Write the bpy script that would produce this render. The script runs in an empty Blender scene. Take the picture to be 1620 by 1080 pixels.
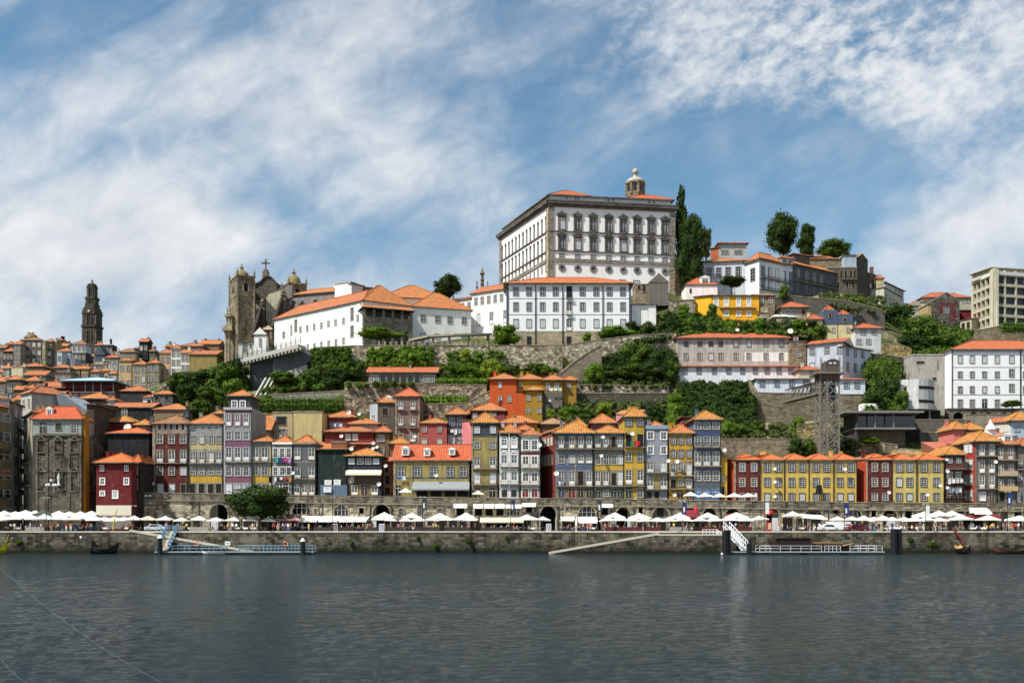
EXPO=0.55
SKYST=0.105
CLOUDST=0.67
WATBUMP=.6
SKYTINT=(.60,.87,.88,1)
SKYBLOBS=[(230,30,330,90,-.62,8),(60,70,120,60,-.3,0),(720,150,360,90,-.3,-8),(1210,270,500,120,-.75,3),(880,60,180,160,-.3,30),(500,350,260,70,-.3,-20),(600,420,340,60,-.25,5),(150,480,200,50,-.25,0),(1320,390,300,90,-.35,0),(1020,190,240,80,-.25,0),
   (330,220,520,150,.25,25),(170,390,560,150,.55,0),(560,60,200,90,.28,40),(760,290,240,70,.22,-10),(1540,340,330,120,.7,12),(1330,110,520,160,.0,-12),(1480,190,260,80,.25,-30)]
import bpy,math,random
from mathutils import Vector,Matrix
R=random.Random(7)
S=bpy.context.scene
COL=S.collection
PI=math.pi
# measured camera: f in pixels of a 1620 px wide frame, eye 6 m over the river
F=1520.0;YH=827.0;CH=6.0
def xof(x,Y):return (x-810)/F*Y
def zof(y,Y):return CH+(YH-y)/F*Y
def P(x,y,Y):return Vector((xof(x,Y),Y,zof(y,Y)))
def pm(px,Y):return px/F*Y
def sp(a,b,n):return [a+(b-a)*i/(n-1) for i in range(n)] if n>1 else [(a+b)/2]
def lin(c):return c/12.92 if c<=.04045 else ((c+.055)/1.055)**2.4
def hexc(h,k=1.0):
 return tuple(lin(int(h[i:i+2],16)/255)*k for i in (0,2,4))+(1,)
def lerp_list(pts,x):
 if x<=pts[0][0]:return pts[0][1]
 for (a,ya),(b,yb) in zip(pts,pts[1:]):
  if x<=b:return ya+(yb-ya)*(x-a)/(b-a)
 return pts[-1][1]
# materials
class N:
 def __init__(s,name,rough=.85,spec=.3):
  m=bpy.data.materials.new(name);m.use_nodes=True
  s.m=m;s.nt=m.node_tree;s.b=s.nt.nodes['Principled BSDF']
  s.b.inputs['Roughness'].default_value=rough
  s.b.inputs['Specular IOR Level'].default_value=spec
 def n(s,t,**k):
  o=s.nt.nodes.new(t)
  for a,v in k.items():
   if hasattr(o,a):setattr(o,a,v)
  return o
 def l(s,a,b):s.nt.links.new(a,b)
 def val(s,sock,v):
  if hasattr(v,'links') or hasattr(v,'is_linked'):s.l(v,sock)
  else:sock.default_value=v
 def math(s,op,a,b=0.,c=None,clamp=False):
  o=s.n('ShaderNodeMath');o.operation=op;o.use_clamp=clamp
  s.val(o.inputs[0],a);s.val(o.inputs[1],b)
  if c is not None:s.val(o.inputs[2],c)
  return o.outputs[0]
 def vm(s,op,a,b=(0,0,0)):
  o=s.n('ShaderNodeVectorMath');o.operation=op
  s.val(o.inputs[0],a);s.val(o.inputs[1],b)
  return o.outputs['Value'] if op in ('DOT_PRODUCT','LENGTH') else o.outputs[0]
 def pos(s):return s.n('ShaderNodeNewGeometry').outputs['Position']
 def nor(s):return s.n('ShaderNodeNewGeometry').outputs['True Normal']
 def noise(s,vec,scale,det=3,rough=.55,dist=0):
  o=s.n('ShaderNodeTexNoise');s.l(vec,o.inputs['Vector'])
  o.inputs['Scale'].default_value=scale;o.inputs['Detail'].default_value=det
  o.inputs['Roughness'].default_value=rough;o.inputs['Distortion'].default_value=dist
  return o.outputs[0]
 def ramp(s,f,a,b):
  o=s.n('ShaderNodeMapRange');s.l(f,o.inputs[0])
  o.inputs[1].default_value=a;o.inputs[2].default_value=b
  return o.outputs[0]
 def mix(s,f,a,b,mode='MIX'):
  o=s.n('ShaderNodeMix',data_type='RGBA');o.blend_type=mode
  s.val(o.inputs[0],f);s.val(o.inputs[6],a);s.val(o.inputs[7],b)
  return o.outputs[2]
 def bump(s,h,st=.3,d=.1):
  o=s.n('ShaderNodeBump');o.inputs['Strength'].default_value=st;o.inputs['Distance'].default_value=d
  s.l(h,o.inputs['Height']);s.l(o.outputs[0],s.b.inputs['Normal'])
 def col(s,c):s.val(s.b.inputs['Base Color'],c)
MC={}
def k4(c,k):return (c[0]*k,c[1]*k,c[2]*k,1)
def wallm(h,g=.35,k=.8,tile=False,name='plaster'):
 key=('w',h,g,k,tile)
 if key in MC:return MC[key]
 n=N(name,.85,.2);c=hexc(h,k);p=n.pos();g=g*1.4 if g>.2 else g
 big=n.ramp(n.noise(p,.45,5,.68),.38,.64)
 st=n.ramp(n.noise(n.vm('MULTIPLY',p,(1.3,1.3,.13)),1.5,5,.72),.45,.68)
 c1=n.mix(n.math('MULTIPLY',big,g),c,k4(c,.62))
 dk=k4((c[0]*.5+.05,c[1]*.5+.05,c[2]*.5+.045),.75)
 c2=n.mix(n.math('MULTIPLY',st,g*1.5,clamp=True),c1,dk)
 fine=n.ramp(n.noise(p,3.5,2,.6),.3,.75)
 c3=n.mix(n.math('MULTIPLY',fine,.22+g*.25),c2,k4(c,.7))
 if g>.2:c3=n.mix(n.math('MULTIPLY',n.ramp(n.noise(n.vm('ADD',p,(9,5,2)),.8,6,.7),.56,.66),g*.45),c3,(c[0]*.6+.2,c[1]*.6+.19,c[2]*.6+.17,1))
 n.col(c3);n.bump(fine,.15,.05)
 MC[key]=n.m;return n.m
def stonem(h,h2,sx=1.1,sz=.5,mort=.05,g=.6,k=.8,rub=False,name='masonry',damp=None):
 key=('s',h,h2,sx,sz,g,k,rub,damp)
 if key in MC:return MC[key]
 n=N(name,.9,.2);p=n.pos();a,b=hexc(h,k),hexc(h2,k)
 sep=n.n('ShaderNodeSeparateXYZ');n.l(p,sep.inputs[0])
 hx=n.math('ADD',sep.outputs[0],n.math('MULTIPLY',sep.outputs[1],.8))
 cb=n.n('ShaderNodeCombineXYZ');n.l(hx,cb.inputs[0]);n.l(sep.outputs[2],cb.inputs[1])
 if rub:
  v=n.n('ShaderNodeTexVoronoi');v.inputs['Scale'].default_value=1/sx
  wv=n.vm('ADD',n.vm('MULTIPLY',cb.outputs[0],(1,sx/sz,1)),n.vm('MULTIPLY',n.n('ShaderNodeTexNoise').outputs[1],(0,0,0)))
  n.l(wv,v.inputs['Vector']);cell=n.vm('DOT_PRODUCT',v.outputs['Color'],(.34,.33,.33))
  e=n.n('ShaderNodeTexVoronoi');e.feature ='DISTANCE_TO_EDGE';e.inputs['Scale'].default_value=1/sx
  n.l(wv,e.inputs['Vector']);mo=n.math('LESS_THAN',e.outputs['Distance'],.07)
  c=n.mix(n.ramp(cell,.3,.7),k4(a,1.15),k4(b,.8));c=n.mix(n.math('MULTIPLY',mo,.75),c,k4(b,.3))
 else:
  t=n.n('ShaderNodeTexBrick');n.l(cb.outputs[0],t.inputs['Vector']);t.inputs['Scale'].default_value=1
  t.inputs['Brick Width'].default_value=sx;t.inputs['Row Height'].default_value=sz
  t.inputs['Mortar Size'].default_value=mort*.5;t.inputs['Color1'].default_value=a
  t.inputs['Color2'].default_value=b;t.inputs['Mortar'].default_value=k4(b,.4)
  c=t.outputs['Color']
 s1=n.ramp(n.noise(n.vm('MULTIPLY',p,(1,1,.3)),.9,5,.68),.45,.7)
 c=n.mix(n.math('MULTIPLY',s1,g),c,k4(b,.28))
 s2=n.ramp(n.noise(p,.28,3,.6),.5,.68)
 c=n.mix(n.math('MULTIPLY',s2,g*.5),c,k4(a,1.25))
 if damp is not None:
  zz=n.math('ADD',sep.outputs[2],n.math('MULTIPLY',n.noise(p,.8,4),1.2))
  mr=n.ramp(zz,damp[1],damp[0]);c=n.mix(n.math('MULTIPLY',mr,.93),c,hexc('26271d',.55))
 n.col(c);n.bump(n.noise(p,2.2,4,.7),.5,.15)
 MC[key]=n.m;return n.m
def tilem(h='d86a38',g=.4,k=.72):
 key=('t',h,g,k)
 if key in MC:return MC[key]
 n=N('clay_roof_tiles',.85,.1);p=n.pos();c=hexc(h,k);c=(c[0],c[1]*1.15+.012,c[2]+.02,1)
 ax=n.vm('NORMALIZE',n.vm('CROSS_PRODUCT',n.nor(),(0,0,1)))
 u=n.vm('DOT_PRODUCT',p,ax)
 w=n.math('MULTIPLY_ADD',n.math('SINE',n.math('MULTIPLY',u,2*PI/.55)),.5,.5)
 sep=n.n('ShaderNodeSeparateXYZ');n.l(p,sep.inputs[0])
 rows=n.math('FRACT',n.math('MULTIPLY',sep.outputs[2],2.6))
 cb=n.n('ShaderNodeCombineXYZ');n.l(n.math('FLOOR',n.math('MULTIPLY',u,1/.55)),cb.inputs[0])
 n.l(n.math('FLOOR',n.math('MULTIPLY',sep.outputs[2],2.6)),cb.inputs[1])
 wn=n.n('ShaderNodeTexWhiteNoise');wn.noise_dimensions ='2D';n.l(cb.outputs[0],wn.inputs['Vector'])
 c1=n.mix(n.math('MULTIPLY',wn.outputs['Value'],.45),c,k4((c[0]*.75,c[1]*.62,c[2]*.7),1))
 big=n.ramp(n.noise(p,.7,6,.72),.4,.66)
 c2=n.mix(n.math('MULTIPLY',big,min(1,g*1.25)),c1,(c[0]*.33,c[1]*.5+.02,c[2]*.6+.015,1))
 lt=n.ramp(n.noise(n.vm('ADD',p,(31,7,3)),1.8,4,.65),.52,.68)
 c3=n.mix(n.math('MULTIPLY',lt,.4),c2,(min(1,c[0]*1.15),c[1]*1.7,c[2]*2.0,1))
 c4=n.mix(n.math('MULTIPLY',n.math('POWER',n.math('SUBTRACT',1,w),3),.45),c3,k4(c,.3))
 n.col(c4);n.bump(n.math('ADD',w,n.math('MULTIPLY',rows,.35)),.6,.12)
 MC[key]=n.m;return n.m
def plain(h,rough=.6,k=.85,metal=0,name='paint',spec=.4,var=.2):
 key=('p',h,rough,k,metal)
 if key in MC:return MC[key]
 n=N(name,rough,spec);c=hexc(h,k);n.b.inputs['Metallic'].default_value=metal
 n.col(n.mix(n.math('MULTIPLY',n.ramp(n.noise(n.pos(),1.7,4),.35,.7),var*1.5),c,k4(c,.6)))
 MC[key]=n.m;return n.m
def leafm(h,h2,name='foliage'):
 key=('l',h,h2)
 if key in MC:return MC[key]
 n=N(name,.75,.06);p=n.pos();a,b=hexc(h,.8),hexc(h2,.8)
 f=n.ramp(n.noise(p,.45,4,.6),.35,.65)
 c=n.mix(f,a,b);f2=n.ramp(n.noise(p,3.0,2),.3,.7)
 n.col(n.mix(n.math('MULTIPLY',f2,.5),c,k4(b,.55)))
 MC[key]=n.m;return n.m
def glassm(h,rough=.08):
 key=('g',h,rough)
 if key in MC:return MC[key]
 n=N('window_glass',rough,.8);n.b.inputs['IOR'].default_value=1.5;c=hexc(h)
 n.col(n.mix(n.ramp(n.noise(n.pos(),.9,2),.4,.6),c,k4(c,.45)))
 MC[key]=n.m;return n.m
WHITE=plain('f2f0ea',.55,.9,name='white_paint',var=.1)
SASH=plain('eceae4',.5,.85,name='sash_paint',var=.12)
GRAN=stonem('b3a58e','8d8372',.9,.45,g=.4,name='granite')
GRAND=stonem('8c8270','5f584c',.9,.45,g=.75,k=.75,name='dark_granite')
IRON=plain('22252a',.5,.8,0,'iron_paint')
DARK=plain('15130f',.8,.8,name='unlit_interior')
GL=[glassm('12171d'),glassm('1d2730'),glassm('0c0f13'),glassm('3d4c5e',.05)]
CURT=plain('c8ccd0',.7,.8,name='curtain',var=.3)
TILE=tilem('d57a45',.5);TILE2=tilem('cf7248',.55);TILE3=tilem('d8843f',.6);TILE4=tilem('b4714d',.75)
LF=[leafm('3b511c','58702c'),leafm('4a691e','6c8a2e'),leafm('27391a','3c5022'),leafm('6a842c','8a9e3a'),leafm('3f4b28','5d6a3a')]
# mesh builder
class MB:
 def __init__(s):s.v=[];s.f=[];s.m=[]
 def q(s,pts,m=0):
  i=len(s.v);s.v +=[tuple(p) for p in pts];s.f.append(tuple(range(i,i+len(pts))));s.m.append(m)
 def box(s,a,b,m=0):
  x0,y0,z0=a;x1,y1,z1=b;i=len(s.v)
  s.v +=[(x0,y0,z0),(x1,y0,z0),(x1,y1,z0),(x0,y1,z0),(x0,y0,z1),(x1,y0,z1),(x1,y1,z1),(x0,y1,z1)]
  for f in ((0,3,2,1),(4,5,6,7),(0,1,5,4),(1,2,6,5),(2,3,7,6),(3,0,4,7)):
   s.f.append(tuple(i+k for k in f));s.m.append(m)
 def prism(s,pts,z0,z1,m=0,cap=True,mc=None):
  n=len(pts);i=len(s.v)
  s.v +=[(p[0],p[1],z0) for p in pts]+[(p[0],p[1],z1) for p in pts]
  for k in range(n):
   j=(k+1)%n;s.f.append((i+k,i+j,i+n+j,i+n+k));s.m.append(m)
  if cap:
   s.f.append(tuple(i+n+k for k in range(n)));s.m.append(m if mc is None else mc)
   s.f.append(tuple(i+n-1-k for k in range(n)));s.m.append(m)
 def bar(s,a,b,w=.1,h=None,m=0):
  a,b=Vector(a),Vector(b);d=b-a
  if d.length<1e-6:return
  d.normalize();up=Vector((0,0,1)) if abs(d.z)<.95 else Vector((0,1,0))
  r=d.cross(up).normalized()*(w/2);u=r.cross(d).normalized()*((h or w)/2);i=len(s.v)
  for p in (a,b):s.v +=[tuple(p-r-u),tuple(p+r-u),tuple(p+r+u),tuple(p-r+u)]
  for f in ((0,1,2,3),(7,6,5,4),(0,4,5,1),(1,5,6,2),(2,6,7,3),(3,7,4,0)):
   s.f.append(tuple(i+k for k in f));s.m.append(m)
 def tube(s,pts,r,n=8,m=0,cap=True):
  i0=len(s.v);pts=[Vector(p) for p in pts]
  rs=r if isinstance(r,(list,tuple)) else [r]*len(pts)
  for k,p in enumerate(pts):
   d=(pts[min(k+1,len(pts)-1)]-pts[max(k-1,0)]).normalized()
   up=Vector((0,0,1)) if abs(d.z)<.9 else Vector((0,1,0))
   a=d.cross(up).normalized();b=a.cross(d)
   for j in range(n):
    t=2*PI*j/n;s.v.append(tuple(p+(a*math.cos(t)+b*math.sin(t))*rs[k]))
  for k in range(len(pts)-1):
   for j in range(n):
    a,b=i0+k*n+j,i0+k*n+(j+1)%n
    s.f.append((a,b,b+n,a+n));s.m.append(m)
  if cap:
   s.f.append(tuple(i0+n-1-j for j in range(n)));s.m.append(m)
   e=i0+(len(pts)-1)*n;s.f.append(tuple(e+j for j in range(n)));s.m.append(m)
 def lathe(s,prof,c=(0,0,0),n=16,m=0,ph=0,cap=True):
  i0=len(s.v)
  for r,z in prof:
   for j in range(n):
    t=2*PI*j/n+ph;s.v.append((c[0]+r*math.cos(t),c[1]+r*math.sin(t),c[2]+z))
  for k in range(len(prof)-1):
   for j in range(n):
    a,b=i0+k*n+j,i0+k*n+(j+1)%n
    s.f.append((a,b,b+n,a+n));s.m.append(m)
  if not cap:return
  e=i0+(len(prof)-1)*n;s.f.append(tuple(e+j for j in range(n)));s.m.append(m)
  s.f.append(tuple(i0+n-1-j for j in range(n)));s.m.append(m)
 def mesh(s,name,mats,smooth=False):
  me=bpy.data.meshes.new(name);me.from_pydata(s.v,[],s.f)
  for m in (mats if isinstance(mats,(list,tuple)) else [mats]):me.materials.append(m)
  me.polygons.foreach_set('material_index',s.m)
  if smooth:me.polygons.foreach_set('use_smooth',[True]*len(s.f))
  me.update();return me
 def build(s,name,mats,parent=None,smooth=False,loc=None):
  if not s.f:return None
  return link(name,s.mesh(name,mats,smooth),parent,loc)
def link(name,me,parent=None,loc=None,rz=0,sc=None):
 o=bpy.data.objects.new(name,me);COL.objects.link(o)
 if parent:o.parent=parent
 if loc is not None:o.location=loc
 if rz:o.rotation_euler=(0,0,rz)
 if sc is not None:o.scale=sc
 return o
def tag(o,label=None,cat=None,group=None,kind=None):
 if label:o['label']=label
 if cat:o['category']=cat
 if group:o['group']=group
 if kind:o['kind']=kind
 return o
def thing(name,label,cat,loc=(0,0,0),rz=0,group=None):
 o=link(name,None,None,loc,rz);return tag(o,label,cat,group)
def kids(o):return KID.get(o.name,[])
def copy_tree(o,parent=None):
 c=o.copy();COL.objects.link(c)
 if parent:c.parent=parent
 for ch in list(o.children):copy_tree(ch,c)
 return c
LM=[(-99,50,'the left edge street houses'),(50,148,'the dark stone chapel front'),(148,236,'the dark red quayside house'),
      (236,298,'the tall maroon house'),(298,354,'the grey house with yellow band'),(354,431,'the tall purple banded house'),
      (431,503,'the grey houses with laundry'),(503,548,'the dark netted building'),(548,621,'the house with beige awning'),
      (621,744,'the ochre house with three dormers'),(744,790,'the yellow house with slate top'),(790,856,'the two narrow arched houses'),
      (856,939,'the blue tiled house'),(939,1021,'the tall yellow house with flag'),(1021,1058,'the narrow pale grey house'),
      (1058,1098,'the narrow yellow house'),(1098,1141,'the tall blue house'),(1141,1203,'the left dark red terrace house'),
      (1203,1280,'the two left yellow terrace houses'),(1280,1356,'the two right yellow terrace houses'),(1356,1412,'the right dark red terrace house'),(1412,1494,'the pale yellow house pair'),
      (1494,1543,'the brown balcony house'),(1543,1999,'the right edge balcony houses')]
AUTO=[]
def auto(o,text,px,cat,group):AUTO.append((o,text,px));tag(o,None,cat,group);return o
ORD ='first second third fourth fifth sixth seventh eighth ninth tenth eleventh twelfth thirteenth fourteenth fifteenth sixteenth seventeenth eighteenth nineteenth twentieth'.split()
def finish_labels():
 d={}
 for o,t,px in AUTO:
  lm=next((l for a,b,l in LM if a<=px<b),LM[-1][2])
  d.setdefault((t,lm),[]).append((px,o))
 for (t,lm),L in d.items():
  L.sort(key=lambda e:e[0])
  for i,(px,o) in enumerate(L):
   o['label']=f'{t} below {lm}'+('' if len(L)==1 else f', {ORD[min(i, 19)]} from left')
# openings
WC={}
def frame_bits(m,w,h,s=.14,out=.12,mi=0,arch=False):
 m.box((-w/2-s,-out,-s*.8),(w/2+s,.05,0),mi)
 m.box((-w/2-s,-out+.02,0),(-w/2,.05,h),mi);m.box((w/2,-out+.02,0),(w/2+s,.05,h),mi)
 m.box((-w/2-s,-out,h),(w/2+s,.05,h+s),mi)
def win_mesh(w,h,st,sm,fm,gm):
 w=round(w,1);h=round(h,1)
 key=(w,h,st,sm.name,fm.name,gm.name)
 if key in WC:return WC[key]
 m=MB();g=MB();t=.07
 if st in 'sfgtbaopk':
  if st =='o':
   m.lathe([(w/2,.03),(w/2,.22),(w/2+.6,.2),(w/2+.65,0)],n=16,cap=False)
   m.v=[(x,-z,y+h/2) for x,y,z in m.v]
  elif st =='k':frame_bits(m,w,h,.2,.14);m.box((-w/2-.3,-.22,h+.3),(w/2+.3,.05,h+.55));m.box((-.4,-.2,h+.55),(.4,.05,h+.95))
  elif st =='p':
   s=.32;frame_bits(m,w,h,s,.35)
   m.box((-w/2-.5,-.55,h+.35),(w/2+.5,.05,h+.6))
   m.box((-w/2-.35,-.42,h+.6),(w/2+.35,.05,h+.95));m.box((-w/2-.62,-.5,h+.95),(w/2+.62,.05,h+1.1))
   m.box((-w/4-.3,-.5,h+1.1),(w/4+.3,.05,h+1.5));m.box((-.22,-.45,h+1.5),(.22,.05,h+1.85))
   m.box((-w/2-.45,-.4,-.75),(w/2+.45,.05,-.35))
  elif st !='g':frame_bits(m,w,h,.12 if st in 'tb' else .16)
  if st =='a':
   for k in range(6):
    a0,a1=PI*k/6,PI*(k+1)/6;r=w/2+.08
    m.bar((r*math.cos(a0),-.06,h+.1+r*math.sin(a0)*.8),(r*math.cos(a1),-.06,h+.1+r*math.sin(a1)*.8),.16,.16)
  y0,y1=-.07,-.03
  if st !='o':
   m.box((-w/2,y0,0),(-w/2+t,y1,h),1);m.box((w/2-t,y0,0),(w/2,y1,h),1)
   m.box((-w/2+t,y0,0),(w/2-t,y1,t),1);m.box((-w/2+t,y0,h-t),(w/2-t,y1,h),1)
   nb={'s':3,'p':5,'f':3,'g':1,'t':1,'b':2,'a':3}.get(st,2);z0=t
   if st in 'fa':m.box((-w/2+t,y0-.01,t),(w/2-t,y1,h*.3),1);z0=h*.3
   c=.05 if st in 'fa' else .025
   m.box((-c,y0,z0),(c,y1,h-t),1)
   for k in range(1,nb+1):
    zz=z0+(h-z0)*k/(nb+1);e=.035 if (k==(nb+1)//2) else .018
    m.box((-w/2+t,y0+.005,zz-e),(w/2-t,y1,zz+e),1)
  if st =='o':
   g.lathe([(w/2,0),(w/2,.03)],n=14);g.v=[(x,-z,y+h/2) for x,y,z in g.v]
  else:g.q([(-w/2+.02,-.02,.02),(w/2-.02,-.02,.02),(w/2-.02,-.02,h-.02),(-w/2+.02,-.02,h-.02)])
 elif st in 'dx':
  frame_bits(m,w,h,.14);
  g.box((-w/2,-.04,0),(w/2,.03,h))
  if st =='d':
   m.box((-.03,-.06,.1),(.03,-.03,h-.1),1)
   m.box((-w/2+.05,-.06,h*.72),(w/2-.05,-.03,h*.76),1)
 WC[key]=(m.mesh('window',[sm,fm]),g.mesh('pane',[gm]));return WC[key]
def put_window(root,A,B,x,y0,y1,wpx,st,Yr,sm,fm,gm,name=None):
 d=B-A;k=(x-810)/F
 t=(k*A.y-A.x)/(d.x-k*d.y);p=A+d*t
 w=pm(wpx,p.y)/max(.25,d.x/d.length);z0,z1=zof(y1,Yr),zof(y0,Yr)
 fme,gme=win_mesh(max(.3,w),max(.4,z1-z0),st,sm,fm,gm)
 isd=st in 'd'
 o=link(name or ('door' if isd else 'window'),fme,root,(p.x,p.y,z0),math.atan2(d.y,d.x))
 link('door_leaf' if isd else 'pane',gme,o)
 return p
def balcony(root,A,B,xa,xb,yf,Yr,m=IRON,dep=.7,hh=1.0,solid=False):
 d=(B-A).normalized();nrm=Vector((d.y,-d.x));ps=[]
 for x in (xa,xb):
  k=(x-810)/F;dd=B-A;t=(k*A.y-A.x)/(dd.x-k*dd.y);ps.append(A+dd*t)
 L=(ps[1]-ps[0]).length;b=MB();z=0
 b.box((0,-dep,-.15),(L,.02,0),0)
 if solid:b.box((0,-dep,0),(L,-dep+.08,hh),1);b.box((0,-dep,0),(.08,.02,hh),1);b.box((L-.08,-dep,0),(L,.02,hh),1)
 else:
  b.box((0,-dep,hh-.06),(L,-dep+.06,hh),1);n=max(4,int(L/.22))
  for i in range(n+1):xx=(L-.04)*i/n;b.box((xx,-dep,0),(xx+.035,-dep+.035,hh-.06),1)
  for xx in (0,L-.05):b.box((xx,-dep+.06,hh-.06),(xx+.05,.02,hh),1)
 o=b.build('balcony',[GRAN,m],root);o.location=(ps[0].x,ps[0].y,zof(yf,Yr));o.rotation_euler=(0,0,math.atan2(d.y,d.x))
 return o
# buildings
def roof_geo(rb,A,u,v,w,d,ze,rh,ov,kind,th=.2,inset=1.0):
 def pt(a,b,z):q=A+u*a+v*b;return (q.x,q.y,z)
 a0,a1,b0,b1=-ov,w+ov,-ov,d+ov;zb,zt=ze,ze+th
 E=[(a0,b0),(a1,b0),(a1,b1),(a0,b1)]
 rb.q([pt(*e,zb) for e in reversed(E)],1)
 for i in range(4):
  e,f=E[i],E[(i+1)%4];rb.q([pt(*e,zb),pt(*f,zb),pt(*f,zt),pt(*e,zt)],1)
 zr=zt+rh;W=a1-a0;D=b1-b0
 e0,e1,e2,e3=[pt(*e,zt) for e in E]
 if kind in ('hip','gable'):
  if W>=D or kind =='gable':
   i=0 if kind =='gable' else min(D/2*inset,W*.48);bm=(b0+b1)/2
   r0,r1=pt(a0+i,bm,zr),pt(a1-i,bm,zr)
   rb.q([e0,e1,r1,r0]);rb.q([e2,e3,r0,r1]);k=0 if kind =='hip' else 2
   rb.q([e1,e2,r1],k);rb.q([e3,e0,r0],k)
   if kind =='hip':caps=[(e0,r0),(e1,r1),(r0,r1)]
   else:caps=[(r0,r1)]
  else:
   i=min(W/2*inset,D*.48);am=(a0+a1)/2;r0,r1=pt(am,b0+i,zr),pt(am,b1-i,zr)
   rb.q([e0,e1,r0]);rb.q([e1,e2,r1,r0]);rb.q([e2,e3,r1]);rb.q([e3,e0,r0,r1])
   caps=[(e0,r0),(e1,r0),(r0,r1)]
  for p,q in caps:rb.bar(Vector(p)+Vector((0,0,.04)),Vector(q)+Vector((0,0,.04)),.28,.16,0)
 elif kind =='gablef':
  am=(a0+a1)/2;r0,r1=pt(am,b0,zr),pt(am,b1,zr)
  rb.q([e0,e1,r0],2);rb.q([e1,e2,r1,r0]);rb.q([e2,e3,r1],2);rb.q([e3,e0,r0,r1])
  rb.bar(r0,r1,.28,.16,0)
 elif kind =='shed':
  r2,r3=pt(a1,b1,zr),pt(a0,b1,zr)
  rb.q([e0,e1,r2,r3]);rb.q([e1,e2,r2],2);rb.q([e3,e0,r3],2);rb.q([e2,e3,r3,r2],2)
def bld(name,label,x0,x1,yb,ye,Y,d=10,Y1=None,wall=None,roof='hip',rh=2.0,ov=.45,rm=None,rows=(),bands=(),bals=(),
  cat='house',group=None,chim=0,auto_w=None,sm=None,fm=None,glass=None,dishes=(),pils=(),corn=None,ext=2.5,inset=1.0,parent=None,dormers=(),pw=None,corm=None,rev=False,lay=None):
 Y1=Y1 or Y;wall=wall or wallm('e9e5da');rm=rm or TILE;sm=sm or GRAN;fm=fm or SASH
 A=Vector((xof(x0,Y)+.02,Y));B=Vector((xof(x1,Y1)-.02,Y1));u=(B-A);w=u.length;u.normalize();v=Vector((-u.y,u.x))
 C=B+v*d;D=A+v*d;ze=zof(ye,Y);zb=zof(yb,Y)-ext
 root=parent or thing(name,label,cat,(A.x+u.x*w/2,A.y+u.y*w/2,zb),0,group)
 o=root.location
 def reloc(ob):
  if ob:ob.matrix_parent_inverse=Matrix.Translation(-o)
  return ob
 b=MB();b.prism([A,B,C,D],zb,ze,0)
 reloc(b.build('wall',[wall],root))
 rb=MB();ro=None
 if roof =='flat':
  t=.35
  q=[A-u*.1-v*.1,B+u*.1-v*.1,C+u*.1+v*.1,D-u*.1+v*.1]
  rb.prism(q,ze,ze+.35,1);ro=reloc(rb.build('roof',[rm,sm,wall],root))
 elif roof:
  roof_geo(rb,A,u,v,w,d,ze,rh,ov,roof,inset=inset);ro=reloc(rb.build('roof',[rm,corm or GRAND,wall],root))
 for i in range(chim):
  cb=MB();q=A+u*w*R.uniform(.15,.85)+v*d*R.uniform(.3,.6);hz=ze+rh*.5
  cb.box((q.x-.35,q.y-.3,hz-.5),(q.x+.35,q.y+.3,hz+1.6));cb.box((q.x-.42,q.y-.37,hz+1.6),(q.x+.42,q.y+.37,hz+1.75))
  ch=cb.build('chimney',[wall],ro or root)
  if not ro:reloc(ch)
  else:ch.matrix_parent_inverse=Matrix.Translation(-o)
  if ro:ch.matrix_parent_inverse=Matrix.Identity(4)
 Yr=Y
 def fbox(xa,xb,ya,yb_,out,mat,nm):
  pa=[]
  for x in (xa,xb):
   k=(x-810)/F;dd=B-A;t=(k*A.y-A.x)/(dd.x-k*dd.y);pa.append(A+dd*t)
  bb=MB();nrm=-v*out;s=v*.05
  bb.prism([pa[0]+nrm,pa[1]+nrm,pa[1]+s,pa[0]+s],zof(yb_,Yr),zof(ya,Yr));return reloc(bb.build(nm,[mat],root))
 for bd in bands:fbox(bd[3] if len(bd)>3 else x0+.3,bd[4] if len(bd)>4 else x1-.3,bd[0],bd[1],.014,bd[2],'paint_shade_band')
 for xa,xb in pils:fbox(xa,xb,ye+.3,yb-.2,.14,sm,'pilaster')
 if corn:fbox(x0,x1,corn[0],corn[1],.3,corm or sm,'cornice')
 for r in rows:
  y0,y1,xs,wp,st=r[:5];opt=r[5] if len(r)>5 else {}
  for i,x in enumerate(xs):
   gm=opt.get('g') or (glass or (CURT if R.random()<.13 else R.choice(GL)))
   reloc_o=put_window(root,A,B,x,y0,y1,wp,st,Yr,opt.get('sm',sm),opt.get('fm',fm),gm)
 if auto_w:
  nr,nc=auto_w[:2];st=auto_w[2] if len(auto_w)>2 else 's'
  H=yb-ye
  for j in range(nr):
   yy=ye+H*(j+.5)/nr
   for i in range(nc):
    x=x0+(x1-x0)*(i+.5)/nc;hp=min(H/nr*.62,1.9*F/Y);wp=min((x1-x0)/nc*.55,1.15*F/Y)
    gm=glass or (CURT if R.random()<.12 else R.choice(GL))
    put_window(root,A,B,x,yy-hp/2,yy+hp/2,wp,st,Yr,sm,fm,gm)
 for bl in bals:balcony(root,A,B,bl[0],bl[1],bl[2],Yr,*(bl[3:] if len(bl)>3 else ()))
 for ob in list(root.children):
  if ob.matrix_parent_inverse==Matrix.Identity(4) and ob.name.split('.')[0] in ('window','door','balcony'):reloc(ob)
 for x,y,r in dishes:dish(root,x,y,Y-.9,r)
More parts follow.
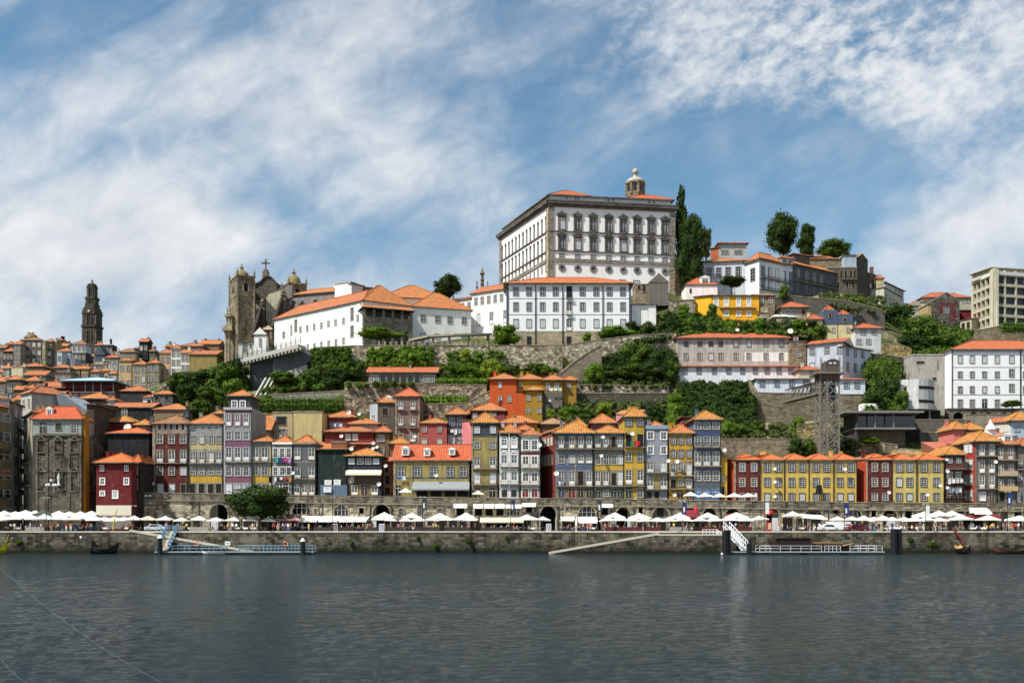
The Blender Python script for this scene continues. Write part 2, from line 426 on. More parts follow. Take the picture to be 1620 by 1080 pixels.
 for x,ya,yb_,wp in dormers:
  zt=zof(ya,Y+1.2);z0=zof(yb_,Y+1.2);X=xof(x,Y+1.2);hw=pm(wp,Y)/2;m=MB()
  m.box((X-hw,Y+.6,z0),(X+hw,Y+3.6,zt),0)
  m2=MB();roof_geo(m2,Vector((X-hw,Y+.6)),Vector((1,0)),Vector((0,1)),hw*2,3,zt,.5,.2,'gablef',th=.08)
  dm=reloc(m.build('dormer',[WHITE],root));dr=m2.build('dormer_roof',[rm,WHITE,WHITE],dm)
  fme,gme=win_mesh(hw*1.3,(zt-z0)*.75,'s',WHITE,SASH,GL[0])
  wo=link('dormer_window',fme,dm,(X,Y+.58,z0+.1));link('pane',gme,dm,(X,Y+.58,z0+.1))
 return root
def dish(root,x,y,Y,rpx=3.5):
 p=P(x,y,Y);r=pm(rpx,Y);m=MB()
 m.lathe([(r*.1,.0),(r*.6,.07),(r,.2),(r*.97,.22),(r*.55,.1),(.02,.04)],n=14)
 rot=Matrix.Rotation(PI/2-.35,3,'X')
 m.v=[tuple(rot @ Vector(q)) for q in m.v]
 m.bar((0,0,0),(0,.9,-.1),.06);m.bar((0,-.15,-r*.6),(0,-.5,.05),.04)
 o=m.build('satellite_dish',[plain('e6e2da',.5,.85,name='dish_paint')],root)
 o.matrix_parent_inverse=Matrix.Translation(-root.location);o.location=p
 return o
# foliage
def leaf_cards(m,c,r,n,s,rg,flat=1.0):
 for _ in range(n):
  z=rg.uniform(-1,1);t=rg.uniform(0,2*PI);q=math.sqrt(1-z*z);d=Vector((q*math.cos(t),q*math.sin(t),z))
  k=rg.uniform(.7,1.28);p=Vector((c[0]+d.x*r[0]*k,c[1]+d.y*r[1]*k,c[2]+d.z*r[2]*k))
  nn=(d*.8+Vector((rg.gauss(0,.75),rg.gauss(0,.75),rg.gauss(0,.75)+.2))).normalized()
  a=nn.orthogonal().normalized();a.rotate(Matrix.Rotation(rg.uniform(0,6.28),3,nn));b=nn.cross(a);e=s*rg.uniform(.6,1.3)
  m.q([p-a*e,p-b*e*.55,p+a*e,p+b*e*.55])
def core(m,c,r,rg,k=.8):
 n,h=7,4;i0=len(m.v)
 for i in range(1,h):
  ph=PI*i/h
  for j in range(n):
   t=2*PI*j/n+i;kk=k*rg.uniform(.85,1.1)
   m.v.append((c[0]+r[0]*kk*math.sin(ph)*math.cos(t),c[1]+r[1]*kk*math.sin(ph)*math.sin(t),c[2]+r[2]*kk*math.cos(ph)))
 m.v.append((c[0],c[1],c[2]+r[2]*k));m.v.append((c[0],c[1],c[2]-r[2]*k));T=i0+n*(h-1)
 for i in range(h-2):
  for j in range(n):
   a,b=i0+i*n+j,i0+i*n+(j+1)%n;m.f.append((a,a+n,b+n,b));m.m.append(0)
 for j in range(n):
  m.f.append((T,i0+j,i0+(j+1)%n));m.m.append(0)
  e=i0+(h-2)*n;m.f.append((T+1,e+(j+1)%n,e+j));m.m.append(0)
def crown_mesh(seed,kind,nb,nl,s):
 rg=random.Random(seed);m=MB()
 for i in range(nb):
  if kind =='cone':
   z=(i+.5)/nb*2-1;rr=.85*(1-(z+1)/2)**.8*.75+.06;t=rg.uniform(0,6.28)
   c=(rr*.6*math.cos(t),rr*.6*math.sin(t),z*.93);r=[rg.uniform(.22,.36)*(.5+.7*rr)]*2+[.16]
  else:
   z=rg.uniform(-.75,.75);t=rg.uniform(0,6.28);q=math.sqrt(1-z*z)*rg.uniform(.25,.8)
   if kind =='flat':z *=.6
   c=(q*math.cos(t),q*math.sin(t),z);a=rg.uniform(.26,.42);r=[a,a,a*(1.0 if kind !='flat' else .9)]
  core(m,c,r,rg,.78);leaf_cards(m,c,r,nl,s,rg)
 return m.mesh('crown',[LF[0]])
CR={'round':[crown_mesh(i,'round',26,150,.065) for i in range(4)],'flat':[crown_mesh(i+20,'flat',28,130,.06) for i in range(3)],
      'cone':[crown_mesh(i+40,'cone',20,110,.075) for i in range(2)],'big':[crown_mesh(60,'round',34,260,.05),crown_mesh(61,'round',30,260,.05)]}
CM={}
def crown(kind,mi):
 me=R.choice(CR[kind]);key=(me.name,mi)
 if key not in CM:
  c=me.copy();c.materials.clear();c.materials.append(LF[mi]);CM[key]=c
 return CM[key]
BARK=plain('4a4034',.9,.8,name='bark')
def tree(name,label,x,yb,yt,wpx,Y,kind='round',mi=0,bare=.25,cat='tree',group=None,dep=None):
 p=P(x,yb,Y);H=zof(yt,Y)-p.z;w=pm(wpx,Y)/2;zc0=H*bare;hz=(H-zc0)/2
 r=thing(name,label,cat,p,0,group);m=MB();tr=max(.12,H*.028)
 m.tube([(0,0,-1.5),(0,0,0),(.1*tr,0,zc0*.6),(0,.1,zc0+hz)],[tr*1.3,tr,tr*.85,tr*.4],7)
 for i in range(5):
  t=i*1.3+R.random();m.tube([(0,0,zc0*.7+i*.1*hz),(w*.35*math.cos(t),w*.35*math.sin(t),zc0+hz*.7),(w*.6*math.cos(t),w*.6*math.sin(t),zc0+hz*1.2)],[tr*.5,tr*.35,tr*.12],5)
 m.build('trunk',[BARK],r);ns=max(1,round(hz/w)) if kind !='cone' else 1
 for i in range(ns):
  h1=hz/ns*(1.35 if ns>1 else 1.08);zc=zc0+hz*(2*i+1)/ns;k=1.06 if ns==1 else (1.0,.92,.72,.6)[min(i,3)]
  link('crown',crown(kind,mi),r,(w*.12*math.sin(i*2.3+x)*(ns>1),0,min(zc,zc0+2*hz-h1)),R.uniform(0,6),(w*k,(dep or w)*k,h1))
 return r
def bush(label,x,yb,yt,wpx,Y,mi=0,name='bush',group=None,kind=None,cat='bush'):
 z0=zof(yb,Y);z1=zof(yt,Y);w=pm(wpx,Y)/2;h=(z1-z0)/2
 r=link(name,crown(kind or 'round',mi),None,(xof(x,Y),Y,z0+h*.9),R.uniform(0,6),(w*1.05,w*.8,h*1.1))
 return tag(r,label,cat,group)
def patch(name,label,quad,mi,n,rad=1.6,nl=60,s=.35,cat=None,kind='stuff',over=1.0):
 """leafy mass over a sloping quad given as four (x,y,Y) points: bottom-left, bottom-right, top-right, top-left"""
 q=[P(*k) for k in quad];m=MB();rg=random.Random(hash(label)%9999 if False else len(label)*37+int(quad[0][0]))
 rad *=.62;nl=int(nl*.5)
 for i in range(int(n*2.1)):
  a,b=rg.random(),rg.random()
  c=(q[0]*(1-a)+q[1]*a)*(1-b)+(q[3]*(1-a)+q[2]*a)*b
  r=rad*rg.uniform(.5,1.25);rr=(r,r*.8,r*rg.uniform(.6,1));c=c+Vector((0,rg.uniform(-.3,.5)*rad,0))
  core(m,c,rr,rg,.82);leaf_cards(m,c,rr,nl,s,rg)
 return tag(m.build(name,[LF[mi]]),label,cat,kind=kind)
def hedge(label,x0,x1,yb,yt,Y,mi=1,name='hedge',dep=1.6):
 m=MB();rg=random.Random(int(x0));A,B=P(x0,yb,Y),P(x1,yb,Y);H=zof(yt,Y)-A.z;L=(B-A).length;n=int(L/1.1)+1
 for i in range(n):
  c=A+(B-A)*((i+.5)/n);c.z +=H*.5;r=(1.0,dep*.5,H*.55*rg.uniform(.92,1.06))
  core(m,c,r,rg,.9);leaf_cards(m,c,r,110,.25,rg)
 return tag(m.build(name,[LF[mi]]),label,'hedge')
def Yfor(x,y,lo=228):
 Y=lo
 while Y<400 and YH-(ground(x,Y)-CH)*F/Y>y:Y +=1
 return Y
def rwall(name,label,pts,mat,th=.9,cat='stone wall',cope=True):
 """pts: (x, ytop, ybot, Y)"""
 m=MB();tp=[]
 for (x,yt,yb,Y) in pts:tp.append((xof(x,Y),Y,zof(yt,Y),zof(yb,Y)-1.5))
 for a,b in zip(tp,tp[1:]):
  for y_,rev in ((0,0),(th,1)):
   f=[(a[0],a[1]+y_,a[3]),(b[0],b[1]+y_,b[3]),(b[0],b[1]+y_,b[2]),(a[0],a[1]+y_,a[2])]
   m.q(f[::-1] if rev else f)
  m.q([(a[0],a[1],a[2]),(b[0],b[1],b[2]),(b[0],b[1]+th,b[2]),(a[0],a[1]+th,a[2])])
  if cope:m.bar((a[0],a[1]+th/2,a[2]+.08),(b[0],b[1]+th/2,b[2]+.08),th+.2,.2,1)
 for a,rv in ((tp[0],0),(tp[-1],1)):
  f=[(a[0],a[1]+th,a[3]),(a[0],a[1],a[3]),(a[0],a[1],a[2]),(a[0],a[1]+th,a[2])];m.q(f[::-1] if rv else f)
 return tag(m.build(name,[mat,GRAN]),label,cat)
# camera, sun, sky
cam=bpy.data.cameras.new('camera');co=bpy.data.objects.new('camera',cam);COL.objects.link(co)
co.location=(0,0,CH);co.rotation_euler=(PI/2,0,0)
cam.sensor_width=36;cam.lens=36*F/1620;cam.shift_y=(YH-540)/1620;cam.clip_start=.5;cam.clip_end=20000
S.camera=co
S.view_settings.view_transform ='Standard';S.view_settings.look ='None';S.view_settings.exposure=EXPO
S.view_settings.gamma=1
SUN=Vector((-.50,-.33,.80)).normalized()
sl=bpy.data.lights.new('sun','SUN');sl.energy=5.0;sl.angle=math.radians(.53);sl.color=(1,.95,.87)
so=bpy.data.objects.new('sun',sl);COL.objects.link(so);so.rotation_euler=SUN.to_track_quat('Z','Y').to_euler();so.location=(0,0,300)
wd=bpy.data.worlds.new('World');S.world=wd;wd.use_nodes=True;nt=wd.node_tree;nt.nodes.clear()
class W(N):
 def __init__(s,nt):s.nt=nt
w=W(nt)
sky=w.n('ShaderNodeTexSky');sky.sky_type ='NISHITA';sky.sun_disc=False
sky.sun_elevation=math.asin(SUN.z);sky.sun_rotation=math.atan2(SUN.x,SUN.y);sky.air_density=1.0;sky.dust_density=1.2;sky.ozone_density=1.6;sky.altitude=60
tc=w.n('ShaderNodeTexCoord');D=tc.outputs['Generated']
sp_=w.n('ShaderNodeSeparateXYZ');w.l(D,sp_.inputs[0])
yy=w.math('MAXIMUM',w.math('ABSOLUTE',sp_.outputs[1]),.15)
u=w.math('DIVIDE',sp_.outputs[0],yy);v=w.math('DIVIDE',sp_.outputs[2],yy)
uv=w.n('ShaderNodeCombineXYZ');w.l(u,uv.inputs[0]);w.l(v,uv.inputs[1]);UV=uv.outputs[0]
rot=w.n('ShaderNodeVectorRotate');rot.rotation_type ='Z_AXIS';w.l(UV,rot.inputs['Vector']);rot.inputs['Angle'].default_value=math.radians(-24)
st1=w.vm('MULTIPLY',rot.outputs[0],(1.0,2.1,1))
n1=w.noise(st1,3.2,7,.56,.25)
n2=w.noise(w.vm('ADD',w.vm('MULTIPLY',rot.outputs[0],(1,1.3,1)),(5,3,1)),13,5,.6,.35)
n3=w.noise(w.vm('ADD',w.vm('MULTIPLY',rot.outputs[0],(1,1.5,1)),(9,1,1)),42,4,.6,.2)
def blob(x,y,rx,ry,a,ang=0):
 o=w.vm('SUBTRACT',UV,((x-810)/F,(YH-y)/F,0))
 if ang:
  r=w.n('ShaderNodeVectorRotate');r.rotation_type ='Z_AXIS';w.l(o,r.inputs['Vector']);r.inputs['Angle'].default_value=math.radians(-ang);o=r.outputs[0]
 o=w.vm('MULTIPLY',o,(F/rx,F/ry,0));d=w.vm('LENGTH',o)
 return w.math('MULTIPLY',w.math('SMOOTH_MAX',w.math('SUBTRACT',1,d),0,.3),a)
cov=w.math('ADD',.63,0)
for b_ in SKYBLOBS:cov=w.math('ADD',cov,blob(*b_))
f=w.math('ADD',w.math('MULTIPLY',w.math('SUBTRACT',n1,.5),1.9),cov)
f=w.math('ADD',f,w.math('MULTIPLY',w.math('SUBTRACT',n2,.5),.6))
rip=blob(1330,60,620,300,1.0,-8)
f=w.math('ADD',f,w.math('MULTIPLY',w.math('MULTIPLY',w.math('SUBTRACT',n3,.5),2.1),rip))
dens=w.n('ShaderNodeMapRange');dens.interpolation_type ='SMOOTHSTEP';w.l(f,dens.inputs[0]);dens.inputs[1].default_value=.22;dens.inputs[2].default_value=1.2
hz=w.ramp(v,.36,0);hz2=w.math('MULTIPLY',w.math('POWER',w.math('MAXIMUM',hz,0),1.2),.6)
veil=w.math('MULTIPLY',w.ramp(w.noise(w.vm('ADD',w.vm('MULTIPLY',rot.outputs[0],(1,3.0,1)),(3,8,0)),3.4,8,.6,.5),.36,.74),.5)
veil=w.math('MULTIPLY',w.math('MINIMUM',w.math('MAXIMUM',veil,0),1),w.ramp(n2,.1,.75))
d0=w.math('MAXIMUM',w.math('MULTIPLY',dens.outputs[0],.93),hz2)
dd=w.math('SUBTRACT',1,w.math('MULTIPLY',w.math('SUBTRACT',1,d0),w.math('SUBTRACT',1,veil)))
shade=w.ramp(n2,.25,.75)
cc=w.mix(shade,(.60,.65,.70,1),(.97,.98,.98,1))
ccs=w.mix(w.ramp(v,.1,.5),cc,w.mix(.35,cc,(.9,.92,.95,1)))
bs=w.n('ShaderNodeBackground');bs.inputs[1].default_value=SKYST
tint=w.mix(1.0,sky.outputs[0],w.mix(w.ramp(v,.02,.32),(.72,.70,.76,1),SKYTINT),'MULTIPLY')
w.l(tint,bs.inputs[0])
bc=w.n('ShaderNodeBackground');w.l(ccs,bc.inputs[0]);bc.inputs[1].default_value=CLOUDST
mx=w.n('ShaderNodeMixShader');w.l(dd,mx.inputs[0]);w.l(bs.outputs[0],mx.inputs[1]);w.l(bc.outputs[0],mx.inputs[2])
out=w.n('ShaderNodeOutputWorld');w.l(mx.outputs[0],out.inputs[0])
# river
n=N('river_water',.1,.1);n.b.inputs['IOR'].default_value=1.33;p=n.pos()
h1=n.noise(n.vm('MULTIPLY',p,(.55,1.0,1)),2.4,5,.68,.5)
h3=n.noise(n.vm('MULTIPLY',p,(.8,1.6,1)),5.5,3,.6,.3)
n.bump(n.math('ADD',h1,n.math('MULTIPLY',h3,.35)),WATBUMP,.5)
cl=n.ramp(n.noise(n.vm('MULTIPLY',p,(.012,.03,1)),1,4,.6),.35,.7)
n.col(n.mix(cl,hexc('2c4450',.42),hexc('3a4945',.42)))
from mathutils import noise as mn
m=MB();Yr_=[8.0]
while Yr_[-1]<191.5:Yr_.append(min(191.5,Yr_[-1]*1.0085+.02))
K=560
for Y in Yr_:
 W_=.56*Y+14
 for i in range(K+1):
  x=W_*(2*i/K-1);q=Vector((x*.38,Y*.8,0));am=.8+.5*(mn.noise(Vector((x*.03,Y*.06,7)))+.5)
  m.v.append((x,Y,am*(.02*mn.noise(q)+.028*mn.noise(q*2.3)+.024*mn.noise(q*5.1))))
for j in range(len(Yr_)-1):
 for i in range(K):a_=j*(K+1)+i;m.f.append((a_,a_+1,a_+K+2,a_+K+1));m.m.append(0)
tag(m.build('river',[n.m],None,True),kind='structure')
m=MB();m.q([(-900,-60,-.35),(900,-60,-.35),(900,191.5,-.35),(-900,191.5,-.35)]);tag(m.build('outer_river',[n.m]),kind='structure')
# terrain: ground height (photo row) at a set of distances
TL=[(211.5,[(-300,838),(216,838),(224,792),(700,797),(1150,803),(1900,808)]),
      (226,[(-300,836),(212,836),(224,790),(700,796),(1150,802),(1900,806)]),
      (228,[(-300,830),(212,830),(224,780),(700,788),(1150,790),(1240,728),(1300,722),(1400,728),(1500,780),(1900,790)]),
      (236,[(-300,800),(0,800),(180,800),(235,745),(500,730),(800,735),(1000,725),(1150,722),(1300,716),(1420,722),(1530,722),(1600,730),(1900,730)]),
      (246,[(-300,740),(0,735),(230,700),(300,672),(400,658),(540,662),(620,672),(740,668),(820,690),(900,684),(1050,676),(1150,700),(1260,694),(1340,700),(1450,700),(1540,690),(1900,700)]),
      (250.5,[(-300,735),(0,728),(230,690),(300,660),(400,645),(540,640),(780,636),(860,645),(1050,650),(1150,680),(1260,682),(1340,685),(1450,690),(1620,684),(1900,680)]),
      (252,[(-300,732),(0,724),(230,686),(300,655),(400,636),(536,632),(548,606),(775,606),(785,640),(860,642),(1050,648),(1150,675),(1260,680),(1340,680),(1450,684),(1620,680),(1900,680)]),
      (256,[(-300,730),(0,720),(230,680),(300,650),(400,632),(536,626),(548,605),(775,606),(785,630),(860,640),(1000,636),(1070,640),(1150,660),(1250,670),(1330,660),(1440,668),(1620,672),(1900,672)]),
      (261.5,[(-300,722),(0,705),(230,672),(300,640),(360,622),(480,612),(560,606),(700,604),(800,606),(900,620),(1060,612),(1120,616),(1250,632),(1340,632),(1440,655),(1900,660)]),
      (264,[(-300,720),(0,700),(230,670),(300,636),(360,622),(395,634),(440,622),(488,612),(500,551),(560,549),(880,549),(892,606),(960,606),(1060,606),(1120,612),(1250,626),(1340,626),(1400,640),(1450,652),(1620,655),(1900,655)]),
      (272,[(-300,710),(0,690),(230,655),(300,620),(370,612),(395,631),(440,614),(488,602),(498,551),(560,548),(880,548),(900,560),(950,560),(1060,566),(1120,560),(1250,590),(1380,605),(1450,640),(1620,640),(1900,640)]),
      (278,[(-300,705),(0,680),(230,645),(300,605),(370,582),(382,612),(397,622),(434,606),(484,590),(494,552),(560,549),(700,548),(800,547),(900,546),(960,542),(1060,530),(1120,526),(1250,530),(1380,560),(1450,610),(1520,640),(1900,640)]),
      (292,[(-300,700),(0,675),(230,635),(300,598),(360,572),(480,552),(560,540),(700,530),(800,520),(1000,492),(1060,485),(1110,500),(1200,514),(1300,520),(1400,540),(1470,580),(1620,600),(1900,600)]),
      (306,[(-300,690),(0,670),(200,635),(300,590),(360,572),(480,545),(700,520),(800,490),(1000,462),(1060,462),(1110,468),(1200,480),(1300,495),(1400,510),(1470,545),(1620,560),(1900,560)]),
      (330,[(-300,690),(0,665),(200,625),(300,586),(370,570),(500,530),(700,505),(800,480),(1060,462),(1110,460),(1200,458),(1300,458),(1360,470),(1400,490),(1470,528),(1620,530),(1900,530)]),
      (360,[(-300,680),(0,650),(200,615),(300,590),(370,568),(500,530),(700,505),(800,480),(1100,440),(1200,430),(1300,428),(1360,450),(1400,475),(1470,528),(1620,520),(1900,520)]),
      (420,[(-300,640),(0,620),(150,608),(300,588),(370,568),(500,530),(700,505),(1100,430),(1200,415),(1280,408),(1340,412),(1400,470),(1470,520),(1900,510)]),
      (520,[(-300,590),(0,580),(150,575),(300,575),(370,562),(500,540),(1100,470),(1300,460),(1400,500),(1500,510),(1900,510)]),
      (720,[(-300,560),(0,560),(150,556),(300,560),(370,562),(600,550),(1100,520),(1500,530),(1900,530)]),
      (1100,[(-300,590),(0,590),(300,590),(1900,600)])]
def ground(x,Y):
 for (a,la),(b,lb) in zip(TL,TL[1:]):
  if Y<=b:t=max(0,(Y-a)/(b-a));return zof(lerp_list(la,x),a)*(1-t)+zof(lerp_list(lb,x),b)*t
 return zof(lerp_list(TL[-1][1],x),TL[-1][0])
n=N('hillside_soil_and_grass',.95,.1);p=n.pos()
sp2=n.n('ShaderNodeSeparateXYZ');n.l(n.nor(),sp2.inputs[0])
g1=n.mix(n.ramp(n.noise(p,.25,5,.65),.35,.65),hexc('323e1e'),hexc('555a32'))
g2=n.mix(n.ramp(n.noise(p,1.1,4,.7),.3,.7),g1,hexc('2f3a1c'))
rk=n.mix(n.ramp(n.noise(p,.9,6,.7),.4,.6),hexc('6b6352'),hexc('9c917b'))
g2=n.mix(n.ramp(n.noise(n.vm('ADD',p,(50,0,0)),.12,4,.6),.52,.66),g2,rk)
n.col(g2);n.bump(n.noise(p,1.5,5,.7),.8,.4)
m=MB();xs=list(range(-420,2060,12));ys=[]
for (a,_),(b,_) in zip(TL,TL[1:]):
 k=max(1,int(min(6,(b-a)/3.5)))
 ys +=[a+(b-a)*i/k for i in range(k)]
ys.append(TL[-1][0]);rg=random.Random(3);vs=[]
for Y in ys:
 for x in xs:vs.append((xof(x,Y),Y,ground(x,Y)+(rg.uniform(-.35,.25) if Y>228 else 0)))
nx=len(xs);m.v=vs
for j in range(len(ys)-1):
 for i in range(nx-1):m.f.append((j*nx+i,j*nx+i+1,(j+1)*nx+i+1,(j+1)*nx+i));m.m.append(0)
tag(m.build('hillside',[n.m]),kind='structure')
m=MB();e=[(-1100,1100),(1100,1100),(6000,6000),(-6000,6000)]
m.q([(-4000,1095,60),(4000,1095,60),(9000,9000,55),(-9000,9000,55)]);tag(m.build('far_ground',[n.m]),kind='structure')
# quay and its wall
QZ=4.35
QYL=[(-400,190),(2000,190)]
PAVE=stonem('a39d92','8b867c',1.2,.8,g=.35,name='quay_paving')
n=N('quay_paving',.9,.2);p=n.pos()
n.col(n.mix(n.ramp(n.noise(p,.5,5),.35,.65),hexc('9a958b',.8),hexc('7d786f',.8)))
m=MB();m.q([(-420,190.9,QZ),(420,190.9,QZ),(420,213,QZ),(-420,213,QZ)]);tag(m.build('quay_pavement',[n.m]),kind='structure')
QW=stonem('938d7a','403e32',1.1,.55,g=1.0,k=.62,name='quay_stone',damp=(1.0,2.6))
m=MB();m.box((-420,190,-3),(420,191.2,QZ-.22),0);m.box((-420,189.92,QZ-.22),(420,191.2,QZ+.02),1)
for i in range(60):
 x=R.uniform(-110,110);z=R.uniform(1.2,3.6);m.box((x,189.95,z),(x+R.uniform(.3,.9),190,z+.3),0)
tag(m.build('quay_wall',[QW,plain('cfc9ba',.8,.9,name='quay_coping')]),'long weathered stone quay wall rising from the river with a pale coping','quay wall')
for x in (170,430,745,905,1075,1480,1560):
 X=xof(x,189.9);m=MB()
 for s in (-.22,.22):m.bar((X+s,189.82,.2),(X+s,189.82,QZ+.3),.06)
 for k in range(12):m.bar((X-.22,189.82,.4+k*.33),(X+.22,189.82,.4+k*.33),.045)
 auto(m.build('wall_ladder',[plain('5d4a3c',.8,.7,name='rusty_iron')]),'rusty iron ladder on the quay wall',x,'ladder','ladders on the quay wall')
RMP=plain('c9c1b0',.85,.9,name='slipway_concrete')
def ramp(x0,y0,x1,y1,label,w=2.2):
 A,B=P(x0,y0,189.9),P(x1,y1,189.9);A.y=B.y=189.95;m=MB()
 lo=-2
 m.prism([(0,0)]*0 or [(A.x,189.95-w),(B.x,189.95-w),(B.x,189.95),(A.x,189.95)],lo,0)
 i=4
 m.v[4]=(A.x,189.95-w,A.z-.3);m.v[5]=(B.x,189.95-w,B.z-.3);m.v[6]=(B.x,189.95,B.z-.3);m.v[7]=(A.x,189.95,A.z-.3)
 m.bar((A.x,189.95-w+.2,A.z-.1),(B.x,189.95-w+.2,B.z-.1),.5,.42,1);m.bar((A.x,189.5,A.z-.2),(B.x,189.5,B.z-.2),w-.5,.2,1)
 return tag(m.build('slipway',[QW,RMP]),label,'slipway')
ramp(212,838,420,874,'pale concrete slipway sloping down right behind the left pontoon')
ramp(868,873,1040,843,'pale concrete slipway sloping up right along the middle of the quay wall')
ramp(1040,843,1145,843,'flat stone block landing at the head of the middle slipway') if False else None
m=MB();m.box((xof(1040,188),187.7,-2),(xof(1143,188),189.93,zof(847,188)),0);m.box((xof(1040,188),187.65,zof(847,188)),(xof(1143,188),189.93,zof(844.6,188)),1)
tag(m.build('landing_block',[QW,RMP]),'pale block-built landing at the upper end of the middle slipway','landing')
# arcade wall under the houses
AY=208.0
def wtop(x):return zof(lerp_list([(150,778),(230,779),(500,784),(750,787.5),(1000,789.5),(1150,792),(1400,795),(1700,798)],x),AY)
AR=stonem('c9bfa6','6f6757',.8,.42,g=.95,k=.88,name='arcade_stone')
ARW=plain('3b2a20',.7,.8,name='dark_wood')
OPS=[
 (331,361.5,796.5,841,'arch','dark'),(462,491.5,793.5,813,'arch','glaz'),(496,503,804,813,'arch','glaz'),(528,551.5,798,815,'arch','glaz'),
 (567,577,803,812,'rect','dark'),(589,618,797.5,841,'arch','dark'),(630,639.5,803,814,'arch','glaz'),(660,672.5,799,814,'rect','glaz'),
 (691.5,701.5,803,814,'arch','glaz'),(721,735.5,802,815,'rect','dark'),(750,764,802,815,'rect','dark'),(767,781,802,815,'rect','dark'),(784,798,802,815,'rect','dark'),
 (801,823,802,815,'rect','glaz'),(831,843,800,811,'rect','dark'),(854,880.5,800,841,'arch','dark'),(893.5,901,799,808,'rect','glaz'),(914,943,800,820,'arch','glaz'),
 (949,963,802,814,'rect','dark'),(974,998,802,841,'arch','dark'),(1009,1018,799.5,813,'rect','dark'),(1031,1059,802,818,'arch','wood'),(1080,1102,802,815,'arch','dark'),
 (1111,1134,803,817,'arch','dark'),(1146,1172,803.5,818,'arch','dark'),(1211,1233.5,803,841,'arch','dark'),(1270,1303,804,825,'arch','wood'),(1318,1327.5,803.5,814,'round','dark'),
 (1337,1364,805,828,'arch','glaz'),(1377,1387,805,817.5,'rect','dark'),(1395,1420,805.5,841,'arch','dark'),(1430,1444,804,824,'rect','dark'),(1452,1470,804,822,'arch','dark'),
 (1484,1495,803.5,815,'arch','glaz'),(1506,1526,804,822,'arch','wood'),(1581,1595,805.5,841,'arch','wood'),(1603,1617,804,820,'rect','wood'),(1628,1650,804,841,'arch','dark')]
aw=thing('arcade_wall','long stone arcade wall behind the quay parasols, carrying the upper terrace','arcade wall',(0,AY,QZ))
def atop(o,x):
 x0,x1,yt,yb,kind,_=o;c=(x0+x1)/2;r=(x1-x0)/2;zt=zof(yt,AY)
 if kind in ('arch','round'):
  rr=pm(r,AY);t=max(0,1-((x-c)/r)**2);return zt-rr+rr*math.sqrt(t)
 return zt
m=MB();fill=MB();cur=223.0;ENDX=1900
def strip(xa,xb,za0,zb0,za1,zb1,y=AY,mm=None,mi=0):
 (mm or m).q([(xof(xa,AY),y,za0),(xof(xb,AY),y,zb0),(xof(xb,AY),y,zb1),(xof(xa,AY),y,za1)],mi)
ring=MB();surr=[]
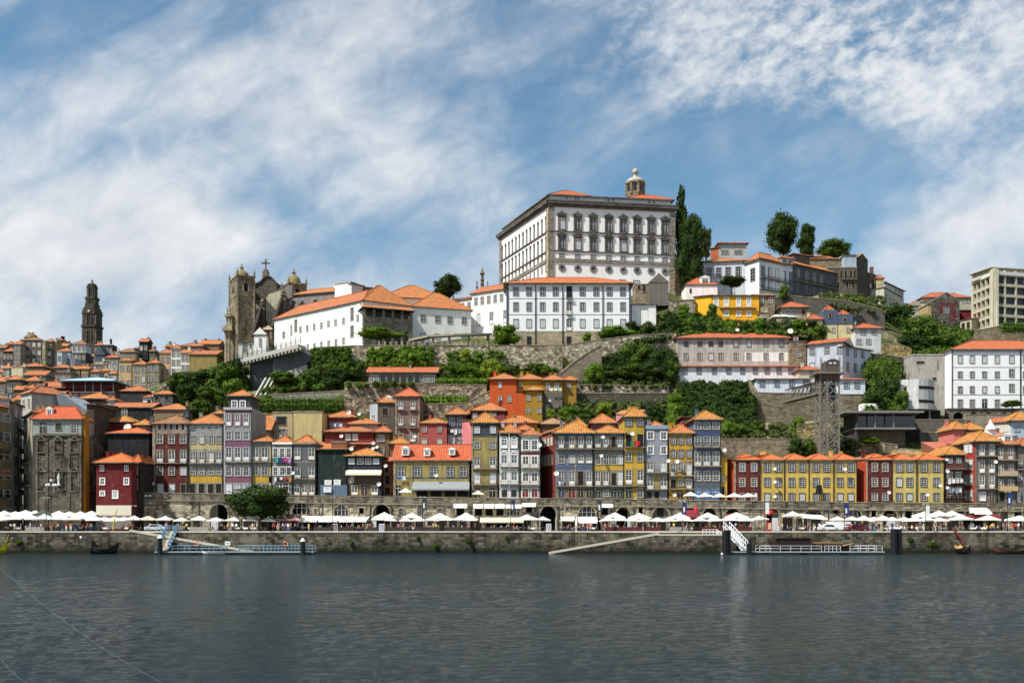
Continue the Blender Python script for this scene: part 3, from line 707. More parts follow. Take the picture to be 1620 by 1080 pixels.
for o in OPS+[(ENDX,ENDX,0,0,'end','')]:
 strip(cur,o[0],QZ-.5,QZ-.5,wtop(cur)-1.6,wtop(o[0])-1.6);cur=o[1]
 if o[4] =='end':break
 zb=max(QZ-.3,zof(o[3],AY));NS=12 if o[4] !='rect' else 1;dp=1.2
 for i in range(NS):
  xa=o[0]+(o[1]-o[0])*i/NS;xb=o[0]+(o[1]-o[0])*(i+1)/NS;za,zc=atop(o,xa),atop(o,xb)
  strip(xa,xb,za,zc,wtop(xa)-1.6,wtop(xb)-1.6)
  X0,X1=xof(xa,AY),xof(xb,AY);m.q([(X0,AY,za),(X0,AY+dp,za),(X1,AY+dp,zc),(X1,AY,zc)])
  za2,zc2=(zb,zb)
  if o[4] =='round':
   c2=zof(o[2],AY)-pm((o[1]-o[0])/2,AY);za2,zc2=2*c2-za,2*c2-zc;m.q([(X0,AY,za2),(X1,AY,zc2),(X1,AY+dp,zc2),(X0,AY+dp,za2)])
  if za2>QZ-.3:strip(xa,xb,QZ-.5,QZ-.5,za2,zc2)
  if o[4] !='rect':ring.bar((X0,AY-.04,za+.12),(X1,AY-.04,zc+.12),.2,.34)
 if o[4] !='round' and zb>QZ-.3:m.q([(xof(o[0],AY),AY,zb),(xof(o[1],AY),AY,zb),(xof(o[1],AY),AY+dp,zb),(xof(o[0],AY),AY+dp,zb)])
 if o[4] !='round':
  for xx,s in ((o[0],1),(o[1],-1)):
   X=xof(xx,AY);zt=atop(o,xx);pts=[(X,AY,zb),(X,AY,zt),(X,AY+dp,zt),(X,AY+dp,zb)];m.q(pts if s>0 else pts[::-1])
   ring.box((X-.16,AY-.14,zb),(X+.16,AY+.05,max(zt,zb+.3)))
  if o[4] =='rect':ring.box((xof(o[0],AY)-.25,AY-.15,zof(o[2],AY)),(xof(o[1],AY)+.25,AY+.05,zof(o[2],AY)+.28))
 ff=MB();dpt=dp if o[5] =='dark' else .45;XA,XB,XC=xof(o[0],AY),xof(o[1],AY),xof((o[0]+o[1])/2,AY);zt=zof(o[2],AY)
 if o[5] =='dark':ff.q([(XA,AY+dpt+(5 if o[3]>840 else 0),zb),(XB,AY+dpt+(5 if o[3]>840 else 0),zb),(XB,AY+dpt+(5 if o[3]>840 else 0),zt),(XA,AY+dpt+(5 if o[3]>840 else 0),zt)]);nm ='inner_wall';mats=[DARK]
 elif o[5] =='wood':
  ff.q([(XA,AY+dpt,zb),(XB,AY+dpt,zb),(XB,AY+dpt,zt),(XA,AY+dpt,zt)]);k=5
  for i in range(k):q=XA+(XB-XA)*i/k;ff.box((q,AY+dpt-.06,zb),(q+.1,AY+dpt,zt),0)
  ff.box((XC-.7,AY+dpt-.1,zb),(XC+.7,AY+dpt,zb+2.1),1);nm ='shutter';mats=[plain('7b7468',.8,.8,name='grey_boards'),DARK]
 else:
  ff.q([(XA,AY+dpt,zb),(XB,AY+dpt,zb),(XB,AY+dpt,zt),(XA,AY+dpt,zt)])
  for i in range(1,4):q=XA+(XB-XA)*i/4;ff.box((q-.05,AY+dpt-.06,zb),(q+.05,AY+dpt,zt),1)
  ff.box((XA,AY+dpt-.06,(zb+zt)/2),(XB,AY+dpt,(zb+zt)/2+.08),1);nm ='window';mats=[GL[0],SASH]
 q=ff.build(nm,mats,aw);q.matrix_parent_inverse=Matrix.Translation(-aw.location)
q=m.build('wall',[AR],aw);q.matrix_parent_inverse=Matrix.Translation(-aw.location)
q=ring.build('arch_stones',[stonem('c2b79e','9b907a',.6,.5,g=.45,name='dressed_stone')],aw);q.matrix_parent_inverse=Matrix.Translation(-aw.location)
m=MB();par=MB();xs=[223+i*12 for i in range(int((ENDX-223)/12)+1)]
for a,b in zip(xs,xs[1:]):
 par.prism([(xof(a,AY),AY-.05),(xof(b,AY),AY-.05),(xof(b,AY),AY+.5),(xof(a,AY),AY+.5)],0,1)
 for k,(x,z0) in enumerate(((a,1),(b,1),(b,1),(a,1))):
  i=len(par.v)-8+k;par.v[i]=(par.v[i][0],par.v[i][1],wtop(x)-1.6);par.v[i+4]=(par.v[i+4][0],par.v[i+4][1],wtop(x))
 m.bar((xof(a,AY),AY-.1,wtop(a)-1.55),(xof(b,AY),AY-.1,wtop(b)-1.55),.45,.22)
 m.bar((xof(a,AY),AY+.22,wtop(a)+.05),(xof(b,AY),AY+.22,wtop(b)+.05),.7,.14)
par.q([(xof(223,AY),AY+2,QZ),(xof(223,AY),AY-.05,QZ),(xof(223,AY),AY-.05,wtop(223)),(xof(223,AY),AY+2,wtop(223))])
q=par.build('parapet',[stonem('a39a86','5a5548',.9,.42,g=.95,k=.7,name='parapet_stone')],aw);q.matrix_parent_inverse=Matrix.Translation(-aw.location)
q=m.build('coping',[GRAN],aw);q.matrix_parent_inverse=Matrix.Translation(-aw.location)
for x in (315,420,510,586,620,745,850,884,945,1003,1062,1096,1140,1242,1310,1372,1425,1475,1530,1570):
 m=MB();X=xof(x,AY);m.bar((X,AY-.12,QZ),(X,AY-.12,wtop(x)-1.6),.13);q=m.build('drain_pipe',[IRON],aw);q.matrix_parent_inverse=Matrix.Translation(-aw.location)
m=MB();L_=[223,500,750,1000,1150,1400,1900]
for a,b in zip(L_,L_[1:]):
 m.q([(xof(a,AY),AY+.4,wtop(a)-1.15),(xof(b,AY),AY+.4,wtop(b)-1.15),(xof(b,AY)*1.06,221,wtop(b)-1.1),(xof(a,AY)*1.06,221,wtop(a)-1.1)])
tag(m.build('terrace_paving',[stonem('8d877b','716b60',1,1,g=.4,name='terrace_stone')]),kind='structure')
rs=random.Random(4);x=236  # near-black shopfronts, randomly spaced, added to darken the strip under the parasols
while x<1640:
 w_=rs.uniform(9,20)
 if not any(o[3]>835 and o[0]-3<x+w_ and o[1]+3>x for o in OPS):
  m=MB();X0,X1=xof(x,AY),xof(x+w_,AY);zt=QZ+rs.uniform(2.3,2.9);m.box((X0,AY-.05,QZ),(X1,AY+.1,zt),0)
  m.box((X0-.15,AY-.14,QZ),(X0,AY,zt+.2),1);m.box((X1,AY-.14,QZ),(X1+.15,AY,zt+.2),1);m.box((X0,AY-.14,zt),(X1,AY,zt+.2),1);k_=max(2,int((X1-X0)/1.1))
  for i in range(1,k_):q=X0+(X1-X0)*i/k_;m.box((q-.05,AY-.1,QZ),(q+.05,AY-.02,zt),2)
  q=m.build('shopfront',[DARK,GRAN,ARW],aw);q.matrix_parent_inverse=Matrix.Translation(-aw.location)
 x +=w_+rs.uniform(2,7)
def awning(x0,x1,y0,y1,mat,Y=AY,dep=1.6,root=aw,drop=None):
 m=MB();za,zb=zof(y0,Y),zof(y1,Y-dep);X0,X1=xof(x0,Y),xof(x1,Y)
 m.q([(X0,Y-.03,za),(X0,Y-dep,zb),(X1,Y-dep,zb),(X1,Y-.03,za)]);m.q([(X0,Y-.03,za-.05),(X1,Y-.03,za-.05),(X1,Y-dep,zb-.05),(X0,Y-dep,zb-.05)])
 k=max(3,int((X1-X0)/.4))
 for i in range(k):
  a=X0+(X1-X0)*i/k;b=X0+(X1-X0)*(i+1)/k;m.q([(a,Y-dep,zb-.28),((a+b)/2,Y-dep-.01,zb-.38),(b,Y-dep,zb-.28),(b,Y-dep,zb),(a,Y-dep,zb)])
 for X in (X0,X1):m.q([(X,Y-.03,za),(X,Y-.03,zb),(X,Y-dep,zb)])
 q=m.build('awning',[mat],root);q.matrix_parent_inverse=Matrix.Translation(-root.location);return q
CANV=plain('f3f0e8',.8,1.0,name='white_canvas',var=.12);CREAM=plain('e6d9b8',.8,.9,name='cream_canvas',var=.15);BURG=plain('7d1f2c',.8,.8,name='burgundy_canvas')
for a in ((718,739,796.5,801),(749,764.5,797,801.5),(766,781.5,797,801.5),(783,798.5,797,801.5),(800,825,797.5,801.5)):awning(*a,CANV,dep=1.0)
awning(826,847.5,795.5,799,CANV,dep=1.2);awning(945,969,796.5,800,CANV,dep=1.2)
awning(914,944,817,825,CANV,dep=3);awning(887,909,817,820,CANV,dep=1.5)
awning(1080,1103,805,817,BURG,dep=1.5);awning(1147,1172,812,820,BURG,dep=1.6);awning(1533,1561,803,811,CANV,dep=2.5);awning(1540,1575,813,817,BURG,dep=3);awning(1518,1536,815,818,BURG,dep=3)
for a in ((478,507,816,823),(509,539,816,823),(541,566,816.5,823),(567,584,817,823),(760,800,818,824),(800,828,818,824)):awning(*a,CANV if a[0]<700 else CREAM,dep=4)
# front row on the upper terrace (Y about 214)
MAR=wallm('6a2824',.5);GREYW=wallm('a9aaa5',.6);SLATE=wallm('494d54',.35,name='slate_cladding');SLB=wallm('55606f',.35,name='slate_cladding')
YEL=wallm('deb03c',.4);OCH=wallm('b5a262',.6);PURP=wallm('8b5f74',.3);BEI=wallm('cdb98c',.35);PINK=wallm('d98a94',.35);REDW=wallm('b44a3f',.35)
BLU=wallm('5c6c8c',.4);WHI=wallm('f4f3ee',.22,.9);LGR=wallm('c9cbcb',.35);DKG=wallm('23322f',.3,name='green_netting');DSL=wallm('2e3440',.3,name='dark_slate');BRN=wallm('7d6252',.5)
ORW=wallm('d9602b',.25);DST=stonem('7d786a','3a372f',1.0,.5,g=1.0,k=.7,name='blackened_stone');STN=stonem('a5977c','776c58',.9,.45,g=.6,name='house_stone')
ASH=stonem('c0b294','958a72',1.2,.55,g=.45,name='ashlar');BLUED=plain('2f6fb4',.5,.8,name='blue_door');REDD=plain('7c1f27',.6,.8,name='red_door');GRND=plain('20382f',.6,.8,name='green_door');WHD=plain('e6e2e4',.6,.85,name='white_door');BRD=plain('4a3022',.7,.8,name='brown_door')
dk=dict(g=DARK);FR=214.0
H=[]
def h(*a,**k):
 if k.get('roof','hip') in ('hip','gable'):k.setdefault('chim',R.choice([0,1,1,2]))
 r=bld(*a,**k);H.append(r)
 if 213<a[6]<215 and a[3]-a[2]>25:
  m=MB();X,Z0,Z1=xof(a[3],a[6])-.12,zof(a[4],a[6]),zof(a[5],a[6]);m.bar((X,a[6]-.12,Z0),(X,a[6]-.12,Z1),.16);m.bar((X-.4,a[6]-.2,Z1),(X,a[6]-.12,Z1-.5),.14);o=m.build('drain_pipe',[IRON],r);o.matrix_parent_inverse=Matrix.Translation(-r.location)  # dark pipe added at the house edge to draw the dark seam there
 return r
h('town_house','four-storey maroon house with white-framed windows and a mottled hipped roof',241,298,780,671,FR,11,wall=MAR,rm=TILE4,rh=2.3,ov=.5,
  rows=[(672,679,sp(248,294,6),5,'g'),(688.5,701,(253,271.7,290),9.5,'s'),(712,731,(253,271.7,290),9.5,'f'),(738,751,(253,271.7,290),9.5,'s'),(765,779.5,(254,272),9,'d',dict(g=WHD)),(766,779.5,(290,),8,'x',dk)],
  bands=[(679.5,686,GRAN)],bals=[(247,296,732,IRON,.45,.5)],pils=[(241.5,246)],sm=GRAN,dishes=[(243,765,3)])
h('town_house','grey house with four window columns, yellow band and a bright hipped roof',298,353,780,671,FR+.15,11,wall=GREYW,rm=TILE,rh=2.6,ov=.45,
  rows=[(672.5,678.5,sp(304,348,5),6.5,'g',dict(fm=WHITE)),(689.5,701,(305.4,319.4,334.3,346.3),7,'s'),(715,731.5,(305.4,319.4,334.3,346.3),7.5,'f'),(739.5,750.5,(305.4,319.4,334.3,346.3),7.5,'s'),(765.5,779.5,(304.5,319,333.5,346),8.5,'x',dk)],
  bands=[(702,711,BEI),(753,763,YEL)],bals=[(300,351.5,732.5,IRON,.6,.5)])
r=h('town_house','tall slim grey house with plum bands and a set-back rooftop room',354,399,782,648,FR-.1,12,wall=GREYW,roof='flat',rm=GRAND,corn=(644,648),
  rows=[(654.5,672.5,(361.9,376,389.5),7,'f'),(682,695,(361.9,376,389.5),8.5,'s'),(708,729,(361.9,376,389.5),8.5,'f'),(737,752,(361.9,376,389.5),8.5,'s'),(765,781,(362,),9,'d',dict(g=WHD)),(765,772,(375,388),9,'s')],
  bands=[(649.5,653,PURP),(655,673,PURP,366.5,371.5),(655,673,PURP,380.5,385),(696.5,706.5,PURP),(753.5,763,PURP)],bals=[(356,397,730.5,IRON,.5,.45)],pils=[(354.3,356.5)],sm=plain('b9b4b6',.7,.8,name='grey_mauve_stone'))
bld('town_house','',361,396,646,627,FR+1.6,7,wall=SLATE,rm=TILE,rh=1.6,rows=[(634,644,(371,384),8,'s',dict(sm=WHITE))],parent=r,ext=.3)
h('town_house','small two-window grey house with yellow edge above the quay tree',399,430.5,782,699,FR+.2,10,wall=GREYW,rh=1.7,rm=TILE,rows=[(708,728.5,(404.5,419),10,'f'),(737,751.5,(404,419),10,'s'),(766,779,(405,420),8,'d',dict(g=BRD))],
  bands=[(753,763,YEL),(701,780,BEI,425.5,430)],bals=[(400,429,730,IRON,.5,.5)])
r=h('town_house','pale grey house with washing lines under its small pyramid roof',431,463,784,702,FR,10,wall=GREYW,rh=1.9,rm=TILE,ov=.15,corn=(699.5,702.5),rows=[(709,723,(436,446.5,457),7,'s'),(739,751.5,(436,446.5,457),7,'s'),(764,780,(438,452),8,'d',dict(g=BRD))],
  sm=WHITE,bals=[(432,462,725,IRON,.7,.6),(432,462,757,IRON,.6,.7)])
h('town_house','dark slate house with two columns of white windows beside the netting',463.5,500,783,702,FR+.1,10,wall=wallm('6e7276',.35,name='slate_cladding'),rh=2.1,rm=TILE,ov=.15,corn=(699.5,702.5),rows=[(709,726.5,(470.7,493),9,'f'),(739,756,(470.7,493),9,'f'),(767.5,782,(470,482,493),8,'f')],
  sm=GRAN,bands=[(728,731,GRAN),(759,764,GRAN)],bals=[(464,499,757.5,IRON,.4,.5)],dishes=[(463.5,748,3)])
r=h('shrouded_building','building wrapped in dark green scaffold netting',503,548,784,711,FR,10,wall=DKG,roof='shed',rh=1.5,rm=TILE)
bld('x','',524,548,711,700,FR+1,7,wall=wallm('a56a4c',.4),roof='flat',rm=GRAND,parent=r,ext=.2)
m=MB();A,B=P(507,784,FR-1.6),P(549,784,FR-1.6);k=16
for i in range(k):q=A.x+(B.x-A.x)*i/k;m.box((q+.02,A.y,A.z),(q+(B.x-A.x)/k-.02,A.y+.06,A.z+2.4));m.box((q-.03,A.y-.05,A.z),(q+.03,A.y,A.z+2.45))
tag(m.build('site_hoarding',[plain('71879b',.6,.8,name='blue_grey_sheet')]),'blue-grey corrugated hoarding in front of the netted building','hoarding')
for x,y,w_ in ((519,763,11),(533.5,762.5,11),(518,774,12)):
 m=MB();p=P(x,y,FR-(.3 if y<770 else 1.9));hw=pm(w_,FR)/2;m.box((-hw,-.05,-.6),(hw,.05,.6),0)
 for j in range(2):m.box((-hw*.7,-.06,.25-j*.35),(hw*(.7-j*.2),-.05,.33-j*.35),1)
 o=m.build('site_sign',[WHITE,plain('9a9fa6')]);o.location=p
 tag(o,{519: 'white notice board on the netting, left of the upper pair',533.5: 'white notice board on the netting, right of the upper pair',518: 'white notice board on the blue-grey hoarding'}[x],'sign')
r=h('town_house','tile-clad house with a beige awning and wood panelled lower floor',548,604,784,722,FR+.1,11,wall=DSL,rh=2.0,rm=TILE3,ov=.6,rows=[(724.5,734,(556,570,582.5,595),10,'s',dict(sm=DSL,fm=WHITE)),(768,782,(561,592.5),9.5,'f',dict(fm=WHITE,sm=BEI)),(767,783,(576.5,),9,'d',dict(g=BRD)),(754,763,(557,),6,'s')],
      bands=[(745,766,plain('6e5548',.8,.7,name='brown_boards')),(766,783.5,OCH,567,572),(766,783.5,OCH,583,586)],dishes=[(556,710,3.5),(599.5,766,3.5),(610,737,3)])
awning(548,604,743,749,CREAM,Y=FR+.1,dep=1.3,root=r)
h('town_house','very narrow red-brown house squeezed beside the ochre house',606,621.5,784,730,FR+2.5,9,wall=wallm('a8492c',.4),roof='shed',rh=1.5,rm=TILE2,rows=[(738,748,(612,),6,'x',dk),(752,766,(613,),8,'x',dk),(770,782,(613,),8,'x',dk)])
r=h('town_house','wide ochre house with three white dormers and a grey awning',622,743,786,729,FR,13,wall=OCH,roof='gable',rh=4.0,rm=tilem('d9633a',.55),ov=.4,rows=[(738,753,(634.6,660.5,686,712,732.8),10.5,'s',dict(sm=SLB,fm=WHITE,g=GL[1])),(774,785,(668,690,712,732),17,'x',dk),(768,784,(630,),8,'d',dict(g=DARK))],
      bands=[(755,757,SLB)],pils=[(622.5,626),(652,653)],dormers=[(642,709,720,12),(676,711.5,721,10),(715.5,711,719.5,10)],dishes=[(690,752,3.2)])
awning(653,743,761.5,773,plain('8f9296',.8,.8,name='grey_canvas'),Y=FR,dep=2.2,root=r)
h('town_house','yellow tiled house with a dark slate top storey and white shutters',746,788,787,669.5,FR,11,wall=OCH,rh=2.6,rm=TILE3,rows=[(673.5,685,(754.6,779.6),9.5,'s',dict(g=CURT,sm=SLATE)),(699,709,(754.6,779.6),9,'s'),(723,740,(754.6,779.6),9,'f'),(747,765,(754.6,779.6),9,'f',dict(g=CURT)),(772,786,(755,779),9,'d',dict(g=DARK))],
  bands=[(670.5,691,SLATE),(769,786.5,STN)],bals=[(747,787,741,IRON,.6,.7),(747,787,766,IRON,.5,.4)],pils=[(746.3,748.5),(786,788)])
h('town_house','narrow pale house with arched blue windows under a black top storey',790,822,787,685.5,FR+.1,10,wall=LGR,rh=2.2,rm=TILE,rows=[(694.5,708,(797.6,813.3),8.5,'a',dict(fm=WHITE)),(719,737,(797.6,813.3),9,'a',dict(g=GL[3])),(746,764,(797.6,813.3),9,'a',dict(g=GL[3])),(774,786,(798,813),9,'x',dict(g=GL[2]))],
  bands=[(686.5,710.5,DKG)],bals=[(791,821,738,IRON,.6,.7),(790.5,824,765.5,IRON,.7,.7)],sm=WHITE,pils=[(790.3,792),(804.5,806.5),(820.5,822)])
h('town_house','narrow white and maroon house with three iron balconies beside the dark alley',824,855,787,689,FR,10,wall=wallm('dcdad2',.3),rh=1.5,rm=TILE2,corn=(687,690),rows=[(696,711,(831.5,845.7),9.5,'s'),(722,738,(831.5,845.7),9.5,'f'),(748,765,(831.5,845.7),9.5,'f',dict(g=GL[0])),(773,786,(831,845.7),9.5,'d',dict(g=REDD))],
  bands=[(714,719,MAR)],bals=[(824.5,854,740.5,IRON,.7,.9),(824.5,854,767,REDD,.6,.8)],sm=WHITE,dishes=[(853,704,4)])
h('town_house','angled bright red alley house with rows of slim cream windows',856,877.5,787,688,223.5,6,Y1=214.3,wall=wallm('8a2f26',.5),rh=1.2,rm=TILE3,ov=.3,rows=[(695,708,(859,863,868,873),2.6,'s',dict(g=CURT,fm=CREAM)),(722,738,(859,863,868,873),2.6,'s',dict(g=CURT,fm=CREAM))])
r=h('town_house','broad slate-blue tiled house with four window columns and blue band',878.5,938.5,788,686,FR-.2,12,wall=wallm('8a909c',.45),rh=3.0,rm=TILE3,ov=.7,rows=[(690.5,708,(888,904.6,919,932),8,'f',dict(fm=WHITE)),(719,732,(888,904.6),9,'s'),(719,732,(919,932),8.5,'a'),(745.5,767.5,(888,904.6,932),8.5,'f',dict(fm=WHITE)),(745.5,767.5,(918.5,),8.5,'x',dk),(772.5,786.5,(888,),9,'d',dict(g=plain('2b3a63'))),(772.5,786.5,(904.5,),9,'d',dict(g=REDD)),(772.5,786.5,(918.5,932),8,'d',dict(g=DARK))],
      bands=[(687,709,wallm('5e6674',.3)),(735.5,742.5,BLU),(770,787.5,STN)],bals=[(878.5,938,709.5,IRON,.8,.8),(880,938,768.5,IRON,.5,.5)],dishes=[(880,749,4)],pils=[(909.5,912)])
h('town_house','grey house with yellow band, long balcony and green ground floor doors',939,987,788,686,FR,12,wall=wallm('8f8c82',.45),rh=2.0,rm=TILE3,ov=.6,rows=[(691,707,(946,958.7,981),8,'f',dict(g=GL[3])),(691,707,(970.5,),7,'x',dk),(719,734,(946.5,959,971.5,981.5),8,'s'),(746,767,(946,958.7,981),8,'f',dict(fm=WHITE)),(748,767,(971,),7,'x',dk),(773,786.5,(946,971,981),8,'d',dict(g=GRND)),(774,785,(959,),8,'s',dict(g=GL[3]))],
  bands=[(735.5,743.5,YEL)],bals=[(939.5,987,709.5,IRON,.8,.9),(940,987,768.5,IRON,.6,.8)],dishes=[(951,721,3),(953.5,691.5,3)])
r=h('town_house','tall narrow yellow house with flag hanging from its third floor balcony',987.5,1020.5,789,660,FR-.1,11,wall=wallm('c9ab42',.45),rh=2.4,rm=TILE3,ov=.5,rows=[(662.5,673,(994.8,1012.8),10,'s',dict(sm=SLATE)),(687,706,(994.8,1012.8),9.5,'x',dk),(714.5,729.5,(994.5,1012.8),9,'s',dict(g=GL[1])),(743.5,765.5,(994.8,1012.8),9,'f',dict(fm=WHITE)),(771,787,(994.5,),9,'d',dict(g=GRND)),(772,786,(1012.5,),9,'s',dict(g=GL[2]))],
      bands=[(732.5,741,YEL)],bals=[(988,1020,706.5,IRON,.8,.8),(988,1020,768,IRON,.6,.6)],dishes=[(1000,686,3.5)])
m=MB();X=xof(1005,FR-1.2);zt=zof(698,FR);nseg=8
for i in range(nseg):
 a,b=-1.1+2.2*i/nseg,-1.1+2.2*(i+1)/nseg;da,db=.07*math.sin(i*1.7),.07*math.sin((i+1)*1.7)
 m.q([(a,da,-1.0),(b,db,-1.0+.05*math.sin(i)),(b,db,0),(a,da,0)],0 if i<3 else 1)
o=m.build('flag',[plain('1f7a45',.8),plain('c8242e',.8)],r);o.matrix_parent_inverse=Matrix.Translation(-r.location);o.location=(X,FR-1.05,zt)
h('town_house','narrow pale grey house with blue cornice and white casement windows',1021,1057,789,678.5,FR+.1,10,wall=wallm('9ba1ab',.35),rh=1.8,rm=TILE,ov=.25,corn=(672.5,678.5),corm=plain('8fa3b5',.7,.8,name='blue_grey_cornice'),rows=[(683,694.5,(1029,1050),9,'s',dict(fm=WHITE,sm=WHITE)),(706,718,(1029,1050),8.5,'s',dict(fm=WHITE,sm=WHITE)),(731,746,(1028.5,1049.5),10,'f',dict(fm=WHITE)),(755,773,(1028.5,1050),10,'f',dict(fm=WHITE)),(777,788,(1027,1039),8,'x',dk)],
  bands=[(749,773,OCH,1034,1044)],bals=[(1022,1057,747,IRON,.8,.6),(1022,1057,773.5,IRON,.7,.6)])
h('town_house','narrow yellow house with three window columns and ironwork balconies',1058.5,1097,790,686,FR,10,wall=wallm('cfa23a',.5),rh=2.2,rm=TILE,rows=[(691,702,(1065,1077,1090),8,'s',dict(g=GL[2],sm=SLATE)),(712,723,(1065,1077,1090),8,'s',dict(sm=SLATE)),(734,751.5,(1065,1090),8,'f'),(731,745,(1077,),7.5,'s'),(758,772,(1065,),8,'x',dk),(757,768,(1077,),7.5,'s'),(757,772,(1090,),8,'f',dict(fm=WHITE)),(776,788.5,(1076,1090),8,'d',dict(g=BRD))],
  bands=[(729,772,STN,1059,1070),(729,772,STN,1083,1096)],bals=[(1059,1097,752,IRON,.7,.6),(1059,1097,773,IRON,.7,.6)],dishes=[(1057,729,3.3),(1071,730,3.5),(1067,783,3)])
h('town_house','tall dark blue house with glazed balconies and blue doors below',1098,1140.5,791,664.5,FR-.1,12,wall=BLU,rh=2.3,rm=TILE3,ov=.6,rows=[(667.5,678.5,(1104,1118.3,1132.8),10,'s',dict(g=GL[1])),(691,705,(1104,1118.3,1132.8),10,'s',dict(g=GL[3])),(715,736,(1104,1118,1132.8),10,'f',dict(g=GL[3])),(745,760,(1104,1118.3,1132.8),10,'s',dict(fm=WHITE,g=GL[1])),(774,790,(1104,1118.5,1132.5),9,'d',dict(g=BLUED))],
  bands=[(680,689,wallm('4a5680',.3)),(761,772,wallm('59616e',.4,name='slate_cladding'))],bals=[(1099,1140,707,IRON,.8,1.0),(1099,1140,737,SLATE,.8,.9)])
h('town_house','sliver of a yellow house beside the tall blue house',1141,1150.5,792,722,FR+.4,9,wall=YEL,roof='shed',rh=1,rm=TILE,rows=[(752,762,(1144.5,),3,'s'),(770,786,(1144,),4,'x',dk)],ov=.3,dishes=[(1145.5,712,3.5)])
def terr(lb,x0,x1,wall,top,xs,rh=1.45,side=None,sm=SLATE,dd=(),glass=None,group=None):
 r=h('terrace_house',lb,x0,x1,793+(x0>1350)*2,728,FR+R.uniform(-.06,.06),11,wall=wall,rh=rh,rm=tilem('e0713a',.25),ov=.28,rows=[(732.3,745.2,xs,8.3,'s',dict(sm=sm,g=glass or R.choice(GL))),(756,769,xs,8.3,'s',dict(sm=sm)),(780,791,xs,8.3,'s',dict(sm=sm))],
          bands=[(729.5,748.5,top)] if top else [],pils=side or [],dishes=dd,inset=.9)
 return r
r=terr('left dark red terrace house with bright red angled side',1162.5,1203,MAR,None,(1174.4,1193),sm=GRAN,side=[(1161.6,1163.8)])
h('terrace_house','blank bright red side house left of the dark red terrace',1151,1162,793,728,FR+3.5,8,Y1=FR+.1,wall=wallm('b5482c',.25),roof='shed',rh=1.2,rm=TILE,ov=.2)
YT=wallm('e6c362',.35);YTP=wallm('b8a264',.5)  # second tone paints the eave shadow over the top floors as a darker band
for i,(a,b,xs,dd,lb) in enumerate(((1203,1241.5,(1214,1231.7),[(1225,741.5,3),(1225,762,3),(1225,785,3)],'yellow terrace house with three satellite dishes, beside the dark red one'),(1241.7,1280.5,(1252.6,1269),[],'second yellow terrace house from the dark red one, without dishes'),
  (1280.7,1319.5,(1291,1307.7),[],'third yellow terrace house, behind the dark hanging cloth'),(1319.7,1356,(1329,1346),[(1336,742,3.2)],'fourth yellow terrace house with one dish on its top floor'))):
 r=terr(lb,a,b,YT,YTP,xs,dd=dd,group='yellow terrace houses')
 r['group'] ='yellow terrace houses'
terr('right dark red terrace house with bright side wall',1371.5,1412,MAR,None,(1383.8,1400.5),sm=GRAN,side=[(1370.5,1372.6)],dd=[(1406,779,3)])
h('terrace_house','blank bright red side house between yellow and dark red terraces',1356.3,1371,795,728,FR+3.5,8,Y1=FR+.1,wall=wallm('b5482c',.25),roof='shed',rh=1.2,rm=TILE,ov=.2)
for a,b,xs,dd,lb in ((1412.3,1450.5,(1422.6,1439),[],'pale yellow terrace house touching the right dark red one'),(1450.8,1494,(1461.5,1481.5),[(1487,768,3),(1466.5,782.5,3)],'last pale yellow terrace house with two satellite dishes')):
 r=terr(lb,a,b,wallm('dfc878',.35),YTP,xs,dd=dd,sm=SLATE);r['group'] ='yellow terrace houses'
h('town_house','brown balconied house with laundry right of the pale yellow pair',1495.5,1526,795,720,FR+.2,11,wall=wallm('6d4a40',.4),rh=2.2,rm=TILE3,ov=.5,rows=[(724,732,(1502.7,1516.5),8,'s',dict(sm=SLATE)),(746,756,(1502.7,1516),8,'s'),(770,778,(1503,1516),8,'s'),(780,792,(1503,1516),8,'d',dict(g=BRD))],
  bals=[(1495.5,1526,741,plain('7c3a33',.6),.8,1.0),(1495.5,1526,763,IRON,.8,.9),(1495.5,1526,786,IRON,.7,.9)],dishes=[(1498.5,745.5,3),(1498.5,771.5,3),(1497,727,2.5)])
h('town_house','slanted red facade with tall cream shutters beside the grey balcony house',1526.5,1543.5,795,702,216.6,9,Y1=214.2,wall=wallm('a6352c',.3),rh=1,rm=TILE,ov=.2,rows=[(703,716,(1528.8,1535.5),3,'s',dict(g=CURT)),(727,743,(1529,1535.5),3.4,'s',dict(g=CURT,fm=CREAM)),(751,767,(1529,1535.5),3.6,'s',dict(g=CURT,fm=CREAM)),(776,792,(1529,1535.5),3.6,'s',dict(g=CURT,fm=CREAM))])
h('town_house','grey stone balcony house with tall windows and a hipped orange roof',1543.5,1577.5,796,699,FR,11,wall=wallm('77706a',.45),rh=2.5,rm=TILE3,ov=.8,rows=[(703,720,(1553.5,1569),8,'f',dict(fm=WHITE)),(728,747,(1553.5,1569),8,'f',dict(fm=WHITE)),(752,772,(1553.5,1569),8,'a',dict(fm=WHITE)),(777,792,(1554.5,),10,'f',dict(fm=WHITE)),(777,793,(1569,),7,'d',dict(g=BRD))],
  bals=[(1544,1577,721,IRON,.8,.9),(1545,1577,772.5,IRON,.6,.5)],dishes=[(1574.5,730.5,3.2)])
r=h('town_house','right edge house with maroon dormer above cream stone balconies',1578,1608.5,796,704,FR+.1,11,wall=wallm('837a70',.45),rh=2.0,rm=TILE2,ov=.6,rows=[(710,726,(1582.5,1598.5),8,'f'),(735,752,(1583.5,1599),8,'f',dict(fm=WHITE)),(758,773,(1583.5,1599),8,'f',dict(fm=WHITE)),(779,793,(1585,),9,'x',dk)],
      bals=[(1578,1608.5,727,plain('7c3a33',.6),.8,1.0),(1578,1608.5,752,plain('b9a58e',.8,name='stone_rail'),.8,1.0,True),(1578,1608.5,776,plain('c9a878',.8,name='stone_rail'),.8,1.0,True)],dormers=[(1592,688,700,15)])
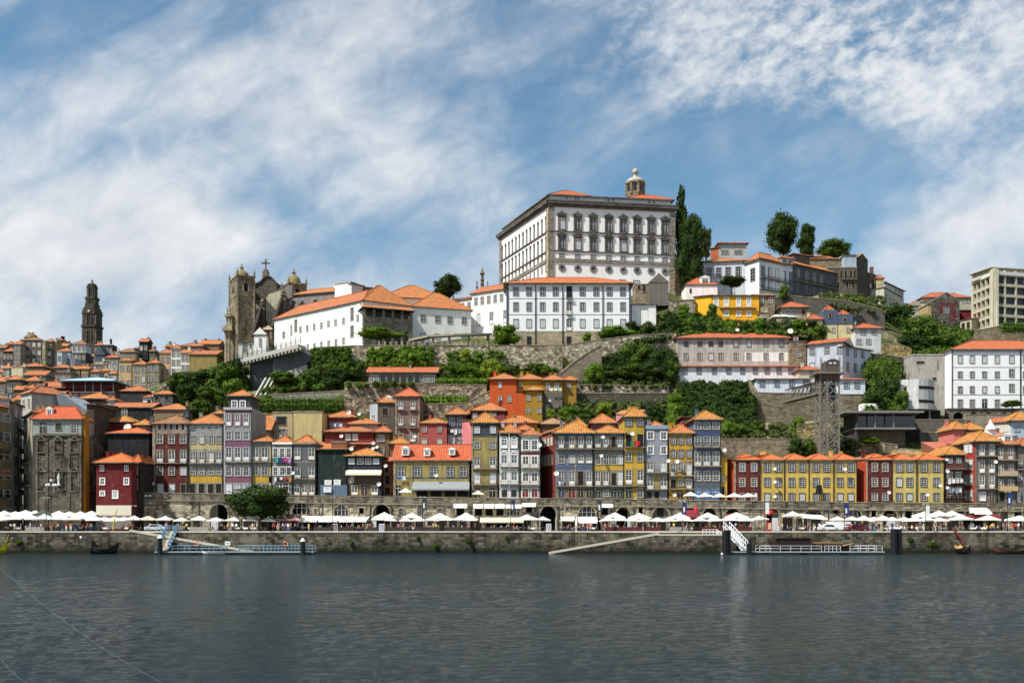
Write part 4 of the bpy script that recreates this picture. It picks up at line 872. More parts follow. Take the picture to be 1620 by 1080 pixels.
h('town_house','partly cut off grey house at the right edge of the row',1609,1650,797,706,FR+.3,11,wall=wallm('8a857c',.5),rh=2,rm=TILE2,rows=[(728,737,(1613.5,),7,'s'),(749,760,(1613,),7,'s'),(778,794,(1611.5,1624),6,'d',dict(g=WHD))],bals=[(1609,1650,742,IRON)])
h('town_house','tall blank house beyond the right edge of the row',1650,1730,798,700,FR,11,wall=OCH,rh=2.5,auto_w=(4,4))
# left block on the quay
r=h('chapel_front','blackened stone baroque front with a niche statue under a grey attic',56,130,836,687,207,14,wall=DST,roof=None,cat='chapel',corn=(686,689.5),corm=GRAND,pils=[(57,60),(73,76),(108,111),(126,129)],sm=GRAND,rows=[(722,739,(68,92,118),8,'x',dict(g=DST,sm=GRAND))],bands=[(741,743,GRAND),(779,782.5,GRAND),(787,836,stonem('7d7868','575347',1,.5,g=.7))])
chf=r
bld('x','',52,129,687,664,207.3,5,wall=wallm('a9b2ae',.35),rh=3.0,rm=tilem('dd6038',.3),ov=.5,rows=[(669,685,(68,),9,'d',dict(g=GRND)),(669.5,680,(92.6,),9,'x',dict(g=GRND)),(669,685,(117,),9,'s',dict(g=GL[1]))],parent=r,ext=.2,dormers=[(80.5,647.5,658,10)])
m=MB();m.lathe([(.5,0),(.45,.3),(.2,.4),(.25,1.1),(.3,1.7),(.18,2.2),(.1,2.35),(.17,2.55),(.02,2.8)],n=10)
o=m.build('statue',[plain('d8d6ce',.7,name='pale_stone')],r,smooth=True);o.matrix_parent_inverse=Matrix.Translation(-r.location);o.location=P(93,768,206.6)
h('town_house','narrow ochre strip house right of the chapel front',130.3,135,836,655,207.6,2,wall=wallm('c98a22',.4),roof='flat',rm=GRAND)
h('town_house','shadowy brown alley house behind the ochre strip',137,149,820,640,219,12,wall=wallm('54483e',.5),roof='shed',rh=1,rm=TILE4,rows=[(700,712,(141,),4,'x',dk),(730,742,(142,),4,'x',dk)])
r=h('quay_house','dark red house standing on the quay with a pale plinth',152,208,838,732.5,203,10,wall=wallm('702124',.3),rh=2.2,rm=tilem('e0713a',.2),ov=.6,rows=[(735.5,745,(161.5,200),7,'s',dict(fm=WHITE,sm=MAR)),(756,766,(162,200),7,'s',dict(fm=WHITE,sm=WHITE)),(776.5,783.5,(162,),7,'s',dict(sm=WHITE,fm=WHITE)),(776.5,787.5,(182.5,),7.5,'s',dict(sm=WHITE,fm=WHITE))],
      bands=[(799,815,plain('d9d2c0',.8,.9)),(816,836,plain('8a8378'))],sm=WHITE)
h('quay_house','annexe with shade painted into its dark walls beside the dark red quay house',209,222,838,732,206,9,wall=wallm('3a2a2a',.3),rh=1.6,rm=tilem('e0713a',.2),ov=.4,rows=[(737,750,(214,),7,'s'),(758,775,(214,),7,'x',dict(g=SLATE))])  # dark wall colour carries the shadow this annexe stands in
h('town_house','black tarred gable house above the dark red quay house',171,236,800,686,217,9,wall=wallm('20222b',.25),rh=1.6,rm=tilem('df6c38',.3),ov=.5,ext=1)
h('town_house','maroon corrugated house with a mottled roof above the tarred gable',163,212,760,668,227,10,wall=wallm('6e2b30',.35),rh=1.9,rm=TILE3,ov=.5)
h('town_house','small grey window house tucked beside the maroon corrugated wall',213,237,760,673,225,8,wall=wallm('6f7076',.4),rh=1.5,rm=TILE3,ov=.5,rows=[(676,683,(226,),8,'s')],dishes=[(202,676,6)])
for x in (65,92,118):
 for y0,y1 in ((697,715),(746,776)):
  m=MB();q,e_=P(x-7,y1,206.85),P(x+7,y0,206.85);m.box((q.x,206.8,q.z),(q.x+.2,207,e_.z));m.box((e_.x-.2,206.8,q.z),(e_.x,207,e_.z));m.box((q.x,206.8,q.z-.25),(e_.x,207,q.z));m.box((q.x-.2,206.7,e_.z),(e_.x+.2,207,e_.z+.25));cx_=(q.x+e_.x)/2
  m.bar((q.x,206.85,e_.z+.3),(cx_,206.85,e_.z+.95),.3);m.bar((cx_,206.85,e_.z+.95),(e_.x,206.85,e_.z+.3),.3);o=m.build('carved_frame',[stonem('8d8775','5a5548',1,.5,g=.7)],H[-5] if False else chf);o.matrix_parent_inverse=Matrix.Translation(-chf.location)
def street(lb,x0,x1,Y0,Y1,yb,ye,wall,rm,**k):return h('street_house',lb,x0,x1,yb,ye,Y0,9,Y1=Y1,wall=wall,rm=rm,roof=k.pop('roof','hip'),**k)
street('leaning grey rendered gable at the far left street',14,21,214,221,822,632,wallm('aeb0ae',.4),TILE,roof='flat',rh=1)
street('ochre brown balcony house at the far left edge',-22,13.5,205,212,826,640,wallm('8f7a52',.6),TILE2,auto_w=(6,3),bals=[(-10,12,790),(-10,12,750,plain('c9702c',.7)),(-10,12,715)])
street('grey street house with many small balconies near the left edge',21.5,36,216,226,822,636,wallm('97968e',.6),TILE,auto_w=(6,2,'f'),bals=[(22,35,780),(22,35,745),(22,35,712),(22,35,682)])
street('pale weathered street house touching the chapel front',36.5,51.5,222,210,826,662,wallm('b0aa94',.6),TILE,auto_w=(5,2),bals=[(37,51,770),(37,51,735)])
street('white-framed street house half hidden behind the chapel',33,50,232,228,780,625,wallm('c9c7bd',.5),TILE2,auto_w=(5,2))
# second row, between the front houses and the gardens
L=bld
h('house','old orange-roofed brown house behind the tall plum banded one',401,428,720,681,229,9,wall=wallm('8a6a50',.4),rh=4.0,rm=TILE,ov=.4,roof='gable')
r=h('house','windowed beige house below the long garden hedge',431,463,710,653,232,9,wall=wallm('c9b78e',.3),roof='flat',rm=GRAND,rows=[(659,672,(445,),15,'x',dk),(679,690,(446,),13,'s')])
h('house','blank sandy yellow wall house right of the windowed beige one',464,509.5,712,652,231.5,9,wall=wallm('d8c68c',.3),roof='flat',rm=GRAND)
h('house','red house with orange pyramid roof beside the sandy yellow wall',514,562,700,661,238,9,wall=wallm('9c3f3c',.35),rh=1.9,rm=TILE,ov=.6,rows=[(668,677,(527,537),9,'s',dict(g=GL[3]))],dishes=[(552,653,3.5),(568,655,2.8)])
h('house','small pinkish white house with wide orange roof below the corrugated gable',552,597,700,671.5,235,8,wall=wallm('d9c5c0',.3),rh=1.7,rm=TILE,ov=.9,rows=[(672.5,678,(565,579),6,'s')])
h('house','long dark red house with pair of white shutters under mottled roof',514,592,720,683.5,230,8,wall=wallm('8b3a36',.35),rh=1.5,rm=TILE2,ov=.7,rows=[(686,696,(550.5,562),8,'s',dict(g=CURT,fm=WHITE))],dishes=[(540,690,3.2)])
h('house','tiny orange lean-to roof house left of the netted building',504,525,716,709,225,6,wall=wallm('a56a4c',.4),roof='shed',rh=1.8,rm=TILE,ov=.5)
h('house','low brick red house with round tank under the shuttered house',547,591,722,703,226.8,5,wall=wallm('a0482f',.4),roof='shed',rh=.9,rm=TILE2,ov=.5,dishes=[(590.5,701,3),(590,709.5,3),(596,707,3)])
h('house','brown timbered house with bay window right of the round tank',594,616,740,684,229,8,wall=wallm('7d6a4e',.5),rh=1.6,rm=TILE2,ov=.7,rows=[(688,698,(603,),9,'s'),(708,717,(603,),9,'s')])
h('house','orange-roofed low house tucked left of the ochre house roof',617,645,730,702.5,226.5,7,wall=wallm('8d6a4a',.4),rh=1.7,rm=TILE3,ov=.6)
h('house','grey-brown house with dormer and blue-white side wall',598,624.5,705,637.5,239,9,wall=wallm('6b6256',.5),rh=2.2,rm=TILE,ov=.4,rows=[(645.5,657,(609.5,),9,'x',dk),(670,677,(609.5,),7,'x',dk)],dormers=[(616,629,636,8)])
h('house','pale blue-grey corrugated side house left of the dormer house',585,597.5,690,638,241,7,Y1=239,wall=wallm('b7bfc6',.3),roof='shed',rh=1,rm=plain('a9b2ba',.5),ov=.2)
h('house','tall mauve-brown house with stone quoins and iron balconies',625,664,712,627.5,237,10,wall=wallm('9a7d74',.45),rh=2.4,rm=tilem('da6a42',.25),ov=.4,rows=[(634.5,647,(634,653),8,'f',dict(fm=WHITE)),(661,672.5,(634,653),8,'f',dict(fm=WHITE)),(686,698,(634,653),8,'f',dict(fm=WHITE))],pils=[(625.3,628),(661.5,664)],bals=[(629,642,648,IRON,.5,.7),(647,660,648,IRON,.5,.7),(629,642,676,IRON,.6,.9),(647,660,676,IRON,.6,.9)],dishes=[(656,690.5,3)])
r=h('house','salmon red house with two white lower windows behind the dormers',664.5,707,710,670,235,9,wall=wallm('c0605a',.35),rh=1.6,rm=TILE,ov=.4,rows=[(675,683,(672,695.5),6,'s'),(694,701,(671,695.5),8,'s',dict(g=CURT))])
h('house','grey laundry-hung house under an orange cap roof right of the salmon one',708,737,712,656.5,236,9,wall=wallm('7f7e80',.5),rh=2.0,rm=TILE,ov=.8,rows=[(660,674,(715,728),9,'s',dict(sm=SLATE)),(688,701,(714,729),10,'s',dict(g=CURT))],bals=[(709,738,679,IRON,.8,.8)])
h('house','bright pink plaster gable left of the slate-topped yellow house',731,746,730,666,225,9,Y1=222,wall=wallm('d9848a',.3),roof='shed',rh=1.6,rm=TILE,ov=.3)
h('house','small dark orange-roofed house behind the pink gable',737,759,700,655,240,8,wall=wallm('6d3a34',.4),rh=1.8,rm=TILE,ov=.5)
h('house','maroon house with two bright dormer windows below the orange house',746,800,700,650,232,9,wall=wallm('70312c',.4),rh=2.4,rm=TILE,ov=.5,rows=[(654,661,(751.5,781),6.5,'s',dict(g=CURT))])
h('house','ochre wall house with broad orange hip roof behind the arched house',790,850,710,670,226,8,wall=wallm('b98a35',.4),rh=2.2,rm=TILE,ov=.7)
h('house','low house with dark tile roof beside the dark alley top',818,842,712,681,223,5,wall=wallm('6f5a4a',.4),rh=1.4,rm=TILE2,ov=.5,dishes=[(842,680,2.5)])
h('house','mottled pale roof house behind the slate-blue tiled house',855,893,705,671.5,232,9,wall=wallm('8a6f5e',.5),rh=1.7,rm=tilem('c98a6a',.7),ov=.5)
h('house','little orange pyramid roof house behind the grey balcony house',905,926,700,676,230,7,wall=wallm('9d8c76',.4),rh=2.1,rm=TILE3,ov=.6)
h('house','mauve house with white roof terrace rail left of the tall yellow one',935,974,700,670,227.5,8,wall=wallm('7a5668',.35),rh=2.5,rm=TILE,ov=.6,rows=[(673,680,(961,969),7,'s',dict(fm=WHITE))])
h('house','pink house with orange lean-to roof behind the tall yellow one',974.5,1013,700,656,228.5,9,Y1=227,wall=wallm('e09aa4',.3),roof='shed',rh=1.9,rm=tilem('e0844c',.35),ov=.1)
h('house','coral red gabled house left of the tall blue one',1079,1097.5,720,668,224,9,Y1=221,wall=wallm('cf5054',.3),roof='shed',rh=1.0,rm=TILE,ov=.25)
r=h('house','flat red roofed rear house with a round chimney by the coral gable',1081,1112,700,660,232,6,wall=wallm('b04a40',.4),roof='shed',rh=.6,rm=TILE,ov=.5)
orh=r=h('house','big bright orange plank-clad house below the old garden wall',775,817,690,600.5,246,10,wall=ORW,rh=1.9,rm=TILE,ov=.6,rows=[(604,613.5,(791,),4.5,'s',dict(fm=WHITE)),(626,635.5,(791,806),5,'s',dict(fm=WHITE))],cat='house')
for z in range(22):
 pass
h('house','ochre house with two storeys of pale windows joined to the orange one',830.5,858,700,618,243.5,9,wall=wallm('b08a2c',.3),rh=1.4,rm=TILE3,ov=.6,rows=[(624.5,633,(836,853),5.5,'s'),(645,653,(836,853),5.5,'s')])
h('house','yellow upper house under the long orange roof beside the orange one',817.5,858,640,601,249,9,wall=wallm('c9982e',.3),rh=1.9,rm=TILE,ov=.6,rows=[(604,611,(824,),4,'s')])
h('house','olive ochre house with sheets hung below its two windows',858.5,890,690,602,247.5,10,wall=wallm('9a7c33',.35),rh=1.7,rm=TILE,ov=.6,rows=[(606,616,(867,881),5.5,'s',dict(fm=WHITE,g=GL[3])),(640,650,(866,880),5,'s')],bands=[(620,688,wallm('77726a',.4))],dishes=[(869,634,2.6)])
h('house','small ochre end house right of the hung sheets',890.5,912,640,602,248.5,9,wall=wallm('a98432',.35),rh=1.3,rm=TILE,ov=.5,rows=[(605.5,613,(900,),5,'s')])
L('x','',817,830.3,690,619,245.6,9,wall=ORW,parent=orh,roof='shed',rh=.5,rm=TILE,ov=.2)
r=h('garden_house','long low garden house with red roof and veranda on the terrace',583,690,607,590,253,7,wall=wallm('8d8f86',.4),roof='gable',rh=1.9,rm=tilem('cf6a42',.45),ov=.6,rows=[(592.5,604,(588,596),6,'s',dict(g=GL[3])),(593,606,sp(606,660,6),8,'x',dict(g=GL[2])),(593,604,(674,684),7,'s',dict(g=GL[3]))])
# monastery (church, long white wings)
mono=thing('monastery','long white monastery ranges with orange roofs joined to the old church','monastery',(xof(574,274),274,50))
L('x','',434,574.5,548,505,300,11,Y1=274,wall=WHI,parent=mono,rh=2.6,rm=TILE2,ov=.5,roof='gable',ext=1,
  rows=[]) if False else None
def wing(x0,Y0,y0,x1,Y1,y1,ybt,d,rows,wall=WHI,rh=2.8,rm=TILE2,roof='gable',Yr=None,ov=.5,fm=SASH,parent=None,ext=3,pils=(),corn=None,inset=1):
 """wing given at its nearer corner's eave height so the eave stays level"""
 Yn=min(Y0,Y1);ye_n=y1 if Y1<Y0 else y0
 Zn=zof(ye_n,Yn);yeL=YH-(Zn-CH)*F/Y0;zb=zof(ybt,Yn);ybL=YH-(zb-CH)*F/Y0
 rr=[]
 for r_ in rows:
  a,b=[YH-(zof(q,Yn)-CH)*F/Y0 for q in r_[:2]];rr.append((a,b)+tuple(r_[2:]))
 cc=None
 if corn:cc=[YH-(zof(q,Yn)-CH)*F/Y0 for q in corn]
 return L('x','',x0,x1,ybL,yeL,Y0,d,Y1=Y1,wall=wall,parent=parent or mono,rh=rh,rm=rm,ov=ov,roof=roof,rows=rr,ext=ext,fm=fm,pils=pils,corn=cc,inset=inset)
wx=(449,472,484.5,495,508,519.7,531,543.4)
wing(434,300,0,574.5,274,476,541,12,[(497,506,(475.5,486,497,508.5,519.7,531,543.4,566),3.4,'s',dict(g=GL[3])),(529,538,(487,497.5,508.5,520,531.5,543.5),3.4,'s',dict(g=GL[3])),(483,503,(468,557),4.5,'s'),(512,530,(557,),5,'s'),(500,510,(449,),4,'s'),(491,508,(461,),2,'s')],rh=4.6,roof='hip',inset=.8)
wing(574.7,274,476,652.5,281.6,485,545,14,[],rh=6.6,rm=TILE,roof='hip')
wing(652.5,281.6,485.6,745.5,287,491,546,16,[(496.5,507,(669.5,692.5,712,734.5),7,'s',dict(g=GL[3])),(526,533,(669.5,692,734),7,'s')],rh=6.4,rm=TILE,roof='hip')
wing(604,292,470,708,296,470,500,18,[],rh=6.0,rm=TILE,roof='hip',wall=WHI)
wing(745.5,291,475,805,284,457,546,12,[(464,475,(719,733,743,753,763,773,783.3,793.3),4.2,'s')][:0]+[(463.5,475,(753,763,773,783.5,793.5),4.5,'s',dict(g=GL[3])),(490,509,(757,777.5,799),4.5,'f')],rh=3.2,rm=TILE2,roof='gable')
wing(700,297,478,745.3,291.2,472,490,9,[(478,486,(722,732,742),4.2,'s')],rh=1.6,rm=TILE2,roof='gable')
wing(529.5,306,447,556,303,447,480,8,[],rh=.1,roof='flat',wall=WHI,rm=GRAND)
wing(556,303,449,574,306,450,480,9,[],rh=1.5,roof='shed',wall=wallm('d6d6d4',.3),rm=SLATE)
wing(576,308,455,608,310,458,480,9,[(459,464,(584,592,600),4,'s')],rh=1,wall=wallm('8d8a80',.4),rm=TILE2)
lo=mono;m=MB();A=Vector((xof(577,271),271));B=Vector((xof(651,276),276));u=(B-A).normalized();v=Vector((-u.y,u.x));LL=(B-A).length
zr=zof(487,271);zm=zof(507,271);zb=zof(541,271);nb=5
for i in range(nb+1):
 q=A+u*(LL*i/nb);m.prism([q-u*.35,q+u*.35,q+u*.35+v*.7,q-u*.35+v*.7],zb-2,zr-.1)
for i in range(nb):
 q0=A+u*(LL*i/nb+.35);q1=A+u*(LL*(i+1)/nb-.35);w2=(q1-q0).length/2;c=(q0+q1)/2
 for k in range(8):
  a0,a1=PI*k/8,PI*(k+1)/8;pa=c-u*w2*math.cos(a0);pb=c-u*w2*math.cos(a1);za=zm-3.2+w2*math.sin(a0);zc=zm-3.2+w2*math.sin(a1)
  m.q([(pa.x,pa.y,za),(pb.x,pb.y,zc),(pb.x,pb.y,zm),(pa.x,pa.y,zm)]);m.q([(pa.x,pa.y,za),(pa.x+v.x*.6,pa.y+v.y*.6,za),(pb.x+v.x*.6,pb.y+v.y*.6,zc),(pb.x,pb.y,zc)])
m.prism([A-u*.3-v*.1,B+u*.3-v*.1,B+u*.3+v*.7,A-u*.3+v*.7],zm,zm+.4)
m.prism([A-u*.2-v*.05,B+u*.2-v*.05,B+u*.2+v*.05,A-u*.2+v*.05],zm+.4,zm+1.3)
o=m.build('loggia',[stonem('958d7c','6d6656',.9,.45,g=.5)],mono);o.matrix_parent_inverse=Matrix.Translation(-mono.location)
rb=MB();roof_geo(rb,A,u,v,LL,4.5,zr,2.3,.9,'shed');o=rb.build('roof',[TILE,GRAND,WHI],mono);o.matrix_parent_inverse=Matrix.Translation(-mono.location)
m=MB();q=A+v*3.0;e=B+v*3.0;m.q([(q.x,q.y,zb),(e.x,e.y,zb),(e.x,e.y,zr),(q.x,q.y,zr)]);o=m.build('wall',[wallm('77746a',.4)],mono);o.matrix_parent_inverse=Matrix.Translation(-mono.location)
CHS=stonem('a09379','6f6553',1.1,.5,g=.7,k=.85,name='church_stone');CHL=wallm('cfc7ab',.5,.85,name='church_render');CHG=wallm('9c9390',.5,.8,name='church_flank')
ch=thing('church','grey granite church with two domed towers and a cross above its gable','church',(xof(383,304),304,45))
def part(mb,nm,mats,root,smooth=False):
 o=mb.build(nm,mats,root,smooth);o.matrix_parent_inverse=Matrix.Translation(-root.location);return o
DOME=plain('8d8350',.8,.75,name='mossy_dome',var=.5)
def ctower(x0,xc,x1,Y,ytop,ybase,belf,ydt,yl,dsc=1.0):
 """tower seen on its corner: left face (x0..xc) and right face (xc..x1)"""
 A=Vector((xof(xc,Y),Y));Bp=Vector((xof(x1,Y+2.2),Y+2.2));u=(Bp-A);w_=u.length;u.normalize();v=Vector((-u.y,u.x));
 Cp=Vector((xof(x0,Y+8),Y+8));dl=(Cp-A);d_=dl.length;dl.normalize()
 pts=[A,A+u*w_,A+u*w_+dl*d_,A+dl*d_];c=sum(pts,Vector((0,0)))/4;zt=zof(ytop,Y);zb=zof(ybase,Y)-3
 m=MB();m.prism(pts,zb,zt);
 def grow(k):return [c+(p-c)*k for p in pts]
 m.prism(grow(1.14),zt,zt+.5,0);m.prism(grow(1.06),zt-.7,zt,0);zmid=zof(belf[2],Y);m.prism(grow(1.06),zmid-.25,zmid+.25)
 for p in pts:
  q=c+(p-c)*1.0;m.box((q.x-.3,q.y-.3,zb),(q.x+.3,q.y+.3,zt-.7))
 for p in grow(1.02):m.lathe([(.35,0),(.35,.5),(.15,.6),(.36,1.0),(.25,1.4),(.08,1.6),(.16,1.9),(.02,2.2)],(p.x,p.y,zt+.5),8)
 part(m,'tower',[CHS],ch)
 r=min(w_,d_)/2*.92*dsc;m=MB();hd=zof(ydt,Y)-zt-.5
 m.lathe([(r*1.05,0),(r*1.05,.5)]+[(r*math.cos(a),.5+(hd-.5)*math.sin(a)) for a in sp(0,PI/2*.93,9)],(c.x,c.y,zt+.5),16)
 part(m,'dome',[DOME],ch,True);m=MB();z0=zof(ydt,Y)-.15;hl=zof(yl,Y)-z0
 m.lathe([(.75,0),(.75,.3),(.45,.4),(.45,hl*.35),(.8,hl*.4),(.5,hl*.5),(.15,hl*.6),(.3,hl*.7),(.1,hl*.8),(.05,hl)],(c.x,c.y,z0),8)
 m.bar((c.x-.5,c.y,z0+hl*.88),(c.x+.5,c.y,z0+hl*.88),.12);part(m,'lantern',[CHS],ch)
 for P0,dd_,L_,nn in ((A,u,w_,-v),(A,dl,d_,Vector((-dl.y,dl.x))*1)):
  if nn.dot(P0-c)<0:nn=-nn
  q=P0+dd_*L_/2+nn*.06;hw=L_*.13;z0,z1=zof(belf[1],Y),zof(belf[0],Y);m=MB()
  for k in range(-1,2,2):m.bar((q.x+dd_.x*hw*k*1.25,q.y+dd_.y*hw*k*1.25,z0),(q.x+dd_.x*hw*k*1.25,q.y+dd_.y*hw*k*1.25,z1-hw*.4),.4)
  part(m,'belfry_frame',[GRAN],ch);m=MB();pp=[(-hw,z0),(hw,z0)]+[(hw*math.cos(a),z1-hw+hw*math.sin(a)) for a in sp(0,PI,7)]
  m.q([(q.x+dd_.x*a,q.y+dd_.y*a,b) for a,b in pp]);part(m,'belfry_opening',[DARK],ch)
 return A,u,v,dl
ctower(363.5,375.8,402,304,437,575,(446,459,466),420.5,410)
ctower(446,457,484,326,449,500,(455,464,470),428.5,418,.95)
m=MB();G=[(402,470),(402,452),(406,449),(411,447),(415,443),(418.5,439),(423,437.5),(428,438.5),(432,442),(436,446.5),(439,449.5),(438,456),(438,475)]
Yg=314;f0=[(xof(x,Yg),Yg,zof(y,Yg)) for x,y in G];f1=[(a,Yg+1.4,c) for a,b,c in f0];n_=len(G)
m.q(f0[::-1]);m.q(f1)
for i in range(n_):j=(i+1)%n_;m.q([f0[i],f0[j],f1[j],f1[i]])
for i in range(1,n_-2):m.bar(Vector(f0[i])+Vector((0,.6,.15)),Vector(f0[i+1])+Vector((0,.6,.15)),2,.4)
part(m,'gable',[stonem('6e675e','4f4a44',1,.5,g=.5)],ch)
m=MB();c=P(420.5,437,Yg+.7);m.box((c.x-1.0,c.y-.6,c.z-.2),(c.x+1.0,c.y+.6,c.z+1.6));m.box((c.x-.65,c.y-.4,c.z+1.6),(c.x+.65,c.y+.4,c.z+2.2));m.bar((c.x,c.y,c.z+2.2),(c.x,c.y,c.z+5.3),.42);m.bar((c.x-1.15,c.y,c.z+4.3),(c.x+1.15,c.y,c.z+4.3),.42,.4)
for dx,dz in ((-1.15,4.3),(1.15,4.3),(0,5.4)):m.lathe([(.1,-.3),(.34,0),(.1,.3)],(c.x+dx,c.y,c.z+dz),6)
part(m,'cross',[GRAND],ch)
def poly(pts,Y,th,nm,mat,root=ch):
 m=MB();f0=[P(x,y,Y) for x,y in pts];f1=[q+Vector((0,th,0)) for q in f0];n_=len(pts)
 m.q(f0[::-1]);m.q(f1)
 for i in range(n_):j=(i+1)%n_;m.q([f0[i],f0[j],f1[j],f1[i]])
 return part(m,nm,[mat],root)
poly([(402,560),(402,478),(410,484),(416,486),(462,470),(462,450),(430,462),(423,466),(423,455),(402,462)][::-1],315,2,'nave_wall',CHG)
poly([(386,541),(386,492),(412,487),(412,560)][::-1],310,3,'lower_wall',CHL)
poly([(421,520),(421,470),(445,462),(445,472),(436,512)][::-1],311.5,3,'lower_wall',CHL)
for (xa,ya,xb,yb2) in ((413,487,399,532),(446,472,431,518)):
 m=MB();a,b=P(xa,ya,306),P(xb,yb2,302);m.bar(a,b,1.0,.8);m.q([a,b,b+Vector((3.2,5,-2)),a+Vector((2.5,6,-8))]);part(m,'buttress',[stonem('4e4a42','37342e',1,.5,g=.4)],ch)
 m=MB();c=P(xa+2.5,ya-4,307);m.box((c.x-.7,c.y-.6,c.z-9),(c.x+.7,c.y+.6,c.z));m.lathe([(1.0,0),(1.0,.3),(.5,.5),(.8,1.2),(.55,1.8),(.2,2.4),(.4,3.0),(.05,3.8)],(c.x,c.y,c.z),8);part(m,'pinnacle',[GRAND],ch)
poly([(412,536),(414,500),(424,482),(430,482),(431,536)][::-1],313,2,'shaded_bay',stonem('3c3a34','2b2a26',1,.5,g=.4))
wing(460,320,470,530,315,462,510,14,[(472,484,(499,),6,'x',dk),(474,484,(521,),5,'x',dk)],wall=CHG,rh=3.2,rm=TILE,roof='hip',parent=ch,inset=.6)
wing(437,318,474,461,319,472,520,6,[],wall=CHG,rh=.2,rm=GRAND,roof='flat',parent=ch)
poly([(424,490),(424,466),(446,458),(446,484)][::-1],312.5,2,'upper_wall',CHL)
poly([(400,560),(400,467),(423,458),(462,452),(462,560)][::-1],320,2,'nave_wall',CHG)
m=MB()
for x in (358,362.5):
 c=P(x,574,306);z1=zof(524,306);m.tube([(c.x,c.y,c.z-3),(c.x,c.y,z1)],.55,8)
m.box((P(353,524,306).x,304.5,zof(524,306)),(P(369,524,306).x,311,zof(519.5,306)));m.box((P(355.5,519,306).x,305,zof(519.5,306)),(P(368,519,306).x,310,zof(515,306)))
for x in (359,363.5):
 c=P(x,515,306);z1=zof(501,306);m.tube([(c.x,c.y,c.z),(c.x,c.y,z1)],.38,8)
m.box((P(356,501,306).x,305.2,zof(501,306)),(P(367,501,306).x,309.5,zof(498,306)))
for x in (359.5,364):c=P(x,498,306);m.lathe([(.5,0),(.5,.6),(.15,.9),(.3,1.4),(.05,2.8)],c,8)
part(m,'front_columns',[ASH],ch)
L('x','',402,421,560,530,298,6,wall=WHI,parent=ch,roof='gablef',rh=2.2,rm=tilem('d4583a',.3),rows=[(536,548,(412,),3,'s')],ov=.3)
L('x','',415,430,533,522,301,3,wall=ASH,parent=ch,roof='hip',rh=1.5,rm=ASH,ov=.4,rows=[(523,531,(419.5,424.5),3.5,'x',dk)])
L('x','',377,402,560,541,300,6,wall=wallm('d8d8d2',.3),parent=ch,roof='shed',rh=.4,rm=GRAN,rows=[(543,557,(387.5,),7,'s',dict(g=GL[1])),(545,550,(397,),2,'x',dk)])
va=thing('viaduct','concrete viaduct carrying a railed road up to the church square','viaduct',P(430,580,276))
m=MB();a,b=P(372,576,279),P(478,549,271)
m.bar(a,b,4,1.1);part(m,'deck_edge',[plain('b7b4ab',.8,.8,name='concrete')],va)
m=MB();
for i in range(20):q=a+(b-a)*(i/19);m=MB();m.box((q.x-.22,q.y-2.6,q.z-1.3),(q.x+.22,q.y-1.8,q.z-.4));part(m,'bracket',[plain('b7b4ab',.8,.8,name='concrete')],va)
m=MB()
for i in range(45):q=a+(b-a)*(i/44)+Vector((0,-1.8,.5));m.bar(q,q+Vector((0,0,1.3)),.05)
for hgt in (1.2,1.75):m.bar(a+Vector((0,-1.8,hgt)),b+Vector((0,-1.8,hgt)),.07)
for i in range(15):q=a+(b-a)*(i/14)+Vector((0,-1.8,.5));m.bar(q,q+Vector((0,0,2.2)),.16)
part(m,'railing',[IRON],va)
SHC=wallm('6e7478',.55,name='stained_concrete')
poly([(395,574),(395,625),(402,628),(420,606),(432,590),(434,575),(434,567)][::-1],277,2,'abutment',SHC,va)
poly([(432,564),(432,592),(452,588),(470,584),(478,580),(492,570),(492,553),(478,553)][::-1],274,2,'retaining_wall',SHC,va)
poly([(452,588),(470,582),(486,576),(486,612),(480,612),(479,590),(470,594),(466,606),(460,596)][::-1],272.5,1.2,'ramp_side',plain('b7b4ab',.8,.8,name='concrete'),va)
for i,xx in enumerate((397,404,411)):m=MB();m.bar(P(xx+24,598,262),P(xx,640,256),.5);part(m,'strut',[plain('b7b4ab',.8,.8,name='concrete')],va)
# palace
pal=thing('palace','huge white bishop palace on the hilltop with dark carved window surrounds','palace',(xof(868.6,300),300,70))
PW=wallm('f3f2ee',.16,.92,name='white_render');PS=stonem('7b756b','57524a',1,.5,g=.5,k=.8,name='palace_granite');PSL=stonem('a39c8e','7b756a',1,.5,g=.5,name='palace_plinth')
pcx=(889,913.8,938.5,963,986,1008,1030,1052)
fk=dict(sm=PS,fm=WHITE)
prow=[(343,361.5,pcx,9.6,'p',fk),(375,393,pcx,9.6,'p',fk),(401,407.5,pcx,7.5,'s',fk),(419.5,425.5,pcx,5.5,'o',dict(sm=PSL,g=GL[2])),(439,444,(1007,985),9,'s',fk)]
def palwing(x0,Y0,x1,Y1,rows,far=False):
 wing(x0,Y0,326,x1,Y1,326,470,34 if not far else 12,rows,wall=PW,rh=.2,roof=None,parent=pal,ext=4)
palwing(868.6,300,1067,305.6,prow)
A0=Vector((xof(868.6,300),300));E0=Vector((xof(791,336),336));u=(A0-E0).normalized();Lf=(A0-E0).length
ncol=13
def rayx(X,Y):return 810+X/Y*F
cols=[rayx(*(E0+u*(Lf*(i+.75)/(ncol+.5)))) for i in range(ncol)]
def zr(y):return zof(y,300)
b=MB();v2=Vector((-u.y,u.x));b.prism([E0,A0,A0+v2*12,E0+v2*12],zof(470,300)-4,zr(326));part(b,'wall',[PW],pal)
